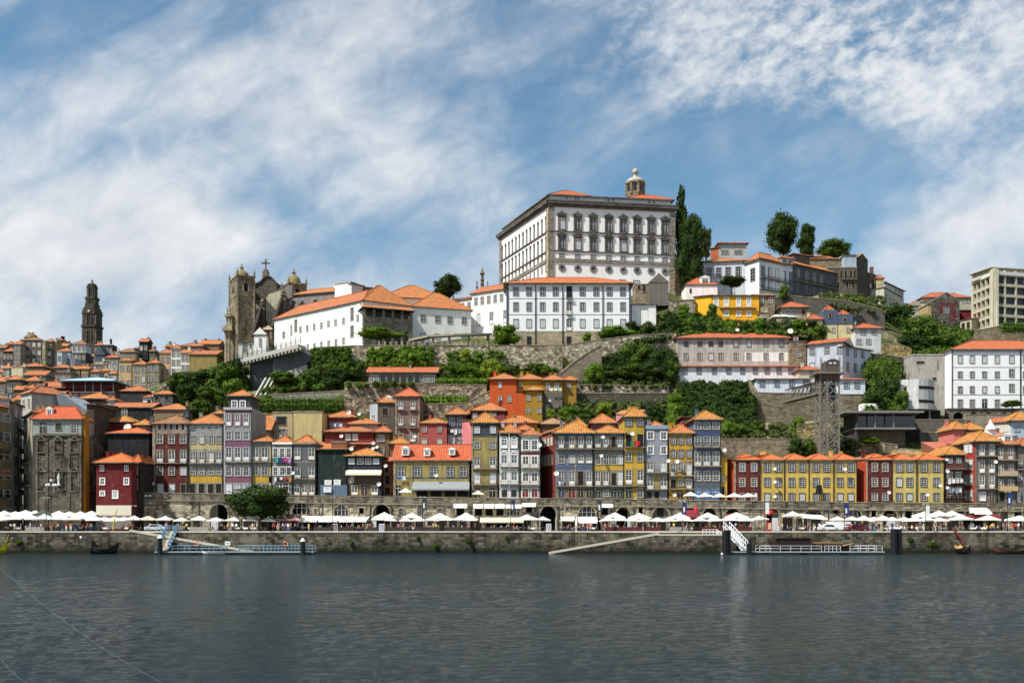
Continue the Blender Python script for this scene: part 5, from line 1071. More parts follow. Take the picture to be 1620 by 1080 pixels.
for y0,y1,wm,st in ((344,361.5,.8,'k'),(375.5,392.5,.8,'k'),(401,407.5,.8,'k'),(417.5,427,.8,'s'),(436,445,.8,'s')):
 for i in range(ncol):
  q=E0+u*(Lf*(i+.75)/(ncol+.5));fme,gme=win_mesh(wm,zr(y0)-zr(y1),st,PS,WHITE,GL[1])
  o=link('window',fme,pal,(q.x,q.y,zr(y1)),math.atan2(u.y,u.x));o.matrix_parent_inverse=Matrix.Translation(-pal.location);link('pane',gme,o)
uf=Vector((xof(1067,305.6)-A0.x,5.6)).normalized();LF_=(Vector((xof(1067,305.6),305.6))-A0).length;vf=Vector((-uf.y,uf.x));B0=A0+uf*LF_
def ring_(z0,z1,out,nm,mat):
 m=MB();m.prism([E0-v2*out-u*out,A0-v2*out+u*0,A0+(-v2-vf)*out*.9,A0+v2*.05,E0+v2*.05],z0,z1) if False else None
 m.prism([E0-v2*out-u*out,A0-v2*out-vf*out*.5,A0+v2*.1+vf*.1,E0+v2*.1],z0,z1)
 m.prism([A0-vf*out-v2*out*.48,B0-vf*out+uf*out,B0+vf*.1,A0+vf*.12+v2*.12],z0-.004,z1-.004)
 part(m,nm,[mat],pal)
ring_(zr(326.5),zr(322.5),.55,'cornice',PS);ring_(zr(322.5),zr(319),1.1,'cornice',PS);ring_(zr(319),zr(317),1.2,'cornice',PS)
ring_(zr(366),zr(364.6),.35,'string_course',PS);ring_(zr(396.6),zr(395.4),.3,'string_course',PS);ring_(zr(413.5),zr(408),.3,'string_course',PSL)
for P0,a_,b_ in ((A0,uf,-u),(B0,-uf,vf),(E0,u,v2)):
 m=MB();w_=1.5
 o_=P0-(vf if P0 is not E0 else v2)*.3
 m.prism([o_,o_+a_*w_,o_+a_*w_+(vf if P0 is not E0 else v2)*.4,o_+(vf if P0 is not E0 else v2)*.4] if P0 is not B0 else [o_+a_*w_,o_+uf*.2,o_+vf*.8+uf*.2,o_+a_*w_+vf*.4],zof(470,300)-4,zr(326.8));part(m,'pilaster',[PSL],pal)
m=MB();o_=A0;m.prism([A0-u*1.6-v2*.3,A0-v2*.3-vf*.3,A0+v2*.1,A0-u*1.6+v2*.1],zof(470,300)-4,zr(327));part(m,'pilaster',[ASH],pal)
m=MB();q0=A0+vf*1.2+uf*.6;q1=B0+vf*1.2-uf*.8;e1=E0+v2*1.0+u*.5
m.prism([e1,q0,q1,q1+vf*16,e1+Vector((22,2))],zr(318),zr(307.5));part(m,'attic',[wallm('dcdee0',.25)],pal)
m=MB();m.prism([e1-v2*.5-u*.5,q0-vf*.6-uf*.9,q1-vf*.6+uf*.5,q1+vf*16,e1+Vector((22,2))],zr(307.5),zr(305.8));part(m,'attic_eave',[PS],pal)
for t_ in (.13,.2,.22,.46,.5,.79,.83):
 m=MB();q=q0+uf*LF_*t_-vf*.06;m.bar((q.x,q.y,zr(316)),(q.x,q.y,zr(307.5)),.25);part(m,'attic_pier',[SLATE],pal)
for (t0,t1,rh_) in ((.0,.32,3.4),(.62,1.0,3.2)):
 rb=MB();roof_geo(rb,q0+uf*LF_*t0,uf,vf,LF_*(t1-t0)*.97,12,zr(305.8),rh_,.3,'hip',inset=.95);part(rb,'roof',[tilem('cf6238',.35),PS,PW],pal)
c=P(1005,310,316);m=MB();rr=pm(15.5,316)
m.lathe([(rr*.93,-3),(rr*.93,zof(293,316)-c.z),(rr*1.08,zof(292.5,316)-c.z),(rr*1.08,zof(290.5,316)-c.z)],c,8,ph=.2)
for k in range(8):a=2*PI*k/8+.2;m.bar((c.x+rr*.96*math.cos(a),c.y+rr*.96*math.sin(a),c.z),(c.x+rr*.96*math.cos(a),c.y+rr*.96*math.sin(a),zof(293,316)),.5)
part(m,'drum',[stonem('a5987c','7d725c',.9,.5,g=.5)],pal)
m=MB()
for k in range(8):
 a=2*PI*(k+.5)/8+.2;q=Vector((c.x+rr*.88*math.cos(a),c.y+rr*.88*math.sin(a)));t_=Vector((-math.sin(a),math.cos(a)))
 m.prism([q-t_*.5,q-t_*.5+Vector((math.cos(a),math.sin(a)))*.15,q+t_*.5+Vector((math.cos(a),math.sin(a)))*.15,q+t_*.5][::-1],zof(304,316),zof(295,316))
part(m,'drum_window',[GL[2]],pal)
m=MB();z9=zof(290.5,316)-c.z;hd=zof(281,316)-zof(290.5,316)
m.lathe([(rr*.98*math.cos(a),z9+hd*math.sin(a)) for a in sp(0,1.2,8)]+[(rr*.22,z9+hd),(rr*.2,z9+hd+1.1),(rr*.33,z9+hd+1.4),(rr*.34,z9+hd+2.0),(rr*.2,z9+hd+2.6),(.05,z9+hd+3.2)],c,16)
part(m,'dome',[plain('b5af9c',.75,.8,name='pale_dome',var=.4)],pal,True)
wr=h('seminary','white three-storey range with nine windows across below the palace',801,998,547,449.5,275,15,wall=wallm('eef0f1',.15,.92),rh=3.6,rm=tilem('d57040',.4),ov=.9,sm=SLB,cat='large house',inset=1.3,
  rows=[(455,467.5,(816.3,837,858.3,879,921.6,943.3,964.3,985.5),7.6,'s',dict(sm=plain('3d4450',.7,.8,name='slate_surround'),fm=WHITE,g=GL[1])),(453.5,470,(900.6,),8,'x',dk),
  (479,491.5,(816.3,837,858.3,879,921.6,943.3,964.3,985.5),7.2,'s',dict(sm=GRAND,fm=WHITE,g=GL[3])),(478,497,(900.6,),7.5,'f',dict(sm=GRAND)),
  (505.5,518,(816.3,837,858.3,879,921.6,943.3,964.3,985.5),7.2,'s',dict(sm=GRAND,fm=WHITE,g=CURT)),(505,523,(900.6,),7.5,'f',dict(sm=GRAND)),(533,546,(837,900),6,'x',dk)],
  bands=[(472,473,SLB),(497.3,498.3,SLB),(523.5,547,ASH)],pils=[(801,804.5),(995,998)],bals=[(895.5,905.5,472,IRON,.8,.9),(896,905,497.5,IRON,.7,.8)])
for x in (847,890,953.5):m=MB();q=P(x,547,274.8);m.bar((q.x,q.y,q.z),(q.x,q.y,zof(451,274.8)),.2);part(m,'drain_pipe',[IRON],wr)
h('stone_house','old grey stone gabled house in front of the palace right end',1027,1058,470,447,290,9,wall=wallm('7e7a72',.5),roof='gablef',rh=2.7,rm=wallm('77736b',.4),rows=[(440.5,446,(1042,),4,'x',dk)],ov=.1)
h('stone_house','ruined stone annexe left of the grey gabled house',1006,1027,470,450,291,8,wall=STN,roof='shed',rh=1,rm=GRAN,rows=[(450,462,(1019,),4,'x',dk),(451,458,(1011,),4,'x',dk)],ov=.1)
h('outbuilding','small white lean-to with red roof right of the white range',999.5,1038,502,482,277,7,wall=WHI,roof='shed',rh=1.4,rm=tilem('cf5a3a',.3),ov=.4)
# right hill
TR=tilem('cf6640',.45)
lr=h('long_house','long stained two-storey range with red roof above the ivy cliff',1071,1249,572,535.5,268,12,wall=wallm('d0ccc2',.6),rh=2.6,rm=TR,ov=.7,sm=STN,inset=1.2,
  rows=[(540,547,(1085,1107,1124.5,1140),7,'x',dict(g=GL[2])),(538.5,547.5,(1164,1184.6,1211.7,1236),6.5,'s',dict(sm=SLB)),(559,569,(1085,1107,1124.5,1140,1164,1184.6,1211.7,1236),6.5,'s',dict(fm=WHITE))],bands=[(557,571.5,WHI,1178,1248)],dishes=[(1166,522,3),(1250,524,4.5)],chim=2)
h('long_house','lower white lean-to wing with red roof along the stained range',1065,1264,603,580.5,263,8,wall=wallm('eceef0',.3,.9),roof='shed',rh=1.9,rm=TR,ov=.6,sm=SLB,rows=[(582.5,591,(1083,1106,1130,1153,1175,1195,1213.5,1232.5,1251),6.5,'s',dict(g=GL[1]))])
h('long_house','white low house on the stone bastion left of the lift tower',1196,1281,621.5,600,256,9,wall=wallm('dfe7f2',.35,.88),roof='shed',rh=1.5,rm=TR,ov=.5,sm=SLB,rows=[(602,611.5,(1206,1229.5,1252.5,1275),6.5,'s',dict(g=GL[1]))])
h('stone_house','stone stair tower between the two white ranges',1249.5,1276,600,540,266,8,wall=STN,roof='shed',rh=1.0,rm=TR,ov=.2,rows=[(533,542,(1259,),6,'s'),(556,564,(1264,),6,'s'),(574,581,(1269,),6,'x',dk)])
h('small_house','tiny cottage with red hip roof beside the lift tower top',1264,1296,600,586,258,6,wall=wallm('d9d4c4',.4),rh=1.5,rm=TR,ov=.5,rows=[(588,596,(1284,),6,'s')])
big=thing('large_house','large blue-white angled house with red roof behind the lift tower','large house',(xof(1330,262),262,38))
wing(1277,266,541,1333,261,541,622,12,[(547,557,(1285,1308.5),6,'s',dict(sm=SLB)),(570,579,(1285,1308),6,'s',dict(sm=SLB)),(549,559,(1328,),6,'s',dict(sm=SLB))],wall=wallm('c3cbd6',.5,.88),rh=1.9,rm=TR,parent=big,roof='gable',ov=.6)
wing(1333,261,548,1378,268,552,603,12,[(551,561,(1341,1353,1365),4.5,'s',dict(sm=SLB)),(573,585,(1341,1353,1365),4.5,'s',dict(sm=SLB)),(574,582,(1336,),4,'s',dict(sm=SLB))][:2],wall=wallm('d6deea',.3,.88),rh=1.9,rm=TR,parent=big,roof='gable',ov=.6)
h('annexe','white ground floor annexe with red roof right of the lift tower',1328,1369,624,601,255,7,wall=wallm('dfe7f2',.3,.88),roof='shed',rh=1.5,rm=TR,ov=.5,sm=SLB,rows=[(605,614,(1339,1356),7,'s',dict(g=GL[1]))])
rwall('bastion_wall','tall coursed stone bastion under the white house left of the lift tower',[(1186,600,662,256.5),(1200,621,668,255.6),(1238,622,676,255.6),(1300,622,672,256)],stonem('9c9078','6f6654',1.2,.45,g=.5),th=3)
rwall('bastion_wall','stone base wall beneath the annexe right of the lift tower',[(1300,624,660,254.8),(1366,624,660,254.8)],stonem('9c9078','6f6654',1.2,.45,g=.5),th=3)
lt=thing('lift_tower','tall steel lattice lift tower with a footbridge and cabin on top','lift tower',P(1313,720,229));ST=plain('7d7a71',.6,.85,.1,name='weathered_steel');m=MB()
X=[xof(a,229) for a in (1297.5,1309,1327.5)];z0=zof(724,229);z1=zof(588,229);Y0,Y1=229,232.5
for xx in X:
 for y in (Y0,Y1):m.bar((xx,y,z0),(xx,y,z1),.34)
nl=7;hs=[z0+(z1-z0)*i/nl for i in range(nl+1)]
for a,b in zip(hs,hs[1:]):
 for y in (Y0,Y1):
  m.bar((X[0],y,a),(X[1],y,b),.18);m.bar((X[1],y,a),(X[0],y,b),.12);m.bar((X[0],y,b),(X[1],y,b),.16);m.bar((X[1],y,b),(X[2],y,b),.2)
  mid=(a+b)/2;m.bar((X[0],y,mid),(X[1],y,mid),.1);m.bar((X[1],y,mid),(X[0],y,b),.1)
  m.bar((X[1],y,a),(X[2],y,b),.2);m.bar((X[2],y,a),(X[1],y,b),.2)
 for xx in X:m.bar((xx,Y0,a),(xx,Y1,b),.12);m.bar((xx,Y0,b),(xx,Y1,b),.14)
part(m,'lattice',[ST],lt)
m=MB();xc=(X[1]+X[2])/2;m.box((xc-.9,Y0+.9,zof(632,229)),(xc+.9,Y1-.8,zof(606,229)));part(m,'lift_car',[plain('3b4148',.4,.8)],lt)
m=MB();m.box((xof(1289,229),Y0-1,zof(591.5,229)),(xof(1335,229),Y1+1,zof(589,229)));m.box((xof(1298,229),Y0-.2,zof(600,229)),(xof(1327,229),Y1,zof(592,229)),1);part(m,'platform',[ST,plain('5f4a3c',.7,.8,name='rusted_beam')],lt)
m=MB();a0,a1=xof(1307,229),xof(1328,229);c_=(a0+a1)/2;zc=zof(573,229)
m.box((a0,Y0-.3,zof(589,229)),(a1,Y1+.2,zc));hw=(a1-a0)/2
for i in range(6):t0,t1=PI*i/6,PI*(i+1)/6;m.q([(c_-hw*math.cos(t0),Y0-.3,zc+.8*math.sin(t0)),(c_-hw*math.cos(t1),Y0-.3,zc+.8*math.sin(t1)),(c_-hw*math.cos(t1),Y1+.2,zc+.8*math.sin(t1)),(c_-hw*math.cos(t0),Y1+.2,zc+.8*math.sin(t0))])
m.q([(c_-hw*math.cos(PI*i/6),Y0-.3,zc+.8*math.sin(PI*i/6)) for i in range(7)][::-1])
part(m,'cabin',[plain('4b443c',.6,.8,name='dark_cladding')],lt)
m=MB()
for xx in (1311,1318):m.box((xof(xx,229),Y0-.36,zof(575.5,229)),(xof(xx+4,229),Y0-.3,zof(573.5,229)))
part(m,'light_panel',[WHITE],lt);m=MB()
for i in range(16):q=xof(1289,229)+(xof(1335,229)-xof(1289,229))*i/15;m.bar((q,Y0-1,zof(589,229)),(q,Y0-1,zof(582,229)),.06)
for y in (582,585.5):m.bar((xof(1289,229),Y0-1,zof(y,229)),(xof(1335,229),Y0-1,zof(y,229)),.07)
for xx in (1298,1328):m.bar((xof(xx,229),Y0-.3,zof(589,229)),(xof(xx,229),Y0-.3,zof(565,229)),.22)
for xx in (1301,1304):m.bar((xof(xx,229),Y0,zof(589,229)),(xof(xx,229),Y0,zof(570,229)),.12)
part(m,'railing',[ST],lt)
m=MB();a,b=P(1240,637,250),P(1298,622.5,231.5);ta,tb=P(1249,617,250),P(1298,605,231.5)
for off in (-1.1,1.1):
 o_=Vector((off*.9,off*.3,0));m.bar(a+o_,b+o_,.3,.35);m.bar(ta+o_,tb+o_,.22)
 for i in range(9):p0=a+(b-a)*i/8+o_;p1=ta+(tb-ta)*i/8+o_;p2=ta+(tb-ta)*min(1,(i+1)/8)+o_;m.bar(p0,p1,.14);m.bar(p0,p2,.12)
m.q([a+Vector((-1,0,-.1)),b+Vector((-1,0,-.1)),b+Vector((1,0,-.1)),a+Vector((1,0,-.1))]);part(m,'footbridge',[ST],lt)
m=MB();m.q([ta+Vector((-1.4,0,.1)),tb+Vector((-1.4,0,.1)),tb+Vector((1.4,0,.3)),ta+Vector((1.4,0,.3))]);part(m,'bridge_roof',[ST],lt)
mo=thing('pavilion','low dark concrete pavilion with thin slab roof right of the lift tower','pavilion',P(1400,680,244));CON=plain('8f9092',.7,.8,name='concrete',var=.4)
def bx(x0,x1,y0,y1,Y,d,nm,mat,root):m=MB();m.box((xof(x0,Y),Y,zof(y1,Y)),(xof(x1,Y),Y+d,zof(y0,Y)));return part(m,nm,[mat],root)
bx(1336,1462,649.5,652.5,240,12,'roof',CON,mo);bx(1355,1449,676,678.5,240,12,'floor_slab',CON,mo);bx(1356,1448,653,676,244,1,'glass_wall',GL[1],mo);bx(1354,1358,653,700,241,9,'pier',wallm('4f4b47',.5),mo)
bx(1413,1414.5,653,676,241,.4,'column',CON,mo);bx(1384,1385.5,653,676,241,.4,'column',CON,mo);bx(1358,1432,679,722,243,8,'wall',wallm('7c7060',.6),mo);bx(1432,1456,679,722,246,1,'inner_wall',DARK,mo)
m=MB()
for i in range(30):q=xof(1356,240.2)+i*.5;m.bar((q,240.3,zof(676,240)),(q,240.3,zof(671,240)),.04)
m.bar((xof(1356,240),240.3,zof(671,240)),(xof(1449,240),240.3,zof(671,240)),.08);part(m,'railing',[IRON],mo)
bx(1365,1390,638,648,248,3,'white_fence',WHITE,mo)
cb=thing('concrete_house','pale board-marked concrete house with a rounded lower front','house',P(1460,645,255));CONC=wallm('b9b6aa',.5,.82,name='board_marked_concrete')
L('x','',1444,1497,646,562,262,12,wall=CONC,parent=cb,roof='flat',rm=CONC,sm=CONC,rows=[(571.5,575,(1456,),13,'x',dk),(571,583,(1483.5,),1.6,'x',dk),(597,601,(1478,),5,'x',dk)])
m=MB();pts=[(xof(1421,252),252),(xof(1447,252),249.5)]+[(xof(1447,250)+6.9*math.sin(a)*1.0,250-.5+5.5*(1-math.cos(a))) for a in sp(.15,PI/2,8)]+[(xof(1490,252)-.6,262),(xof(1421,252),262)]
m.prism(pts,zof(648,252),zof(601,252));part(m,'wall',[wallm('cfd2d0',.35,.85,name='board_marked_concrete')],cb);m=MB()
for y0,y1 in ((612,616.5),(633.5,638)):
 for a,b in zip(pts[1:8],pts[2:9]):
  A_,B_=Vector(a),Vector(b);uu=(B_-A_).normalized();nn=Vector((uu.y,-uu.x))*.06
  m.q([(a[0]+nn.x,a[1]+nn.y,zof(y1,252)),(b[0]+nn.x,b[1]+nn.y,zof(y1,252)),(b[0]+nn.x,b[1]+nn.y,zof(y0,252)),(a[0]+nn.x,a[1]+nn.y,zof(y0,252))])
part(m,'strip_window',[DARK],cb);L('x','',1429,1437,648,612,251,2,wall=CONC,parent=cb,roof='flat',rm=CONC,rows=[(613,619,(1433,),6,'x',dk),(634,640,(1433,),6,'x',dk)])
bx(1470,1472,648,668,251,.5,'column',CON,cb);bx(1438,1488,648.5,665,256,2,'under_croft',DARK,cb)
wh=h('large_house','large white four-storey house with dark string lines at the right edge',1505.5,1680,646,553.5,258,14,wall=wallm('eff1f4',.14,.92),rh=3.6,rm=tilem('d2683f',.35),ov=.6,sm=GRAND,pils=[(1505.5,1507)],bands=[(580.5,581.5,SLATE),(600.5,601.5,SLATE),(624,625,SLATE),(554,557,wallm('c5ccd4',.2))],
  rows=[(563,574,(1519,1538,1557.5,1577.5,1600.5,1622),6.6,'s',dict(g=CURT)),(588,597,(1519,1538,1557.5,1577.5,1622),6,'s'),(584.5,596,(1600.5,),7,'s',dict(fm=WHITE)),(611.5,621,(1519,1538,1557.5,1577.5,1622),6,'s'),(607.5,619.5,(1600.5,),7,'s',dict(fm=WHITE)),(632.5,643,(1519,1538,1577.5),6.6,'s',dict(g=GL[1])),(631.5,645,(1557.5,),6.5,'d',dict(g=GL[2]))],inset=1.2)
wing(1497.3,262,0,1505.4,258.2,553.5,646,.15,[(562,574,(1501,),2.8,'s'),(587,598,(1501,),2.8,'s')],wall=wallm('eff1f4',.14,.92),roof=None,parent=wh)
bx(1614,1616,554,646,257.9,.2,'drain_pipe',IRON,wh)
m=MB();Yv=256.5;xs_=[1500+i*24 for i in range(8)]
for x in xs_:m.box((xof(x,Yv),Yv,zof(668,Yv)),(xof(x+8,Yv),Yv+1.5,zof(647,Yv)))
for x in xs_[:-1]:
 c=xof(x+16,Yv);r_=pm(8,Yv);zt=zof(647,Yv)
 for k in range(8):
  t0,t1=PI*k/8,PI*(k+1)/8;m.q([(c-r_*math.cos(t0),Yv,zt-.8-r_+r_*math.sin(t0)),(c-r_*math.cos(t1),Yv,zt-.8-r_+r_*math.sin(t1)),(c-r_*math.cos(t1),Yv,zt),(c-r_*math.cos(t0),Yv,zt)])
m.box((xof(1499,Yv),Yv-.3,zof(647,Yv)),(xof(1690,Yv),Yv+1.6,zof(645.5,Yv)));tag(m.build('vaulted_terrace',[stonem('8f897c','625d52',.9,.45,g=.5)]),'row of stone vaults carrying the terrace below the large white house','vaults')
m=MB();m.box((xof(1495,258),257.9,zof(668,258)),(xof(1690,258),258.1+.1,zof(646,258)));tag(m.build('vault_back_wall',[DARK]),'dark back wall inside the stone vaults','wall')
h('small_house','pale blue house with bright hip roof at the right edge',1600,1650,700,666,238,9,Y1=238,wall=wallm('b8cddf',.3),rh=2.6,rm=TILE3,ov=.8,rows=[(675,682,(1609.5,),7,'s',dict(g=BLUED))])
h('small_house','small cream gabled house under the pale blue one',1561,1599,700,670,242,8,Y1=238.5,wall=wallm('d6d2c2',.3),roof='shed',rh=2.0,rm=tilem('cf6a44',.5),ov=.4)
h('house','pink square tower house with a pyramid orange roof above the balconies',1508.5,1526,720,680,225,8,wall=wallm('d48278',.3),rh=2.0,rm=TILE3,ov=.6)
h('house','maroon extension with washing beside the pink tower house',1526.2,1557,720,680.5,225.1,8,wall=wallm('8a4440',.35),rh=1.8,rm=TILE3,ov=.4,rows=[(684,693,(1532,1551),7,'s',dict(g=CURT))])
h('house','low house with broad salmon roof left of the pink tower',1490,1523,725,716,222,10,wall=wallm('8d5a4a',.4),roof='shed',rh=3.2,rm=tilem('d9745a',.4),ov=.4)
h('house','flat orange roofed rear house behind the last yellow terrace houses',1450,1493,735,720,224,8,wall=OCH,roof='shed',rh=1.2,rm=TILE3,ov=.4)
h('house','small tiled house behind the maroon dormer house',1560,1600,715,692,226,7,wall=wallm('a35a4a',.4),rh=1.5,rm=TILE,ov=.4)
m=MB();m.lathe([(1.2,0),(1.0,.6),(.3,1.6),(.05,2.4)],P(1567,679,224),10);m.box((xof(1560,224),223.5,zof(690,224)),(xof(1574,224),226,zof(679,224)));tag(m.build('roof_turret',[WHITE]),'small white conical turret right of the pink tower house','turret')
# upper right hill, north of the ranges
ub=thing('large_house','white mansion with tall dark windows and orange hip roofs on the ridge','large house',(xof(1190,312),312,78))
wing(1112,316,413,1178.5,314,413,462,12,[(422,438,(1122,1137,1152,1168),7.5,'s',dict(sm=STN,g=GL[1]))],parent=ub,wall=wallm('dadfe6',.3,.88),rh=2.6,rm=TILE,roof='hip',ov=.6)
wing(1178.7,314,411,1201,309,411,460,12,[(422,442,(1191,),5,'s',dict(sm=GRAND,g=GL[1]))],parent=ub,wall=wallm('f2f2ee',.2,.9),rh=3.4,rm=TILE,roof='hip',ov=.6)
wing(1201.2,309,409,1254,318,413,462,12,[(420.5,436,(1207,1218,1229.5,1240.5,1251),5.6,'s',dict(sm=SLB,g=GL[0])),(440.5,455,(1207,1218,1229.5,1240.5,1251),5.6,'s',dict(sm=SLB,g=GL[0]))],parent=ub,wall=wallm('dfe5ee',.25,.88),rh=2.8,rm=TILE,roof='hip',ov=.6)
wing(1236,317,408,1255,319,408,420,7,[(410.5,420,(1241,1251),5.5,'s',dict(sm=SLB,g=GL[0]))],parent=ub,wall=wallm('dfe5ee',.25,.88),rh=1.4,rm=TILE,roof='hip',ov=.5)
for y in (438.5,456.5):
 q0,q1=Vector((xof(1202,309),309)),Vector((xof(1254,318),318))
 o=balcony(ub,q0,q1,1202,1253,y,309,IRON,.7,.9);o.matrix_parent_inverse=Matrix.Translation(-ub.location)
r2=thing('large_house','long blackened grey house stepping down behind the white mansion','large house',(xof(1290,322),322,78))
wing(1255,318,418,1331,332,430,470,10,[(424,441,(1262.5,1276,1288,1299),6.5,'s',dict(sm=GRAND,g=GL[0])),(446,462,(1262.5,1276,1288,1299,1312,1324),6,'x',dict(sm=GRAND,g=GL[2]))],parent=r2,wall=wallm('67676a',.6,.8),rh=3.2,rm=TILE,roof='gable',ov=.6)
wing(1255,323,402,1281,326,404,430,10,[],parent=r2,wall=wallm('6c655c',.5),rh=1.4,rm=TILE2,roof='hip',ov=.5)
o=balcony(r2,Vector((xof(1255,318),318)),Vector((xof(1331,332),332)),1256,1330,443,318,IRON,.7,.9);o.matrix_parent_inverse=Matrix.Translation(-r2.location)
h('house','pale grey house with low roof standing above the mansion roofline',1137,1181,408,386,335,9,wall=wallm('c3cacc',.3),rh=1.6,rm=tilem('cf5a3a',.3),ov=.7,rows=[(396,402,(1147,1168),12,'s',dict(g=GL[0]))])
h('house','orange-brown side shed left of the pale grey ridge house',1124,1137,408,394,337,8,Y1=335,wall=wallm('b8663c',.4),roof='shed',rh=2,rm=TILE2,ov=.4)
h('stone_house','tall brown stone buttressed building beside the palace',1068,1112,470,426,303,9,Y1=309,wall=stonem('8d7f68','5f5546',.9,.45,g=.7),roof='shed',rh=2.6,rm=TILE2,ov=.2)
h('small_house','small white house with red mansard and a grey dormer',1085,1135,471,451,296,8,Y1=296,wall=WHI,rh=3.0,rm=TR,ov=.3,dormers=[(1115,439.5,450,15)],rows=[(457,463,(1092.5,),2,'x',dk)])
yh=h('house','bright yellow house with white shutters and balcony below the mansion',1125,1201,507,468,289,9,wall=wallm('efb52f',.2,.88),roof='shed',rh=1.2,rm=TR,ov=.5,rows=[(471,484.5,(1133,1149,1168.5,1184.5),6.5,'f',dict(g=CURT,fm=WHITE,sm=WHITE)),(492,500,(1149,1168.5,1184.5),6.5,'s',dict(g=CURT,fm=WHITE,sm=WHITE))],bals=[(1138,1196,487,plain('d99a2c',.7),.8,.9)])
L('x','',1099,1125,487,470,291,8,Y1=289,wall=wallm('efb52f',.2,.88),parent=yh,roof='shed',rh=1.4,rm=TR,ov=.5)
L('x','',1164,1197,515,515,284,5,wall=wallm('d99a2c',.3),parent=yh,roof='shed',rh=2.6,rm=TR,ov=.4)
h('stone_house','rough stone cottage with bright orange gable roof by the yellow house',1202,1226,490,468,291,8,wall=STN,roof='shed',rh=2.4,rm=TILE,ov=.5,rows=[(470,479,(1205,1219),6,'s',dict(fm=WHITE)),(484,490,(1210,),7,'s')])
h('small_house','cafe house with red cap roof above a terrace of parasols',1236,1276,508,487,286,7,wall=wallm('a89c88',.4),rh=2.4,rm=TR,ov=.8,rows=[(490,500,(1246,1257),8,'s',dict(g=GL[3])),(490,497,(1271,),4,'x',dk)])
h('small_house','stone archway lodge left of the cafe terrace',1204,1217,515,495,284,4,wall=ASH,rh=.7,rm=GRAN,ov=.2,rows=[(503,515,(1210,),5,'x',dk)])
h('house','cream cottage with red pyramid roof left of the slate cubes',1278,1302,530,506,280,8,wall=wallm('e2d8a8',.3),rh=2.0,rm=TR,ov=.5,rows=[(513,520,(1293,),4,'x',dk)])
for a,b,ye_,lb in ((1303.5,1325,490,'taller blue slate cube house with cream base on the right slope'),(1326.5,1349,497,'lower blue slate cube house with cream base on the right slope')):
 r=h('house',lb,a,b,532,513,281,8,wall=wallm('e2d8a8',.3),roof=None,rows=[(519,526,((a+b)/2+4,),4,'s')])
 L('x','',a-.3,b+.3,513,ye_,280.9,8.1,wall=wallm('55677c',.3),parent=r,roof='hip',rh=1.5,rm=TR,ov=-.6,ext=0,rows=[(ye_+6,ye_+12,((a+b)/2-1,),4,'x',dk)])
h('house','white washed house with four small windows under a red hip roof',1352,1394,548,520,279,9,wall=wallm('dfe2e4',.35),rh=2.2,rm=TR,ov=.6,rows=[(522,529,(1366,1383),8,'s',dict(fm=WHITE)),(537,544,(1359,1374),7,'s',dict(fm=WHITE))])
r=h('ruin_house','tall derelict house with tin-clad top floor on the ridge',1310,1356,462,424,330,10,wall=wallm('6d6558',.75),roof='flat',rm=GRAND,rows=[(428,440,(1331,1338,1346,1352),3.5,'x',dk),(446,456,(1326,1340,1350),4,'x',dk)],bals=[(1330,1355,442,IRON,.7,.8)])
L('x','',1282,1336,424,410,334,8,wall=STN,parent=r,roof='shed',rh=2.6,rm=TILE2,ov=.3)
L('x','',1336,1355,420,404,331,8,wall=wallm('b3c4cf',.35),parent=r,roof='shed',rh=.8,rm=TILE2,ov=.3)
L('x','',1355.5,1373,484,408,332,10,Y1=336,wall=wallm('5b564e',.6),parent=r,roof='gablef',rh=1.8,rm=TILE2,ov=.1,rows=[(470,477,(1362,),3,'x',dk)])
L('x','',1374,1386,484,432,338,10,Y1=341,wall=wallm('6a665c',.5),parent=r,roof='shed',rh=1.4,rm=TILE2,ov=.1,rows=[(448,455,(1377,),4,'s')])
bx(1377,1382,422,434,343,1,'chimney',wallm('7a5a4c',.4),r)
h('house','house with bright orange shed roof below the right ridge tree',1290,1316,415,408,342,9,wall=STN,roof='shed',rh=3.4,rm=TILE,ov=.3)
h('house','narrow cream house beside the derelict ridge house',1386.5,1398,490,441,338,10,wall=wallm('d6cf9f',.3),rh=1.5,rm=TILE2,ov=.3,rows=[(450,458,(1392,),4,'s'),(475,483,(1391,),4,'x',dk)])
h('house','blue-fronted low house stepping down the right ridge',1398.5,1425,492,455,336,9,Y1=350,wall=wallm('cfd2b8',.3),rh=1,rm=TILE2,ov=.3,rows=[(463,476,(1402,),4,'d',dict(g=BLUED)),(466,474,(1408,1413,1418),2.5,'s')])
h('house','white house with red roofs at the end of the right ridge',1400,1430,470,447,358,9,Y1=372,wall=wallm('dfe2e4',.3),rh=1.6,rm=TR,ov=.6,rows=[(449,462,(1417,1422,1426),3,'s')])
h('house','small far red-roofed house in the notch of the right skyline',1440,1458,500,484,390,9,wall=wallm('b9b3a4',.4),roof='gablef',rh=2,rm=TR,ov=.3)
h('house','white far house with long sloping roof left of the ruin',1458,1478,505,478,395,9,wall=WHI,roof='shed',rh=1.5,rm=TR,ov=.4,rows=[(484,488,(1466,),4,'s')])
h('house','broad far house with long red hip roof behind the mural ruin',1459,1537,500,471,400,14,wall=wallm('c3bda8',.4),rh=3.6,rm=TR,ov=.6,rows=[(474,479,(1525,1532),5,'s',dict(fm=WHITE))])
ru=h('ruin','roofless stone ruin with a faded dark red painted band',1477,1518,530,476,352,9,wall=stonem('77746a','4c4a44',1.0,.5,g=.8,rub=True),roof='gablef',rh=3.0,rm=GRAND,ov=.05,bands=[(478.5,484,wallm('6b2f38',.6),1486,1512),(484,495,wallm('6b2f38',.6),1485.5,1492),(484,508,wallm('6b2f38',.6),1503,1512)],rows=[(486,496,(1497,),8,'s',dict(g=GL[3],sm=GRAND)),(508,516,(1494,),6,'x',dk)])
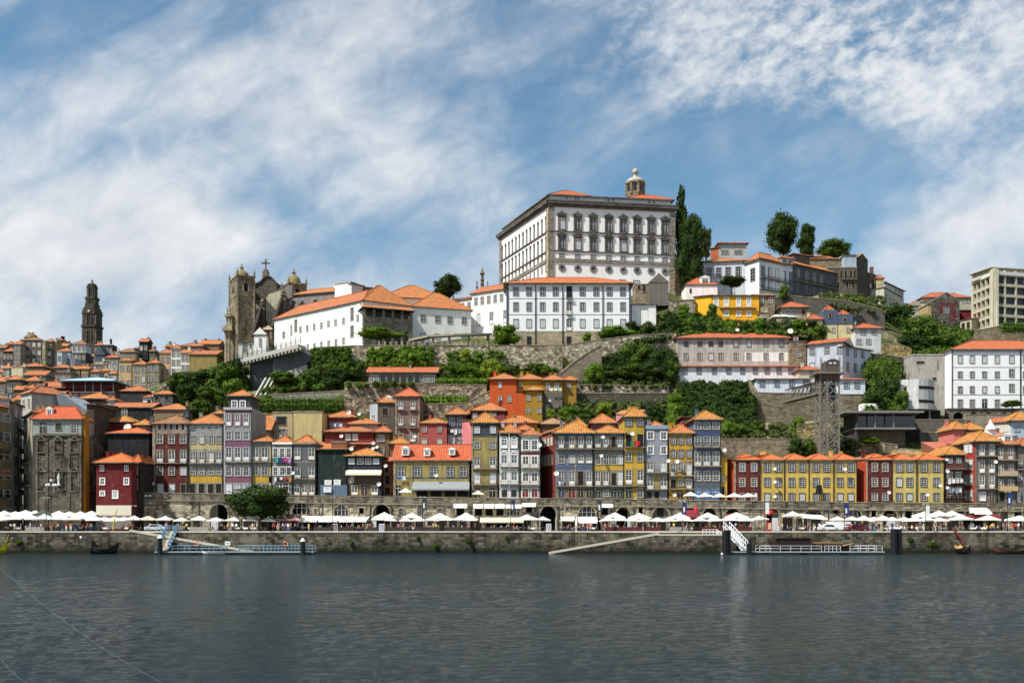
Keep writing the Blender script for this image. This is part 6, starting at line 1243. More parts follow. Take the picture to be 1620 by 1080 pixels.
h('small_house','cream cottage left of the mural ruin',1468,1477,530,482,354,8,wall=wallm('c2ab7c',.4),roof='shed',rh=1,rm=TILE2,ov=.2)
h('small_house','low white retaining house below the far skyline notch',1433,1466,512,491,370,6,wall=wallm('cfccc0',.4),roof='flat',rm=WHITE,ov=.1)
h('house','dark red little house between the ruin and the concrete flats',1520,1538,510,491,356,7,wall=wallm('7a2430',.3),roof='shed',rh=.9,rm=TR,ov=.3)
h('house','cream gable house in front of the dark red little one',1519,1537,530,508,350,7,Y1=346,wall=wallm('d3c8a6',.3),roof='shed',rh=1.8,rm=TR,ov=.3,rows=[(512,522,(1524,1532),2.6,'x',dk)])
ap=thing('apartment_block','beige concrete apartment block with strip balconies on the right skyline','apartment block',(xof(1573,338),338,72));APC=wallm('cdc6ae',.3,.85,name='concrete');APG=plain('3a3f49',.4,.8)
A=Vector((xof(1573,338),338));Bq=Vector((xof(1538,352),352));Cq=Vector((xof(1660,344),344))
ua=(A-Bq);la=ua.length;ua.normalize();va_=Vector((-ua.y,ua.x));uc=(Cq-A);lc=uc.length;uc.normalize();vc=Vector((-uc.y,uc.x))
def zz(y):return zof(y,338)
m=MB();m.prism([Bq+va_*1.2,A+va_*1.2+vc*1.2,Cq+vc*1.2,Cq+vc*14,Bq+va_*30],zz(530),zz(432));part(m,'core',[APG],ap)
fl=(434,450.5,467,483,499,515)
for i,y in enumerate(fl):
 m=MB()
 for P0,uu,vv,l_ in ((Bq,ua,va_,la),(A,uc,vc,lc)):
  m.prism([P0,P0+uu*l_,P0+uu*l_+vv*1.4,P0+vv*1.4],zz(y+1.2),zz(y-(3.2 if i else .4)) )
 part(m,'floor_band',[APC],ap)
m=MB()
for P0,uu,vv,l_,n_ in ((Bq,ua,va_,la,5),(A,uc,vc,lc,5)):
 for i in range(n_+1):q=P0+uu*(l_*i/n_)-vv*.02;w_=.22 if i not in (0,n_) else .6;m.prism([q-uu*w_,q+uu*w_,q+uu*w_+vv*1.3,q-uu*w_+vv*1.3],zz(519),zz(426)+.01)
m.prism([A-ua*1.6-va_*.1,A+uc*.3-vc*.1,A+vc*1.5,A-ua*1.6+va_*1.3],zz(525),zz(424));part(m,'pier',[APC],ap)
m=MB()
for P0,uu,vv,l_ in ((Bq,ua,va_,la),(A,uc,vc,lc)):m.prism([P0-vv*.3,P0+uu*l_-vv*.3,P0+uu*l_+vv*.1,P0+vv*.1],zz(434),zz(428.5))
part(m,'parapet',[plain('d9d8d0',.7)],ap);m=MB();m.prism([A+vc*3+uc,Cq+vc*1,Cq+vc*12,A+vc*12+uc],zz(432),zz(421));m.prism([A+vc*2,Cq,Cq+vc*13,A+vc*13],zz(421),zz(419.5));part(m,'penthouse',[APC],ap)
rgq=random.Random(5)
for i,y in enumerate(fl[:-1]):
 for P0,uu,vv,l_,n_ in ((Bq,ua,va_,la,10),(A,uc,vc,lc,10)):
  for k in range(n_):
   if rgq.random()<.62:
    q=P0+uu*(l_*(k+.2)/n_)+vv*1.1;w_=l_/n_*.55;m=MB();m.prism([q,q+uu*w_,q+uu*w_+vv*.08,q+vv*.08],zz(y+10.5),zz(y+2.2));part(m,'window',[rgq.choice([CURT,CURT,GL[3],GL[1]])],ap)
m=MB();q=P(1577,522,334);m.tube([q,q+Vector((0,0,10))],[.12,.07],6);tag(m.build('mast',[WHITE]),'thin white mast in front of the concrete apartment block','mast')
# left hill town
def lh(lb,x0,x1,yb,ye,Y,wall,rm=TILE,rh=2.2,aw_=(2,2),**k):
 rf=k.pop('roof',None) or R.choice(['hip','hip','gable']);w_=pm(x1-x0,Y)
 return h('hill_house',lb,x0,x1,yb,ye,Y,k.pop('d',max(5,min(10,w_*.9))),wall=wall,rm=R.choice([rm,rm,rm,TILE2]) if rm is TILE else rm,rh=rh if rf in ('flat','gablef','shed') else min(rh,1.2+w_*.11),auto_w=aw_,ov=k.pop('ov',.35),roof=rf,chim=k.pop('chim',R.choice([0,1,1,2])),**k)
w1=wallm('b3a892',.5);w2=wallm('8a8274',.5);w3=wallm('a39b8c',.55);w4=wallm('d2c4a6',.35);w5=wallm('67625b',.5)
lh('dark tall many-windowed block on the far left skyline',33,66,590,538.5,420,w5,TILE4,4,(4,4));lh('stone party-wall tower right of the dark skyline block',66.5,72,590,540,418,wallm('a89c72',.3),TILE2,.5,(3,1),roof='flat')
lh('brown gabled attic peeking above the dark skyline block',39,54,545,534,428,wallm('b5a884',.3),TILE4,2,(1,1),roof='gablef');lh('dark second block with stone end wall on the skyline',72.5,84,590,541,420,w5,TILE2,3.4,(4,1))
lh('stone end wall strip of the left skyline block',84.3,89.5,590,541,421,wallm('a89c72',.3),TILE2,.6,(1,1),roof='flat');lh('grey house with three window rows left of the dark skyline block',21.5,32.5,585,545,415,w3,TILE2,4.5,(3,2))
lh('far left brown house with red roof on the skyline',5,20.5,590,556,425,wallm('5e4a44',.4),TILE2,3,(2,3));lh('small roof-terrace house on the far left skyline',-12,8,590,551,440,wallm('7a6a66',.4),TILE4,2.5,(2,2));lh('red roofed upper house behind the far left brown one',10,20,560,545,450,wallm('8a5a48',.4),TILE2,2.4,(1,2))
lh('house with two stepped bright roofs left of the bell tower',90,112,595,556,418,wallm('a9b8cc',.4),TILE,3.4,(2,2));lh('small upper roof behind the stepped bright roofs',90,106,556,548,428,w3,TILE,3,(1,1));lh('black rooftop lantern house beside the stepped roofs',90.5,99,550,539,434,wallm('25242a',.3),TILE4,1.5,(1,1));lh('black gabled shed right of the stepped roofs',104,113,560,547,432,wallm('25242a',.3),SLATE,2,(1,1))
lh('white topped house with three windows below the bell tower',114,136,558,545,410,wallm('d3d8e0',.2),TILE4,4.4,(1,3));lh('dark tall house beneath the white topped one',114.5,136,600,558.5,409,wallm('47464c',.4),TILE4,.4,(3,3),roof='flat');lh('narrow blue-white house strip with four windows on the left slope',112,119,598,568,400,wallm('b4bdcc',.3),TILE,1,(3,1),roof='flat')
lh('grey house with blue-white wall beneath the stepped bright roofs',90,98,598,557,412,wallm('c4cfdf',.3),TILE,.4,(2,1),roof='flat')
lh('orange-capped house right of the bell tower foot',149,163,575,546.5,430,w3,TILE,4,(1,2));lh('dark gabled house right below the bell tower',150,165,590,561,405,wallm('55606e',.4),SLATE,4,(1,2),roof='gablef');lh('dark square tower house on the left skyline',165,178,580,546,425,wallm('33323a',.4),TILE2,3,(2,2),roof='flat');lh('small white kitchen wing on the left slope',151,168,585,573,400,wallm('e3e3e0',.25),GRAN,.4,(1,2),roof='flat')
lh('ruined stone house with arched windows above the blue roofed market',143,171,602,577,395,wallm('77715f',.6),GRAN,.4,(2,2),roof='flat');lh('pale drying-yard house with vertical stains left of the tan house',171,186,605,576,392,wallm('b9bbb8',.5),GRAN,.4,(1,2),roof='flat');lh('brown-roofed house tucked under the dark square tower',166,188,580,566,405,w2,TILE2,3.2,(1,2));lh('tiny white flat-roofed pavilion on the left skyline',176,189,570,557,420,wallm('dcdad0',.3),GRAN,.4,(1,2),roof='flat')
lh('beige side-gabled house with dark veranda on the left skyline',189,214,590,557,405,wallm('8f8878',.4),TILE4,3,(1,3));lh('black chimney-like tower house on the left skyline',220,234,560,541,410,wallm('2b2a2e',.4),TILE2,2.0,(1,2));lh('dark wing beside the chimney-like tower house',212,240,580,552,412,w5,TILE2,2,(1,3));lh('maroon roofed small house right of the dark wing',236,246,580,556,408,w5,TILE4,1.5,(1,1))
lh('tan house with arched top window right of the blue roofed market',188,208,618,571,335,wallm('d2b48a',.35),TILE,4.2,(2,2),d=12);lh('brown backing house right of the tan house',208.5,214,610,569,338,w2,TILE4,1,(2,1));lh('weathered house with white verandas and bright roof',210,232,622,577,325,w1,TILE,3.6,(3,2));lh('narrow stone house under the second bright roof',233,252,622,575,322,stonem('a39a82','777060',.9,.45,g=.5),TILE,3.8,(3,2))
lh('pinkish house with small paired windows under the church slope',252.5,270,618,559,326,wallm('d9b394',.3),TILE,3.4,(3,2));lh('tall white house with balconies on the church slope',270.5,286,610,552,318,wallm('eceae2',.25,.9),TILE2,2.6,(4,2));lh('white house front joining the olive gable on the church slope',286.5,300,606,559,314,wallm('e6e4dc',.25,.9),TILE,1.4,(3,2));lh('blank olive-ochre wall house with broad orange roof',300.5,343,600,561,313,wallm('a38f55',.3),TILE,2.4,(0,1),d=11)
lh('mauve-grey upper house behind the olive wall house',287,322,570,548,328,wallm('9a8784',.4),TILE2,1.8,(0,1));lh('orange-capped top house behind the olive wall house',316,347,565,545,335,wallm('8d8068',.4),TILE,2.6,(0,1));lh('small tan house squeezed against the church front',344,356,595,571,318,wallm('b09468',.3),TILE,1.4,(0,1));lh('cream house peeping left of the church columns',340,357,575,553,340,wallm('dcc9a0',.3),TILE,1.6,(0,1));lh('brown roofed house at the top of the left street',262,272,560,549,345,w2,TILE4,2,(0,1))
lh('house with long bright roof below the dark skyline block',28,70,600,580,360,wallm('6e6459',.4),TILE,2,(1,3));lh('house with cream parapet among the left roofs',18,36,600,581,352,wallm('d6cfae',.2),GRAN,.4,(0,1),roof='flat');lh('house with mottled broad roof above the market',38,72,615,594,335,w2,TILE2,3.4,(0,1));lh('brown-roofed house left of the blue roofed market',84,110,600,582,370,w2,TILE2,2.4,(1,2));lh('low grey shed house right under the brown-roofed one',86,112,606,590,350,w3,GRAND,1,(1,2),roof='shed')
lh('orange roof house at the far left edge',-15,9,640,604,320,w2,TILE,3.6,(1,2));lh('second orange roof house near the far left edge',10,33,630,601,318,w5,TILE,3.2,(1,2));lh('third orange roof house beside a white chimney',36,63,630,603,322,w3,TILE,3.4,(1,2),chim=1)
lh('wide house with flat bright roof and small dark dormer',66,97,635,612,312,w5,TILE,3.6,(0,1));lh('house with black wall and white window under tiled eaves',58,103,640,614,300,wallm('2c2624',.3),TILE,.8,(0,1));lh('small roofs house with brown shutter at left',22,40,640,617,300,wallm('7a5f46',.4),TILE,2.6,(1,1));lh('brown shuttered house left of the black wall',40,56,640,615,298,wallm('6b5844',.4),TILE2,2.2,(0,1))
lh('long brown eaves house above the grey corrugated gable',34,95,660,628,275,wallm('2f2a29',.3),TILE2,2.0,(0,1),d=8);lh('steep copper-orange roof house beside the pale gable',24,50,655,633,268,w3,TILE2,3.4,(0,1))
r=h('corrugated_house','blue-grey corrugated sheet gable above the chapel front',51,143,700,655,232,12,wall=wallm('8893a0',.5,.75,name='corrugated_sheet'),roof='gablef',rh=5.0,rm=plain('9aa2aa',.6),ov=.15)
lh('maroon house with bright mottled roof right of the corrugated gable',122,172,690,631,262,wallm('3f2424',.3),TILE,2.6,(2,4),d=8);lh('white edge house with satellite dish beside the black slate one',170,182,680,634,258,wallm('cfd1d2',.3),TILE2,1.2,(2,1),dishes=[(174,643,3)])
mk=thing('market_hall','market hall with pale blue roof and dark red open sides','market hall',P(139,622,300));bx(97,181,602,622,302,9,'wall',wallm('6b2a2c',.4),mk)
rb=MB();roof_geo(rb,Vector((xof(97,300),300)),Vector((1,0)),Vector((0,1)),pm(84,300),12,zof(602.5,300),1.7,.5,'hip',th=.25,inset=1.6);part(rb,'roof',[plain('a9d3e6',.5,.9,name='blue_roof_sheet',var=.3),plain('8fb8cc',.5),WHITE],mk)
for x in (99,116,135,147,160,179):bx(x-.6,x+.6,602.5,626,300,.3,'column',plain('4c5a54',.6),mk)
bx(97,182,611,612,300.4,.2,'rail',plain('5d2a28',.6),mk);bx(98,182,619.5,620.5,299.8,.2,'rail',plain('8d8f8a',.6),mk);bx(97,182,622,628,301,8,'base',w5,mk)
lh('dark open-sided house with brown roof right of the market hall',190,232,636,619,292,wallm('3a3736',.4),TILE2,2.6,(0,1));lh('black tarred house with long orange roof and one white window',176,241,668,645,244,wallm('20242a',.3),TILE,1.7,(0,1),rows=[(647,657,(197,),8,'s')],chim=1);lh('cream-brown house continuing the long orange roof',242.5,298,668,648.5,243,wallm('a08a68',.4),TILE,1.9,(0,1))
lh('small house with orange pyramid cap and grey terrace',242,273,640,624,262,wallm('6d6e72',.4),TILE,1.6,(0,1),rows=[(626,633,(248,264),7,'x',dk)]);lh('white scrap house left of the orange pyramid cap',226,240,640,629,264,WHI,TILE2,.8,(0,1));lh('low orange lean-to right behind the bright yellow-banded roof',338,353,672,655,235,w2,TILE,1,(0,1));
h('turret','grey pointed turret house between the two front hipped roofs',290,298,680,660,226,2,wall=SLATE,roof='hip',rh=2,rm=SLATE,ov=.1)
for rn,Yf,yf,xa,xb,st in (('top',452,560,-25,255,13),('second',384,588,-25,185,14),('third',343,607,-25,190,15),('fourth',290,634,-20,175,17)):
 for i in range(int((xb-xa)/st)):
  x=xa+st*i+R.uniform(-2,2);wn,wc=R.choice([('cream','d9cfb4'),('pale grey','bdbdb8'),('brown','7f6d5c'),('dark','45423f'),('white','e6e4de'),('tan','c2a27c'),('maroon','7a3a36')])
  ye_=yf+R.uniform(-5,5);lh(f'small {wn} house, {ORD[min(i, 19)]} from left in the {rn} row of the left hill town',x,x+st*R.uniform(.75,1.05),ye_+22,ye_,Yf+R.uniform(-7,7),wallm(wc,.5),TILE,R.uniform(1.4,2.6),(R.choice([1,2]),2))
bt=thing('bell_tower','tall dark baroque bell tower rising alone on the far left skyline','bell tower',P(146,560,640));TS=stonem('5b564c','3e3a33',1.6,.8,g=.5,k=.8,name='tower_granite');BY=640
def tz(y):return zof(y,BY)
cx=xof(146,BY);k=pm(1,BY)
def sq(w_,y0,y1,root=bt,nm='tier',mat=TS,ch=.28):
 hw=w_*k/2;c_=hw*ch;pts=[(cx-hw+c_,BY-hw),(cx+hw-c_,BY-hw),(cx+hw,BY-hw+c_),(cx+hw,BY+hw-c_),(cx+hw-c_,BY+hw),(cx-hw+c_,BY+hw),(cx-hw,BY+hw-c_),(cx-hw,BY-hw+c_)]
 m=MB();m.prism(pts,tz(y1),tz(y0));part(m,nm,[mat],root)
sq(25,518,600);sq(27.5,516,519);sq(24,498,516);sq(26,496.5,498.5);sq(25,492,496.5);sq(22,488,492);sq(18.5,482,488);sq(16,474,482);sq(18.5,471.5,474);sq(13,455,471.5);sq(14.5,453.5,455.5);sq(11.5,450,453.5)
m=MB();m.lathe([(5.5*k,0),(4.5*k,1*k),(2*k,2*k),(1*k,3*k),(.8*k,4*k),(2*k,5*k),(1*k,6*k),(.6*k,6.6*k),(.2*k,9*k)],(cx,BY,tz(450)),10);part(m,'finial',[TS],bt)
for y,w_ in ((496.5,12),(516,13),(474,8.6),(455,6.6)):
 m=MB()
 for a in range(8):t=PI/8+a*PI/4;m.lathe([(.9*k,0),(.9*k,1.2*k),(.3*k,2*k),(.5*k,3*k),(.1*k,4.4*k)],(cx+w_*k*.98*math.cos(t),BY+w_*k*.98*math.sin(t),tz(y)),6)
 part(m,'pinnacle',[TS],bt)
for (w_,hw,y0,y1) in ((25,2.4,526,542),(24,2.2,501,513),(13,2.2,458,468),(16,1.5,475.5,480)):
 m=MB();m.box((cx-hw*k,BY-w_*k/2-.1,tz(y1)),(cx+hw*k,BY-w_*k/2+.3,tz(y0)));part(m,'belfry_opening',[DARK],bt);m=MB()
 for s in (-1,1):m.bar((cx+s*(hw+1.2)*k,BY-w_*k/2-.3,tz(y1+1)),(cx+s*(hw+1.2)*k,BY-w_*k/2-.3,tz(y0-2)),.9*k)
 for s in (-1,1):m.bar((cx+s*w_*.42*k,BY-w_*k/2+.4,tz(y1+3)),(cx+s*w_*.42*k,BY-w_*k/2+.4,tz(y0-2)),1.6*k)
 part(m,'pilaster',[stonem('837c6c','5f594d',1.4,.7,g=.5)],bt)
m=MB();m.lathe([(1.8*k,0),(1.8*k,.4)],(0,0,0),14);rot=Matrix.Rotation(PI/2,3,'X');m.v=[tuple(rot @ Vector(p)) for p in m.v];o=m.build('clock_face',[plain('cfc9b8',.7)],bt);o.matrix_parent_inverse=Matrix.Translation(-bt.location);o.location=(cx,BY-12.6*k,tz(494.5))
m=MB();c=P(763,470,320)
m.lathe([(1.2,-4),(.7,0)]+[(.42+.25*(i%2),.8+i*.7) for i in range(9)]+[(.5,7.3),(.9,7.8),(.4,8.6),(.15,9.4),(.05,10)],c,8);tag(m.build('stone_column',[GRAND]),'twisted stone column above the monastery connecting roof','column')
for x,yt,lb in ((754.5,444,'small stone pinnacle left of the twisted column'),(771.5,442,'small stone pinnacle right of the twisted column')):
 m=MB();c=P(x,460,312);m.lathe([(.35,-4),(.35,0),(.15,.4),(.4,1.2),(.1,2),(.25,2.6),(.02,3.4)],c,6);tag(m.build('stone_pinnacle',[GRAND]),lb,'pinnacle')
# garden walls
RUB=stonem('b5a88e','6a604f',1.0,.7,g=.6,rub=True,name='rubble_wall');RUBL=stonem('c9bea5','7f7561',1.0,.6,g=.5,rub=True,name='pale_rubble_wall');GRW=wallm('a9a48e',.6,.75)
rwall('garden_wall','rubble garden wall under the long low garden house',[(545,605,632,250.8),(640,607,632,250.8),(770,609,634,250.8)],RUB)
rwall('garden_wall','rubble wall block between the hedge and the dormer house',[(543,630,655,248),(590,629,655,248)],RUB)
rwall('garden_wall','pale rendered garden wall above the long hedge',[(404,626,645,252),(470,622,640,252),(543,618,636,252)],GRW)
rwall('garden_wall','dark rubble wall left of the big orange house',[(664,640,665,247.5),(738,637,668,247.5),(776,618,672,247.5)],RUB)
rwall('terrace_wall','high rubble terrace wall below the monastery garden',[(497,550,590,262),(560,547,590,262),(690,546,590,262),(800,547,592,262.5),(890,546,592,262.5)],RUBL,th=2)
rwall('terrace_wall','curved pale wall rising toward the red roofed range',[(888,547,590,270),(945,538,575,270),(1000,531,560,270),(1070,527,560,270)],RUBL,th=1.5)
rwall('ramp_wall','long diagonal stair parapet climbing across the rubble terrace wall',[(884,592,610,259),(905,574,606,260),(925,560,604,261),(952,545,590,262)],GRAN,th=1.2)
rwall('garden_wall','pale rubble wall segment right of the small ochre end house',[(914,609,622,256),(952,609,623,256)],RUBL)
rwall('garden_wall','pale rubble wall segment with shrubs below the dark thicket',[(956,609,622,256),(1058,611,623,256)],RUBL)
rwall('garden_wall','dark mossy terrace wall behind the tall yellow house',[(884,623,655,251),(960,622,656,251),(1058,622,662,251)],wallm('5f5c4a',.7,.7))
rwall('stone_wall','long coursed stone wall behind the dark red and yellow terrace roofs',[(1141,694,724,236),(1300,694,722,236)],stonem('a89c84','786f5c',1.0,.42,g=.5))
rwall('stone_wall','ochre stained rock wall left of the lift tower foot',[(1262,672,700,239),(1297,668,700,239)],stonem('b3a06a','7c7350',1,.6,g=.5,rub=True))
rwall('stone_wall','broken rubble wall right of the lift tower foot',[(1330,690,726,238),(1352,694,726,237),(1420,704,728,237)],RUB)
rwall('stone_wall','dark stone retaining wall between pavilion and white house',[(1449,664,684,248),(1527,664,684,248)],wallm('7c776a',.7,.7))
rwall('stone_wall','lower dark stone wall under the retaining wall by the pavilion',[(1455,684,726,245),(1515,684,726,245)],wallm('6e6a5e',.7,.7))
rwall('stone_wall','concrete terrace wall in front of the stone vaults',[(1527,656,690,249),(1600,655,690,249)],wallm('a39d8c',.5,.75))
rwall('stone_wall','weathered wall holding up the ridge below the blackened house',[(1220,472,510,300),(1250,468,510,300),(1340,476,512,300),(1400,492,520,300)],wallm('6f6b60',.7,.7))
rwall('stone_wall','grey stone boundary wall below the concrete apartment block',[(1470,532,550,322),(1540,524,550,322),(1590,514,545,322),(1700,505,545,322)],STN)
rwall('stone_wall','dark rock wall above the pavilion with a ruined parapet',[(1378,560,600,268),(1396,561,604,268),(1432,566,610,268)],wallm('5d564c',.8,.7))
rwall('stone_wall','sunlit broken stone wall over the concrete house',[(1396,545,566,274),(1418,543,566,274),(1442,552,568,274)],stonem('b3a06a','7c7350',1,.6,g=.5,rub=True))
rwall('terrace_wall','stained wall under the small white lean-to',[(998,503,532,279),(1036,503,530,279)],wallm('5f5a52',.6,.7))
rwall('terrace_wall','dark rubble slope wall beside the small white house',[(1058,476,505,290),(1100,474,500,290)],RUB)
rwall('church_slope_wall','low white parapet climbing the slope toward the church',[(262,612,622,306),(300,596,608,306),(345,577,590,304),(372,573,585,300)],GRW)
co_=thing('colonnade','curved concrete walkway on slim pillars below the white monastery wing','colonnade',P(720,545,263));m=MB();pr=None
for x,y,Y in ((650,539,270),(680,532.5,267),(715,530.5,267),(745,529.5,269),(776,529,272)):
 q=P(x,y,Y)
 if pr:m.bar(pr,q,2.4,.5)
 pr=q
part(m,'deck',[plain('aaa58f',.8,.8,name='mossy_concrete')],co_);m=MB()
for x,yt,Y in ((668,535,268),(685,532.5,267),(711,531,267),(742,530,269),(772,529,272)):a=P(x,yt,Y);m.bar(a,(a.x,a.y,zof(549,Y)-1),.7)
part(m,'column',[GRAN],co_)
m=MB()
for x in range(600,775,9):
 a=P(x,547,262.4);m=MB();m.bar(a-Vector((0,0,.3)),a+Vector((0,0,1.2)),.5);o=m.build('stone_post',[GRAN]);tag(o,f'{ORD[(x - 600) // 9]} stone post from the left along the rubble terrace wall top','post','stone posts on the terrace wall')
rv=random.Random(21)
for i,x in enumerate(list(range(508,545,12))+list(range(696,880,15))):
 bush(f'{ORD[i]} small shrub from the left along the foot of the high terrace wall',x,592+rv.uniform(-3,2),578+rv.uniform(-5,4),20,260,rv.choice([0,1,4,1]),group='shrubs at the terrace wall foot')
for i,x in enumerate(range(552,660,14)):bush(f'{ORD[i]} low shrub from the left on the wall under the garden house',x,612,604+rv.uniform(-2,2),15,250,rv.choice([0,1]),group='shrubs under the garden house')
for i,x in enumerate(range(1000,1300,22)):bush(f'{ORD[min(i, 19)]} hillside bush from the left above the stained range roof',x,524+rv.uniform(-4,3),508+rv.uniform(-6,4),24,275,rv.choice([0,2,4,1]),group='bushes above the stained range')
# trees
tree('quay_tree','broad dark spreading tree on the quay before the tall banded house',415,841,757,104,201,'flat',2,bare=.2,dep=6)
tree('tree','rounded dark tree behind the monastery roofs',706,470,434.5,44,300,'round',2,.05)
tree('clipped_tree','flat-topped bright green clipped tree before the loggia',602,547,515.5,80,266,'flat',1,.3,dep=4)
tree('tree','bushy green tree at the left foot of the white three-storey range',797,548,512,54,267,'round',1,.15)
tree('clipped_tree','flat clipped tree at the right foot of the white three-storey range',975,546,513,64,272.5,'flat',1,.3,dep=4)
tree('small_tree','small round tree against the stone plinth of the white range',930,546,525,16,271,'round',1,.3)
tree('tall_tree','tall dark evergreen crowding the palace right side',1092,470,340,50,306,'big',2,.05)
tree('cypress','pointed dark conifer spire just right of the palace cornice',1078,450,297,44,309,'cone',2,.05)
tree('cypress','lower dark conifer in front of the tall palace evergreen',1099,468,372,26,304,'cone',2,.02)
tree('tree','thin grey-green airy tree right of the palace evergreen',1117,420,358,24,330,'round',4,.25)
tree('pine_tree','large dark pine standing on the ridge behind the mansion',1239,408,338,50,345,'big',2,.12)
tree('pine_tree','slimmer dark pine right beside the large ridge pine',1275,408,354,29,340,'big',2,.1)
tree('tree','low broad green tree above the orange shed roof on the ridge',1318,412,380,54,350,'big',0,.1)
tree('tree','small dark garden tree in front of the white mansion',1157,464,434,40,300,'flat',2,.3)
tree('tree','dark garden tree beside the rough stone cottage',1239,476,450,18,298,'round',0,.1)
tree('tree','shrubby tree in front of the cream cottage and slate cubes',1292,545,514,34,274,'round',0,.1)
tree('tree','dark round tree on the slope left of the yellow house',1055,532,494,36,281,'round',2,.05)
tree('tree','bright bushy tree touching the yellow house corner',1128,505,478,20,287,'round',0,.1)
tree('tree','spreading tree below the concrete viaduct',447,620,583,46,258,'flat',0,.3)
tree('tree','darker rounded tree right of the viaduct foot',492,618,585,34,259,'round',0,.15)
tree('tree','small terrace tree left of the low garden house',530,614,580,46,257,'round',2,.1)
tree('tree','flat round tree on the terrace of the large white house',1601,650,631,34,252,'flat',0,.3)
tree('palm_like_tree','feathery young tree below the dark thicket',938,618,574,34,259,'round',1,.2)
tree('cypress','narrow dark cypress splitting the pale rubble wall',954,625,594,9,254.5,'cone',2,.02)
tree('tree','light green tree above the narrow pale grey house',1066,680,618,34,246,'round',1,.05)
tree('tree','light green shrub tree behind the narrow yellow house roof',1062,700,655,26,238,'round',1,.05)
for x,yb,yt,w_,mi,lb in ((290,618,588,46,0,'leftmost round tree of the church slope wood'),(318,622,582,52,2,'dark tall tree in the middle of the church slope wood'),(350,618,574,50,0,'tree below the church columns on the slope'),(378,615,568,44,2,'dark tree hugging the viaduct abutment'),(335,606,580,40,1,'light tree high on the church slope'),
  (300,640,606,46,2,'low dark tree at the left foot of the church slope'),(338,648,612,54,0,'bushy tree at the lower middle of the church slope'),(372,636,600,40,1,'pale green tree beside the grey abutment'),(276,625,603,26,2,'small dark tree under the tall white balcony house'),(362,655,628,40,2,'dark crown just above the slim house rooftop'),(316,664,632,50,0,'round tree low behind the yellow-banded house roof'),(262,640,618,26,0,'small tree beside the orange pyramid cap')):
 tree('tree',lb,x,yb,yt,w_,Yfor(x,yb),'round',mi,.04)
for x,yb,yt,w_,Y,mi,lb in ((970,602,560,60,265,2,'leftmost dark crown of the thicket above the pale wall'),(1008,598,541,64,268,0,'tallest dark crown of the thicket above the pale wall'),(1046,600,550,56,266,2,'right dark crown of the thicket beside the stained range'),(990,606,575,60,262,0,'low front crown of the thicket'),(1030,608,572,60,262,2,'second low front crown of the thicket'),(1062,606,566,40,263,0,'edge crown of the thicket touching the lean-to wing')):
 tree('tree',lb,x,yb,yt,w_,Y,'big' if w_>55 else 'round',mi,.02)
for x,yb,yt,w_,Y,mi,lb in ((1420,530,478,60,310,2,'dark wood crown below the right ridge houses'),(1455,548,500,56,304,0,'wood crown left below the mural ruin'),(1400,520,486,40,314,0,'wood crown beneath the blue-fronted house'),(1490,560,524,60,300,0,'rounded crown under the mural ruin'),(1440,560,528,50,298,2,'dark crown above the concrete house'),
  (1385,624,566,42,258,0,'upper tree on the rocks right of the angled house'),(1408,642,596,44,254,2,'dark middle tree right of the annexe'),(1425,648,618,30,250,0,'small tree touching the rounded concrete front'),(1380,648,620,40,250,2,'dark low tree above the pavilion roof')):
 tree('tree',lb,x,yb,yt,w_,Y,'round',mi,.04)
for x,yb,yt,w_,Y,mi,lb in ((850,590,572,42,262,1,'round bright bush above the big orange house'),(645,580,552,30,260.5,1,'bush on the terrace wall left of the rubble face'),(668,582,556,34,260.5,1,'bush on the terrace wall beside the rubble face'),(740,604,572,50,257,1,'bushy green shrub row right of the garden house'),(776,602,568,44,257,3,'lighter shrub right of the garden house'),(718,602,575,36,256,0,'dark shrub touching the garden house end'),(756,575,556,26,261,1,'wall shrub under the colonnade end'),(735,572,552,24,261,3,'yellowish shrub on the rubble terrace wall'),
  (1100,510,492,30,284,0,'bush beneath the small white mansard house'),(1082,500,480,24,286,1,'bush on the rocks beside the stone buttressed building'),(1218,530,512,34,276,0,'dark bush below the cafe lodge'),(1250,532,516,34,276,2,'dark bush below the cafe terrace'),(1175,524,514,24,275,0,'bush behind the long stained range roof'),(1260,716,690,30,233,2,'dark ivy bush behind the yellow terrace roofs'),(1278,720,695,36,233,0,'ivy bush left against the lift tower foot'),(1340,722,694,30,234,2,'dark bush right against the lift tower foot'),(1375,700,690,46,236,1,'flat green bush on the rubble below the pavilion'),(1262,682,660,30,243,1,'sunny bush under the footbridge'),(1170,692,668,40,243,0,'sunny shrub at the foot of the ivy cliff'),(1200,690,664,36,244,0,'shrub below the coursed bastion'),(1225,688,668,24,244,4,'dull shrub below the bastion corner'),(1145,690,665,34,242,1,'green shrub beside the tall blue house roof'),(1350,486,470,34,312,1,'grassy bush under the derelict ridge house'),(1378,500,484,30,308,0,'bush on the wall right of the derelict house'),(508,600,570,30,262,2,'dark bush left on the overgrown terrace wall'),(565,596,568,30,262,0,'bush right beside the garden house gable'),(900,668,640,36,243,1,'bush behind the slate-blue tiled house roof'),(925,665,642,36,243,0,'second bush behind the grey balcony house roof'),(955,662,636,40,244,3,'yellowish bush left of the pink lean-to roof'),(1035,670,640,40,242,2,'dark bush behind the narrow pale grey house'),(872,660,646,24,243,3,'pale bush right of the olive ochre house'),(420,640,624,26,250,1,'bush on the garden wall at the viaduct struts'),(700,690,670,26,240,2,'dark bush above the salmon red house')):
 bush(lb,x,yb,yt,w_,Y,mi)
hedge('long clipped garden hedge above the beige and sandy houses',400,543,652,629,248,0)
hedge('bright clipped hedge between mauve-brown house and the dark rubble wall',664,741,643,625,251,1)
hedge('thin hedge line along the low garden house terrace',690,770,607,598,252,1)
hedge('dark hedge below the concrete apartment block wall',1585,1700,526,510,318,0)
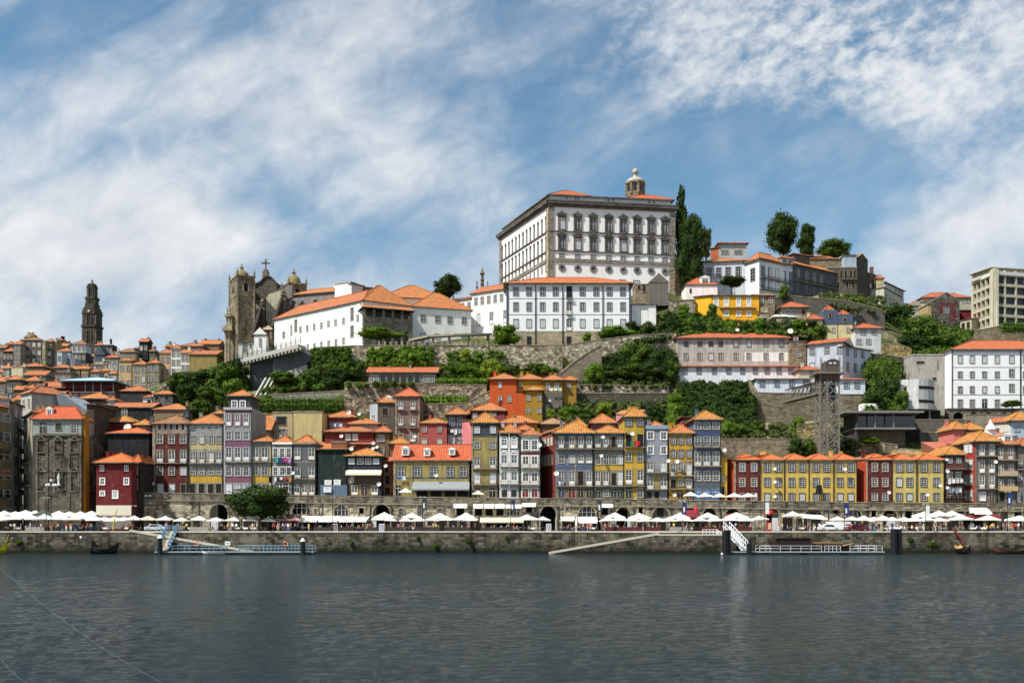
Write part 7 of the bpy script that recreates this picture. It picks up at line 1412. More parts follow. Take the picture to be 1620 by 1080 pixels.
patch('ivy_cliff','dark ivy covering the cliff below the lean-to wing',[(1070,690,246),(1195,690,246),(1190,606,259),(1072,606,260)],2,300,1.8,90,.3)
patch('ivy','ivy hanging over the left part of the terrace wall',[(500,605,259),(560,592,260),(552,551,261.3),(492,553,261.3)],0,110,1.3,90,.28)
patch('ivy','creeper spilling over the terrace wall under the clipped tree',[(576,582,260.5),(684,582,260.5),(684,549,261.5),(584,549,261.5)],1,110,1.2,90,.26)
patch('creeper','scattered creeper on the rubble terrace wall',[(690,588,260.5),(800,590,260.5),(800,556,261.5),(710,556,261.5)],1,38,1.0,80,.25)
patch('undergrowth','tangled undergrowth on the terraces behind the yellow house',[(866,668,240),(1050,672,240),(1050,634,250.5),(884,634,250.5)],4,120,1.3,90,.28)
patch('undergrowth','weeds along the upper pale wall',[(915,612,255.5),(1060,612,255.5),(1060,600,260),(915,600,260)],4,60,.9,80,.24)
patch('undergrowth','scrub on the slope under the church',[(290,664,Yfor(290,664)),(400,650,Yfor(400,650)),(385,592,Yfor(385,592)),(270,618,Yfor(270,618))],0,230,2.0,80,.32)
patch('undergrowth','yellow-green scrub beside the tall slim house roof',[(300,668,Yfor(300,668)),(356,666,Yfor(356,666)),(372,640,Yfor(372,640)),(330,645,Yfor(330,645))],3,70,1.2,80,.26)
patch('undergrowth','scrub on the terraces left of the garden house',[(410,618,256),(545,612,256),(560,588,264),(480,596,264)],0,110,1.5,80,.3)
patch('undergrowth','scrub between the lift tower and the coursed wall',[(1141,694,238),(1300,690,239),(1296,672,250),(1150,668,250)],4,50,1.2,80,.28)
patch('undergrowth','scrub on the rocks left of the concrete house',[(1366,650,247),(1425,650,248),(1430,570,266),(1372,560,270)],0,110,1.6,80,.3)
patch('undergrowth','dark wood floor below the mural ruin',[(1400,562,292),(1500,560,292),(1540,526,320),(1395,492,320)],0,170,2.2,90,.38)
patch('undergrowth','scrub on the rocky slope above the stained range',[(1040,530,272),(1290,528,272),(1280,517,277),(1040,496,284)],0,150,1.6,80,.3)
patch('undergrowth','weeds on the wall below the blackened house',[(1300,480,298),(1400,498,298),(1400,470,322),(1300,462,322)],4,70,1.6,80,.32)
patch('undergrowth','dark planting below the white range right corner',[(1000,545,268),(1070,532,270),(1060,508,280),(1000,520,278)],2,60,1.6,80,.3)
# parasols
def umb_mesh(w=3.0,h0=2.3,peak=.75,n=4,val=.22):
 m=MB();r=w/2;ph=PI/n if n==4 else 0;R_=r*(math.sqrt(2) if n==4 else 1.06);k=8 if n==4 else n*2
 ring=[]
 for i in range(k):
  t=ph+2*PI*i/k
  if n==4:c=[(1,1),(0,1),(-1,1),(-1,0),(-1,-1),(0,-1),(1,-1),(1,0)][i];x,y=c[0]*r,c[1]*r;sag=-.07 if i%2 else 0
  else:rr=R_*(1 if i%2==0 else .95);x,y=rr*math.cos(t),rr*math.sin(t);sag=-.05 if i%2 else 0
  ring.append((x,y,h0-sag*.5))
 mid=[(x*.5,y*.5,h0+peak*.44) for x,y,z in ring];top=(0,0,h0+peak)
 for i in range(k):
  j=(i+1)%k;m.q([ring[i],ring[j],mid[j],mid[i]]);m.q([mid[i],mid[j],top])
  a,b=ring[i],ring[j];m.q([(a[0],a[1],a[2]-val),(b[0],b[1],b[2]-val),b,a])
 cm=m.mesh('canopy',[CANV]);p=MB();p.tube([(0,0,0),(0,0,h0+peak-.05)],.04,6);p.box((-.3,-.3,0),(.3,.3,.1))
 for i in range(0,k,2 if n==4 else 1):p.bar((0,0,h0-.1),(ring[i][0]*.9,ring[i][1]*.9,h0+.02),.03)
 return cm,p.mesh('pole',[plain('8b7a62',.6)])
US=umb_mesh();UB=umb_mesh(3.9,2.5,.95,4,.25);UR=umb_mesh(3.0,2.35,.7,4,.3)
OFFW=plain('e4ddcc',.8,.9,name='aged_canvas');OFFW2=plain('d6d4ce',.8,.85,name='grey_canvas_white')
def umbrella(x,Y,z,kind=US,mat=None,lab='white parasol on the quay',lbl=None,group='parasols along the quay',rz=0):
 r=thing('parasol',lbl,'parasol',(xof(x,Y),Y,z),rz,group);c=link('canopy',kind[0],r);q=rgu.uniform(.86,1.1);r.scale=(q,q,rgu.uniform(.93,1.06));r.rotation_euler=(rgu.uniform(-.04,.04),rgu.uniform(-.04,.04),rz)
 mat=mat or rgu.choice([None,None,OFFW,OFFW2])
 if mat:c.material_slots[0].link ='OBJECT';c.material_slots[0].material=mat
 link('pole',kind[1],r)
 if not lbl:auto(r,lab,x,'parasol',group)
 return r
rgu=random.Random(11)
for x in (8,24,40,57,92,110,128,146):umbrella(x+rgu.uniform(-2,2),204+rgu.uniform(-.5,.5),QZ+.9,UB,lab='rear cluster white parasol',rz=rgu.uniform(-.15,.15))
umbrella(70,203.5,QZ+1.1,UB,mat=plain('3f5148',.8,.8,name='green_canvas'),lbl='dark green parasol among the white ones before the chapel front')
for x in (-14,4,27,50,73,97,121,140):umbrella(x+rgu.uniform(-2,2),199+rgu.uniform(-.5,.5),QZ+.1,UB,lab='front cluster white parasol',rz=rgu.uniform(-.15,.15))
for x in (152,166,182,197,212):umbrella(x,198.5+rgu.uniform(-.6,.6),QZ,US,rz=rgu.uniform(-.2,.2))
for x in sp(233,425,8):umbrella(x+rgu.uniform(-1.5,1.5),200.5+rgu.uniform(-.4,.4),QZ,US,mat=CREAM if x<260 else None,rz=rgu.uniform(-.1,.1))
for x in (436,452,466):umbrella(x,201.5,QZ,US,mat=plain('b98a86',.8,name='faded_pink_canvas'),lab='faded pink parasol in the tree shade')
for x in (597,617,640,662,684,705,726,745):umbrella(x+rgu.uniform(-1.5,1.5),201+rgu.uniform(-.5,.5),QZ,US,rz=rgu.uniform(-.1,.1))
for x in (608,652,696,738,972,1012,1075,1120,1165):umbrella(x,204,QZ+.35,UB,lab='rear line white parasol')
for x in (834,858):umbrella(x,200,QZ,UB if x<850 else US,rz=.1)
for x in (896,962,980,1000,1020,1040):umbrella(x,200.5+rgu.uniform(-.4,.4),QZ,US,rz=rgu.uniform(-.1,.1))
for x in sp(1058,1202,7):umbrella(x+rgu.uniform(-1,1),200+rgu.uniform(-.5,.5),QZ,US,rz=rgu.uniform(-.1,.1))
umbrella(1254,202,QZ+.9,UB,lab='high white parasol');
for x in (1285,):
 t=thing('canopy_tent','white sloping canopy between parasols below the yellow terrace houses','canopy',(xof(x,201),201,QZ));m=MB();m.q([(-2.6,-2,2.9),(2.6,-2,2.5),(2.6,2,3.3),(-2.6,2,3.6)]);m.q([(-2.6,-2,2.7),(2.6,-2,2.3),(2.6,-2,2.5),(-2.6,-2,2.9)]);m.build('canopy',[CANV],t);m=MB()
 for a in (-2.5,2.5):
  for b in (-1.9,1.9):m.bar((a,b,0),(a,b,2.8),.06)
 m.build('frame',[SASH],t)
for x in (1325,1347,1366,1382):umbrella(x,201+rgu.uniform(-.4,.4),QZ,US,rz=rgu.uniform(-.1,.1))
for x in (1397,1412,1430,1447,1466,1486):umbrella(x,198.5+rgu.uniform(-.4,.4),QZ,US,rz=rgu.uniform(-.15,.15))
for x in (1462,1485,1505):umbrella(x,204,QZ+.7,UB,lab='rear line white parasol')
for x in (1520,1563,1612,1636):umbrella(x,199.5,QZ,UB,rz=rgu.uniform(-.15,.15))
TZ=lambda x:wtop(x)-1.15
for x,lb,mt in ((642,'white parasol on the upper terrace before the ochre house',None),(756,'cream parasol on the upper terrace before the slate-topped yellow house',CREAM)):umbrella(x,211,TZ(x),US,mat=mt,lbl=lb,group='parasols on the upper terrace')
for i,x in enumerate(sp(1092,1184,5)):umbrella(x,211,TZ(x)-.1,US,lbl=f'{ORD[i]} from left in the row of five terrace parasols by the blue doors',group='parasols on the upper terrace')
def closed(x,Y,z,lb):
 m=MB();m.lathe([(.12,.9),(.2,1.1),(.22,1.8),(.12,2.6),(.04,3.0)],(0,0,0),8);r=thing('closed_parasol',lb,'parasol',(xof(x,Y),Y,z));m.build('canopy',[CANV],r,True);m=MB();m.tube([(0,0,0),(0,0,3.05)],.04,6);m.box((-.25,-.25,0),(.25,.25,.1));m.build('pole',[SASH],r)
closed(1196,210,TZ(1196),'closed white parasol standing at the right end of the terrace row');closed(912,197,QZ,'closed white parasol on the quay left of the wide white awning')
for x in (1228,1240,1253):umbrella(x,283,zof(514,283),US,lbl={1228: 'left',1240: 'middle',1253: 'right'}[x] +' white parasol on the hillside cafe terrace below the red cap roof',group='hillside cafe parasols')
# people
def skin_mesh(name,J,E,zs,hair=1.68,zp=.95):
 me=bpy.data.meshes.new(name);me.from_pydata([j[:3] for j in J],E,[]);o=bpy.data.objects.new(name,me);COL.objects.link(o)
 md=o.modifiers.new('s','SKIN');
 for i,j in enumerate(J):r=j[3];me.skin_vertices[0].data[i].radius=(r,r*(j[4] if len(j)>4 else 1))
 me.skin_vertices[0].data[0].use_root=True;md.use_smooth_shade=True
 s_=o.modifiers.new('b','SUBSURF');s_.levels=1;s_.render_levels=1
 dg=bpy.context.evaluated_depsgraph_get();ev=o.evaluated_get(dg);out_=bpy.data.meshes.new_from_object(ev);bpy.data.objects.remove(o);out_.name=name
 out_.materials.clear()
 for mm in (SKIN,SKIN,SKIN,SKIN):out_.materials.append(mm)
 for f in out_.polygons:
  c=f.center;f.use_smooth=True
  f.material_index=3 if (c.z>hair or (c.z>hair-.12 and c.y>.02)) else (0 if c.z>zs else zp(c))
 return out_
SKIN=plain('b98a6c',.6,.8,name='skin');HAIR=[plain('2a1d15',.7,.8,name='dark_hair'),plain('8b6a42',.7,.8,name='fair_hair'),plain('9a948c',.7,.8,name='grey_hair')]
def body(kind):
 J=[(0,0,.96,.15,.75),(0,0,1.15,.14,.7),(0,0,1.38,.17,.65),(0,0,1.5,.06),(0,-.01,1.6,.085),(0,-.01,1.7,.085)];E=[(0,1),(1,2),(2,3),(3,4),(4,5)]
 sit=kind.startswith('sit')
 for s in (-1,1):
  st={'stand':(0,0),'walk':(.3*s,.3*s)}.get(kind,(0,0));b=len(J)
  ax=.12*s if kind =='walk' else 0
  J +=[(.19*s,0,1.42,.06),(.25*s,.03-ax,1.16,.045),(.24*s,-.08-ax*2-(.22 if sit or kind =='hold' else 0),.98 if not sit else 1.12,.035),(.23*s,-.12-ax*2-(.28 if sit or kind =='hold' else 0),.9 if not sit else 1.12,.03)];E +=[(2,b),(b,b+1),(b+1,b+2),(b+2,b+3)]
  b=len(J)
  if sit:J +=[(.1*s,-.05,.9,.09),(.13*s,-.45,.93,.065),(.13*s,-.5,.52,.045),(.13*s,-.63,.48,.035)]
  else:J +=[(.1*s,0,.86,.09),(.11*s,-.04+st[0]*.45,.5,.062),(.12*s,.02+st[0],.08,.042),(.12*s,-.13+st[0],.04,.035)]
  E +=[(0,b),(b,b+1),(b+1,b+2),(b+2,b+3)]
 if sit:J=[(j[0],j[1],j[2]-.44)+tuple(j[3:]) for j in J]
 off=-.44 if sit else 0
 def zp(c):
  if sit:return 0 if (c.z>.58 and c.y>-.12) or (c.z>.75) else (2 if c.z<.1 else 1)
  if abs(c.x)>.19 and c.z<1.22:return 2
  return 0 if c.z>.98 else (1 if c.z>.12 else 2)
 me=skin_mesh('person',J,E,99,1.66+off,lambda c:2 if c.z>1.48+off or (abs(c.x)>.2 and c.z<1.25+off and not (sit and c.z<.5)) else zp(c))
 return me
PM={k:body(k) for k in ('stand','walk','hold','sit')}
CLT={'white': 'efefec','red': 'b5292c','blue': '2c4f8f','black': '1e1f22','pink': 'd98aa0','yellow': 'd9b93c','green': '4f8a4f','grey': '8b8f94','cyan': '9fc0dc','orange': 'd9763a','navy': '1f2a4a','beige': 'c9b894'}
def person(x,Y,z,kind,top,bot,rz,lab=None,extra='',mir=1):
 o=link('person',PM[kind],None,(xof(x,Y),Y,z),rz,(1,1,rgu.uniform(.93,1.05)))
 ms=[plain(CLT[top],.8),plain(CLT[bot],.8),SKIN,rgu.choice(HAIR)]
 for i in range(4):o.material_slots[i].link ='OBJECT';o.material_slots[i].material=ms[i]
 pose={'stand': 'standing','walk': 'walking','hold': 'reaching','sit': 'seated'}[kind]
 t=f'{pose}{extra} person in {top} and {bot}'
 if lab:tag(o,lab,'person','people on the quay')
 else:auto(o,t,x,'person','people on the quay')
 return o
# cafe furniture
m=MB();m.lathe([(.4,.72),(.4,.75)],(0,0,0),12);TB1=m.mesh('table_top',[SASH]);m=MB();m.tube([(0,0,.02),(0,0,.72)],.035,6);m.lathe([(.25,0),(.25,.03)],(0,0,0),10);TB2=m.mesh('leg',[IRON])
m=MB();m.q([(-.45,-.45,.76),(.45,-.45,.76),(.45,.45,.76),(-.45,.45,.76)])
for s in ((-.45,-.45,.45,-.45),(.45,-.45,.45,.45),(.45,.45,-.45,.45),(-.45,.45,-.45,-.45)):m.q([(s[0],s[1],.45),(s[2],s[3],.45),(s[2],s[3],.76),(s[0],s[1],.76)])
CLO=m.mesh('tablecloth',[CANV])
m=MB();m.box((-.22,-.22,.42),(.22,.22,.46));CS=m.mesh('seat',[IRON]);m=MB();m.box((-.22,.2,.5),(.22,.24,.88));CB=m.mesh('backrest',[IRON]);m=MB()
m.bar((0,0,0),(0,0,.42),.035);CLG=m.mesh('leg',[IRON])
CHM=[plain('5e2428',.7,name='dark_red_plastic'),plain('2b2c30',.7,name='black_plastic'),plain('c9b48c',.7,name='wicker'),plain('d9d9d4',.6,name='white_plastic')];CHN=['dark red','black','wicker','white']
def chair(x,Y,z,rz,ci):
 r=thing('cafe_chair',None,'chair',(x,Y,z),rz,'cafe chairs on the quay')
 for me in (CS,CB):
  o=link(me.name,me,r);o.material_slots[0].link ='OBJECT';o.material_slots[0].material=CHM[ci]
 for a in (-.19,.19):
  for b in (-.19,.19):link('leg',CLG,r,(a,b,0))
 auto(r,f'{CHN[ci]} cafe chair',810+x/Y*F,'chair','cafe chairs on the quay')
tops=list(CLT);bots=['black','navy','beige','white','grey','blue']
def table(x,Y,z,ci,cloth,npp):
 X=xof(x,Y);r=thing('cafe_table',None,'table',(X,Y,z),0,'cafe tables on the quay');link('table_top',TB1,r);link('leg',TB2,r);auto(r,'white-clothed cafe table' if cloth else 'small round cafe table',x,'table','cafe tables on the quay')
 if cloth:auto(link('tablecloth',CLO,None,(X,Y,z),0),'white cloth over a cafe table',x,'tablecloth','tablecloths on the quay')
 a0=rgu.uniform(-.4,.4)
 for i,t in enumerate((a0,a0+PI)):
  cx_,cy=X+.75*math.cos(t),Y+.75*math.sin(t);rz=math.atan2(math.sin(t),math.cos(t))-PI/2;chair(cx_,cy,z,rz,ci)
  if rgu.random()<npp:person(810+cx_/cy*F,cy,z,'sit',rgu.choice(tops),rgu.choice(bots),rz)
ZN=[(5,150,9,1),(160,225,4,1),(238,425,13,1),(435,470,2,0),(478,584,7,0),(597,745,11,1),(760,870,6,3),(888,945,4,0),(952,1045,7,0),(1058,1200,10,0),(1245,1290,3,1),(1320,1385,3,3),(1395,1500,6,3),(1510,1620,6,0)]
for a,b,n_,ci in ZN:
 for i in range(n_):
  x=a+(b-a)*(i+.5)/n_+rgu.uniform(-2,2);table(x,rgu.choice([196.2,197.6,199.5])+rgu.uniform(-.3,.3),QZ,ci,rgu.random()<.35,.8)
for x0,x1,lb in ((496,560,'dark'),(655,745,'dark'),(760,812,'dark'),(1060,1095,'grey'),(1100,1190,'dark red'),(960,1045,'dark red'),(300,330,'grey'),(40,70,'grey'),(585,640,'dark')):
 m=MB();X0,X1=xof(x0,194.6),xof(x1,194.6);k_=int((X1-X0)/1.6)+1;w_=(X1-X0)/k_
 for i in range(k_):m.box((X0+i*w_+.03,194.55,QZ+.08),(X0+(i+1)*w_-.03,194.62,QZ+.85));m.bar((X0+i*w_,194.6,QZ),(X0+i*w_,194.6,QZ+.95),.05)
 auto(m.build('wind_screen',[plain({'dark': '3a3532','grey': 'a8a49a','dark red': '5e2428'}[lb],.6,.8)]),f'low {lb} cafe screen',(x0+x1)/2,'screen','low cafe screens')
for i in range(170):
 x=rgu.choice([rgu.uniform(0,150),rgu.uniform(150,480),rgu.uniform(480,900),rgu.uniform(900,1240),rgu.uniform(1240,1620),rgu.uniform(1380,1620)])
 person(x,rgu.uniform(193,204.5),QZ,rgu.choice(['stand','walk','hold','walk']),rgu.choice(tops),rgu.choice(bots),rgu.uniform(-PI,PI))
for x,k_,tp,lb in ((128,'sit','white','person in white sitting on the quay step at the left'),(136,'sit','blue','person in blue sitting on the quay step beside the one in white')):
 person(x,189.3,QZ-2.0,k_,tp,'navy',0,lb)
m=MB();m.box((xof(122,189),188.4,-2),(xof(146,189),189.93,QZ-1.78));m.box((xof(117,189),187.8,-2),(xof(148,189),188.4,QZ-3));tag(m.build('quay_steps',[QW]),'stone steps let down from the quay at the left','steps')
for x,tp in ((368,'white'),(374,'white'),(448,'cyan'),(440,'pink'),(400,'beige'),(456,'white'),(105,'red'),(112,'orange')):person(x,190.9,QZ-.42+.42,'sit',tp,rgu.choice(bots),0,None,' on the quay edge') if False else person(x,191.4,QZ,'stand',tp,rgu.choice(bots),rgu.uniform(-.5,.5),None,' edge')
for x,tp in ((1054,'white'),(1060,'yellow'),(820,'white'),(1006,'white'),(300,'black'),(1125,'red')):person(x,209.6,TZ(x),'stand',tp,'black',rgu.uniform(-.5,.5),f'person in {tp} at the upper terrace parapet'+{1054: ' by the round sign',1060: ' by the narrow yellow house',820: ' by the arched houses',1006: ' below the flag',300: ' by the maroon house',1125: ' near the blue doors'}[x])
for x,lb in ((530,'small white framed menu board standing below the blue-grey hoarding'),(604,'white menu board at the deep arch left of the parasols'),(868,'mauve menu board near the deep arch by the alley')):
 m=MB();p=P(x,840,194);p.z=QZ;m.box((-.5,-.05,0),(.5,.05,1.5));m.box((-.4,-.07,.15),(.4,-.05,1.38),1)
 for j in range(4):m.box((-.28,-.085,.4+j*.22),(.28-.08*(j%2),-.07,.45+j*.22),0)
 o=m.build('menu_board',[WHITE,plain('3a3f49' if x==530 else '9a98b4',.6)]);o.location=p;tag(o,lb,'board')
# lamp posts and banners
def lamp(x,Y=192.3,ytop=783,arms=1,banner=None,lbl=None,heads='b'):
 z1=zof(ytop,Y);hh_=z1-QZ;r=thing('street_lamp',None,'street lamp',(xof(x,Y),Y,QZ),0,'lamp posts along the quay');m=MB();m.tube([(0,0,0),(0,0,.8),(0,0,.85),(0,0,hh_)],[.14,.13,.08,.055],8);m.build('pole',[IRON],r)
 if arms==1:
  for s in (-1,1):
   m=MB();m.bar((0,0,hh_-.1),(.55*s,0,hh_),.05);m.build('arm',[IRON],r);m=MB();m.box((.4*s-.22,-.12,hh_-.02),(.4*s+.28,.12,hh_+.1));m.build('lamp_head',[plain('d6d6d2',.4)],r)
 else:
  for t in range(arms):
   a=2*PI*t/arms;q=(.9*math.cos(a),.9*math.sin(a),hh_-.9);m=MB();m.bar((0,0,hh_-1.2),q,.06);m.build('arm',[IRON],r);m=MB();m.lathe([(.05,-.05),(.24,.1),(.28,.3),(.18,.5),(.03,.58)],q,10);m.build('globe',[plain('efeee8',.3,.9)],r,True)
  m=MB();m.lathe([(.05,-.05),(.24,.1),(.28,.3),(.18,.5),(.03,.58)],(0,0,hh_),10);m.build('globe',[plain('efeee8',.3,.9)],r,True)
 if banner:
  m=MB();m.box((.1,-.03,hh_-2.6),(.85,.03,hh_-.3),0)
  if banner !='white':m.box((.2,-.05,hh_-2.2),(.5,-.03,hh_-1.2),1)
  m.build('banner',[plain(banner if banner !='white' else 'f0f0ee',.7),WHITE],r)
 if lbl:r['label']=lbl
 else:auto(r,'dark twin-headed lamp post',x,'street lamp','lamp posts along the quay')
lamp(81,194,762,4,lbl='tall multi-globe lamp standard before the chapel front');lamp(73,191.8,787);lamp(211,192.5,800);lamp(234,193,784)
lamp(526,ytop=787);lamp(668,ytop=786,banner='3b3f46');lamp(808,ytop=788,banner='1f2a55');lamp(945.5,ytop=789,banner='3b3f46');lamp(1079.5,ytop=792,banner='1f2f7a');lamp(1210,ytop=792,banner='white');lamp(1336,ytop=794,banner='1f2f7a');lamp(1464,ytop=797,banner='white');lamp(1594,ytop=778,banner='1f3f8a')
for x in (1146,383,890):lamp(x,203,803,1)
m=MB();q=P(1216,811,194.5);
for i in range(10):a=-1+2*i/9;m.lathe([(.02,-.42),(.36,-.3),(.42,0),(.36,.3),(.02,.42)],(q.x+a*.62,q.y,q.z+.1*math.sin(i)),8)
tag(m.build('awning_bundle',[plain('c81f2c',.6)]),'red rolled inflatable hanging under the white banner lamp','inflatable')
m=MB();m.prism([(-.4,-.3),(.4,-.3),(.4,.3),(-.4,.3)],0,1.9);m.box((-.32,-.34,.4),(.32,-.3,1.6),1);o=m.build('vending_cabinet',[plain('b5221f',.5),plain('e6b49a',.6)]);o.location=(xof(1217,195),195,QZ);tag(o,'red cabinet with pale picture panel below the white banner lamp','cabinet')
for x,c_,lb in ((1101,'c8242e','small red flag hanging above the parasols beneath the tall blue house'),):
 m=MB();m.lathe([(.05,-.9),(.35,-.6),(.42,0),(.3,.6),(.1,.8)],(0,0,0),8);o=m.build('red_lantern',[plain(c_,.6)]);o.location=P(x,806,205);tag(o,lb.replace('flag','lantern'),'lantern')
m=MB()
for i in range(6):a,b=-.9+.3*i,-.6+.3*i;m.q([(a,.1*math.sin(i*2),-1.6+.3*(i%2)),(b,.1*math.sin(i*2+2),-1.6+.3*((i+1)%2)),(b*.6,0,.6),(a*.6,0,.6)])
o=m.build('hanging_cloth',[plain('17171a',.8)]);o.location=P(1296,771,213.2);tag(o,'black cloth hanging before the third yellow terrace house','cloth')
def laundry(lb,x0,x1,y,Y,cols):
 r=thing('washing_line',lb,'washing line',P((x0+x1)/2,y,Y),0,'washing lines');m=MB();w_=pm(x1-x0,Y);m.bar((-w_/2,0,0),(w_/2,0,0),.03);m.build('line',[SASH],r);n_=len(cols)
 for i,c_ in enumerate(cols):
  m=MB();a=-w_/2+w_*(i+.1)/n_;b=-w_/2+w_*(i+.9)/n_;hh_=rgu.uniform(.6,1.3);m.q([(a,-.02,-hh_),((a+b)/2,.06,-hh_-.05),((a+b)/2,.05,0),(a,0,0)]);m.q([((a+b)/2,.06,-hh_-.05),(b,-.03,-hh_*.9),(b,0,0),((a+b)/2,.05,0)])
  g_=m.build('garment',[plain(c_,.8,.85)],r)
laundry('upper washing line with teal and magenta garments on the pale grey house',434,461,723,212.9,['3f9a9c','2c3a6f','c23a8f','b98ac0']);laundry('lower washing line with white, dark and red garments on the pale grey house',433,461,754,213,['e6e6e6','2b2b3a','efefef','b5292c','8a2a2a','d98a3a'])
laundry('sheets hung below the windows of the olive ochre house',868,889,613.5,246.5,['eef0f6','f0f0f0','bfe0cf']);laundry('blue and white towels on the ochre house left window',630,642,753,213.5,['3a6fb5','e6e6e6']);laundry('washing line across the brown balconied house',1499,1524,757,212.9,['dcdcd8','efefef','c9c9c4','e6e6e6']);laundry('lower line of washing on the brown balconied house',1499,1522,772,212.9,['6a7a9a','9aa4b8','8890a4','cfd4dc'])
laundry('washing on the red house behind the sandy yellow wall',522,541,670,237.3,['8f9ad0','d6dcf0','5f6fb0','dfe3f2']);laundry('white sheets on the grey laundry-hung house',712,735,679,235,['f2f2f2','ececec','9aa0b0','dfe0e4'])
# vehicles
def car(x,Y,label,colr,L_=4.3,van=False,mir=1,cat='car'):
 r=thing('parked_van' if van else 'parked_car',label,cat,(xof(x,Y),Y,QZ),0 if mir>0 else PI,None);W_=.85;mt=plain(colr,.25,.85,.1,name='car_paint',var=.05)
 if van:pr=[(-2.5,.35),(2.4,.35),(2.45,.9),(2.0,1.15),(1.5,1.95),(-2.5,2.0)];gl=[(1.35,1.85),(1.9,1.18),(.6,1.18),(.6,1.85)];wx=(-1.6,1.6)
 else:pr=[(-2.1,.35),(2.1,.35),(2.15,.72),(1.3,.88),(.65,1.38),(-.75,1.42),(-1.55,.98),(-2.1,.9)];gl=[(-1.3,.98),(-.7,1.34),(.58,1.32),(1.08,.92)];wx=(-1.3,1.32)
 s=L_/4.3;m=MB();n_=len(pr);a=[(q[0]*s,-W_,q[1]) for q in pr];b=[(q[0]*s,W_,q[1]) for q in pr]
 a=[(x_,y_+(.14 if z_>1.1 else 0),z_) for x_,y_,z_ in a];b=[(x_,y_-(.14 if z_>1.1 else 0),z_) for x_,y_,z_ in b]
 m.q(a);m.q(b[::-1])
 for i in range(n_):j=(i+1)%n_;m.q([a[i],b[i],b[j],a[j]])
 m.build('body',[mt],r)
 for sd in (-1,1):
  m=MB();m.q([(q[0]*s,sd*(W_+.01-(.13*(q[1]-.9)/.45 if q[1]>1 else 0)),q[1]) for q in gl][::sd]);m.build('side_window',[GL[2]],r)
  for w_ in wx:
   m=MB();m.lathe([(.31,-.1),(.31,.1)],(0,0,0),16);rt=Matrix.Rotation(PI/2,3,'X');m.v=[tuple(rt @ Vector(p)) for p in m.v];o=m.build('wheel',[plain('17171a',.8)],r);o.location=(w_*s,sd*(W_-.06),.31);m=MB();m.lathe([(.17,-.11),(.17,.11)],(0,0,0),10);m.v=[tuple(rt @ Vector(p)) for p in m.v];m.build('rim',[plain('b9bcc0',.3,.8,.6)],o)
 for y_ in (-.6,.6):m=MB();m.box((2.1*s,y_-.15,.62),(2.16*s+.02,y_+.15,.78));m.build('headlight',[plain('f0f0e8',.2)],r)
 for y_ in (-.65,.65):m=MB();m.box((-2.13*s,y_-.12,.68),(-2.09*s,y_+.12,.86));m.build('tail_light',[plain('9a1a1c',.3)],r)
car(247,193.2,'silver hatchback parked on the quay near the left gangway','c3c9d0');car(1311,194.5,'white saloon car parked below the third yellow terrace house','e6e8ea');car(1330,197,'white van parked behind the white saloon car','ecece8',4.9,True,1,'van');car(1356,194.6,'dark red car parked right of the white saloon','6e1a22')
car(112,197.5,'dark blue car in the parasol shade before the chapel front','2b3442');car(148,199,'grey car half hidden under parasols by the dark red quayside house','6b6f76')
# pontoons
PONT=plain('6c7478',.6,.8,name='pontoon_steel');WR=plain('e9ebec',.45,.9,name='white_railing');BLR=plain('8fb0c4',.5,.85,name='blue_white_railing');PILE=plain('15171b',.5,.8,name='black_pile')
def rail(m,a,b,n_,h_=1.1,w_=.07,mid=2):
 a,b=Vector(a),Vector(b)
 for i in range(n_+1):q=a+(b-a)*i/n_;m.bar(q,q+Vector((0,0,h_)),w_)
 for k_ in range(1,mid+1):m.bar(a+Vector((0,0,h_*k_/mid)),b+Vector((0,0,h_*k_/mid)),w_)
def pontoon(x0,x1,lb,rails,rm_,Y=184.5,dz=.55):
 r=thing('pontoon',lb,'pontoon',P((x0+x1)/2,875,Y));r.location.z=0;X0,X1=xof(x0,Y),xof(x1,Y);m=MB();m.box((X0,Y,dz-.3),(X1,Y+3.2,dz));k_=4
 for i in range(k_):q=X0+(X1-X0)*(i+.08)/k_;m.box((q,Y+.1,-.3),(q+(X1-X0)/k_*.8,Y+3,dz-.3),1)
 m.bar((X0,Y-.03,dz-.1),(X1,Y-.03,dz-.1),.12,.2,2);part(m,'deck',[PONT,plain('39464a',.7),plain('a9adac',.6)],r);m=MB()
 for a,b,n_ in rails:rail(m,(xof(a,Y),Y+.1,dz),(xof(b,Y),Y+.1,dz),n_);rail(m,(xof(a,Y),Y+3.1,dz),(xof(b,Y),Y+3.1,dz),n_)
 part(m,'railing',[rm_],r);return r
pl=pontoon(244,496,'long left pontoon with grey-white railings and two life rings',[(246,262,3),(272,350,4),(370,405,3),(405,446,7),(450,494,4)],BLR)
pr_=pontoon(1146,1400,'long right pontoon with white railings below the yellow terrace houses',[(1202,1300,6),(1305,1330,4),(1345,1396,4)],WR)
def ring_buoy(x,par):
 m=MB();n_=14;R_,r_=.42,.1
 for i in range(n_):
  for j in range(6):a,b=2*PI*i/n_,2*PI*j/6;m.v.append(((R_+r_*math.cos(b))*math.cos(a),r_*math.sin(b),(R_+r_*math.cos(b))*math.sin(a)))
 for i in range(n_):
  for j in range(6):a=i*6+j;b=i*6+(j+1)%6;c_=((i+1)%n_)*6+(j+1)%6;d_=((i+1)%n_)*6+j;m.f.append((a,b,c_,d_));m.m.append(0 if i%4 else 1)
 return m.build('life_ring',[plain('d8442c',.5),WHITE],None,True)
for x,lb in ((311,'orange-red life ring on the left part of the left pontoon'),(452,'orange-red life ring on the right part of the left pontoon'),(462,'')):
 if lb:o=ring_buoy(x,pl);o.location=P(x,860,184.4);tag(o,lb,'life ring','life rings')
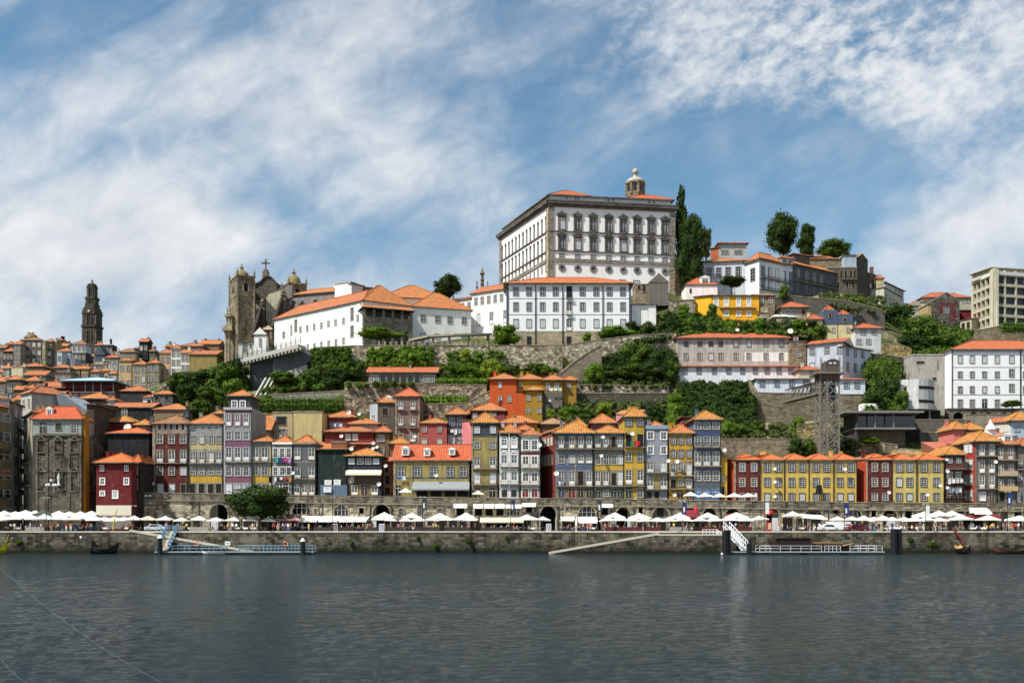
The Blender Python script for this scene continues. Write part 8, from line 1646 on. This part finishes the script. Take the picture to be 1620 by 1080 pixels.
m=MB();m.box((-.5,-.04,-.4),(.5,.04,.4));m.box((-.35,-.06,-.05),(.35,-.04,.05),1);o=m.build('pontoon_sign',[WHITE,plain('6f8aa8')]);o.location=P(360,859,184.4);tag(o,'white notice on the left pontoon railing','sign')
m=MB()
for i in range(5):m.box((-.35,-.02+i*.001,.55-i*.24),(.2-.1*(i%2),0,.64-i*.24))
m.v=[(a,b,c) for a,b,c in m.v]
def pile(x,Y,yt,lb,cap=True,r_=.45):
 z1=zof(yt,Y);r=thing('mooring_pile',lb,'mooring pile',(xof(x,Y),Y,0),0,'mooring piles');m=MB();m.tube([(0,0,-3),(0,0,z1)],r_,14);m.build('post',[PILE],r)
 if cap:m=MB();m.lathe([(r_*1.15,0),(r_*1.15,.1),(.03,.7)],(0,0,z1),14);m.build('cap',[WHITE],r)
pile(479,184,856,'black mooring pile with white cone cap at the right end of the left pontoon');pile(253,184,851,'black mooring pile with white cone cap under the left gangway')
pile(1147.5,184,839,'tall black mooring pile beside the white gangway',False,.62);pile(1152,184.3,838,'second black mooring pile against the gangway foot',False,.5);pile(1414,184,836,'thick black mooring pile left of the pair at the right pontoon end',False,.6);pile(1421.5,184.6,836,'thick black mooring pile right of the pair at the right pontoon end',False,.6)
pile(1185,184,859,'short black bollard pile at the foot of the white gangway',False,.5)
def gangway(lb,pa,pb,Wd,mat,fl,hh_=1.3,n_=7,zig=True):
 r=thing('gangway',lb,'gangway',pa);a,b=Vector(pa),Vector(pb);d=(b-a);s=Vector((-d.y,d.x,0)).normalized()*Wd/2;m=MB();m.q([a-s,a+s,b+s,b-s]);m.q([a-s-Vector((0,0,.15)),b-s-Vector((0,0,.15)),b+s-Vector((0,0,.15)),a+s-Vector((0,0,.15))]);part(m,'walkway',[fl],r);m=MB()
 for k_ in (-1,1):
  for i in range(n_+1):q=a+d*i/n_+s*k_;m.bar(q,q+Vector((0,0,hh_)),.09);
  for i in range(n_):
   q=a+d*i/n_+s*k_;e_=a+d*(i+1)/n_+s*k_
   if zig:m.bar(q,e_+Vector((0,0,hh_)),.07)
  for z_ in (0,.5,1):m.bar(a+s*k_+Vector((0,0,hh_*z_)),b+s*k_+Vector((0,0,hh_*z_)),.12)
 part(m,'railing',[mat],r);return r
gangway('blue-railed gangway dropping from the quay to the left pontoon',(xof(272,190),190,QZ+.1),(xof(258,185),184.8,.7),2.0,plain('4f8aa6',.5,.85,name='blue_paint'),plain('a39a86',.8),1.4,6)
gangway('white truss gangway sloping down to the right pontoon',(xof(1150,188),188.4,QZ+.2),(xof(1180,185),185.6,.7),2.2,WR,plain('b9bcbc',.7),1.7,8)
m=MB();rail(m,(xof(1112,189),189.2,zof(846,189)),(xof(1134,189),189.2,zof(846,189)),4,1.1,.08);rail(m,(xof(1134,189),189,zof(846,189)),(xof(1142,188),187.8,zof(846,189)-.8),3,1.1,.08);tag(m.build('landing_railing',[WR]),'white railing around the top of the white gangway','railing')
m=MB();rail(m,(xof(248,191),190.6,QZ),(xof(290,191),190.6,QZ),6,1.1,.08);tag(m.build('quay_railing',[BLR]),'pale blue railing at the head of the left gangway','railing')
# boats
def hull(Ln,W_,H_,bow,mat,n_=12,open_=True,ends=.5):
 m=MB();R_=[]
 for i in range(n_+1):
  t=i/n_*2-1;w_=W_/2*(1-abs(t)**2.4)**.8+.02;zt=H_+bow*(t*t)**1.3*(1 if t>0 else ends);zb=-.2+.5*H_*t**6+(zt-.1)*(abs(t)**12)*.8;x_=t*Ln/2
  R_.append([(x_,-w_,zt),(x_,-w_*.75,(zt+zb)/2*.7),(x_,0,zb),(x_,w_*.75,(zt+zb)/2*.7),(x_,w_,zt),(x_,0,zt-.35)])
 for a,b in zip(R_,R_[1:]):
  for j in range(4):m.q([a[j],a[j+1],b[j+1],b[j]][::-1])
  m.q([a[4],a[5],b[5],b[4]][::-1],1);m.q([a[5],a[0],b[0],b[5]][::-1],1)
 return m
WD=plain('2a1a14',.6,.8,name='tarred_wood');WDL=plain('b08a5c',.7,.8,name='pale_wood')
r=thing('wooden_barge','dark wooden wine barge with raised steering deck moored at the right pontoon','boat',(xof(1285,187),187.6,.1),PI);hull(17,3.2,1.1,1.9,None).build('hull',[WD,WDL],r)
m=MB();m.box((.5,-1.4,1.0),(6.5,1.4,2.9));m.build('cabin',[WD],r);m=MB();m.box((.2,-1.6,2.9),(7.2,1.6,3.1));rail(m,(1,-1.5,3.1),(7,-1.5,3.1),5,.5,.06,1);m.build('upper_deck',[plain('3a2219',.7)],r)
m=MB();m.box((-5.5,-1.1,1.0),(-.5,1.1,1.9));m.build('cargo_cover',[plain('3f2a20',.8)],r);m=MB();m.box((-6,-.7,2.0),(-.5,.7,2.15));m.build('plank',[WDL],r)
m=MB();m.tube([(2.2,0,1),(2.2,0,5.0)],[.1,.06],6);m.bar((1.9,0,4.2),(4.5,0,3.6),.07);m.build('mast',[WDL],r);m=MB();m.tube([(4.5,-1.6,1.2),(4.5,-1.7,1.4),(4.5,-1.6,2.4),(4.5,-1.5,2.5)],[.3,.42,.42,.3],10);m.build('barrel',[plain('8a4a30',.6)],r);m=MB();m.bar((7.5,0,2.8),(11.5,0,1.0),.14);m.build('steering_oar',[WD],r)
r=thing('rowing_boat','small pale rowing boat lying along the left pontoon','boat',(xof(338,183),183.3,.12));hull(4.6,1.4,.4,.35,None).build('hull',[WHITE,plain('9aa0a4')],r);m=MB();m.box((-.9,-.55,.22),(-.6,.55,.27));m.box((.6,-.55,.22),(.9,.55,.27));m.build('thwart',[WDL],r)
r=thing('wooden_boat','yellow-bowed boat poking in at the left edge below the quay','boat',(xof(-24,186),186,.3));hull(9.6,2.0,.7,1.6,None).build('hull',[plain('c9b52c',.5),WD],r);m=MB();m.bar((3.9,0,1.5),(4.6,0,3.4),.1);m.build('stem_post',[plain('c9b52c',.5)],r)
r=thing('wooden_barge','black barge stern with long rudder leaning on the quay near the right','boat',(xof(1524,187.5),187.8,.1),PI/2*.97);hull(6,2.2,.9,1.7,None).build('hull',[WD,WDL],r);m=MB();m.bar((-1,0,2.1),(2.8,.8,4.9),.3);m.build('rudder',[plain('5e2a20',.6)],r)
r=thing('rowing_boat','small brown boat with curved bow tied near the right edge','boat',(xof(1604,186),186.6,.1));hull(7.5,1.6,.5,1.5,None).build('hull',[plain('5a3428',.6),WD],r);m=MB();m.box((-.9,-.6,.3),(-.6,.6,.36));m.build('thwart',[WDL],r)
r=thing('wooden_boat','black hulled boat resting in the shade beside the left steps','boat',(xof(166,187),187.2,.1));hull(5.2,2.0,.9,1.3,None).build('hull',[plain('15171a',.6),WD],r);m=MB();m.box((-1,-.8,.6),(-.7,.8,.66));m.build('thwart',[WDL],r)
m=MB();q=P(178,838,191.5);m.tube([q,q+Vector((.4,0,2)),q+Vector((.9,0,4.2))],[.1,.16,.06],6);tag(m.build('boat_bow_post',[plain('c9b52c',.5)]),'curved yellow prow post standing on the quay by the dark red house','prow post')
m=MB();m.lathe([(.05,-.15),(.22,0),(.22,.15),(.05,.3)],(xof(1144,180),181,.1),10);tag(m.build('buoy',[WHITE]),'small white buoy floating left of the white gangway','buoy')
for a,b,lb in (((-20,880,24),(290,1098,20),'thin pale cable crossing the lower left of the water'),((-20,1012,22),(80,1095,20),'short thin cable in the bottom left corner')):
 p0,p1=P(*a),P(*b);m=MB();m.tube([p0+(p1-p0)*t-Vector((0,0,.25*math.sin(PI*t))) for t in sp(0,1,9)],.0018,5);tag(m.build('cable',[plain('8a949c',.6)]),lb,'cable')
m=MB();m.box((xof(1057,210)-.01,210,TZ(1057)),(xof(1057,210)+.01,210.02,TZ(1057)+.01)) if False else None
for x in sp(640,745,8):
 m=MB();q=Vector((xof(x,210.5),210.5,TZ(x)));m.box((-.4,-.3,.7),(.4,.3,.75));m.bar((0,0,0),(0,0,.7),.07);o=m.build('terrace_table',[plain('7d6a4a',.7)]);o.location=q;auto(o,'wooden table on the upper terrace',x,'table','terrace tables')
for i,(x,y,lb) in enumerate(((662,850,'tuft of weeds high on the quay wall below the ochre house'),(690,862,'tuft of weeds low on the quay wall below the ochre house'),(742,854,'weeds on the quay wall left of the middle ladder'),(800,848,'weeds on the quay wall below the arched houses'),(1440,852,'weeds on the quay wall right of the paired piles'),(1475,858,'weed clump by the right quay ladder'),(556,858,'weeds on the quay wall right of the left pontoon'),(30,856,'weeds on the quay wall at the far left'))):
 bush(lb,x,y+4,y-3,9+i%3*3,189.9,i%2,name='weed_tuft',cat='weeds')
finish_labels()
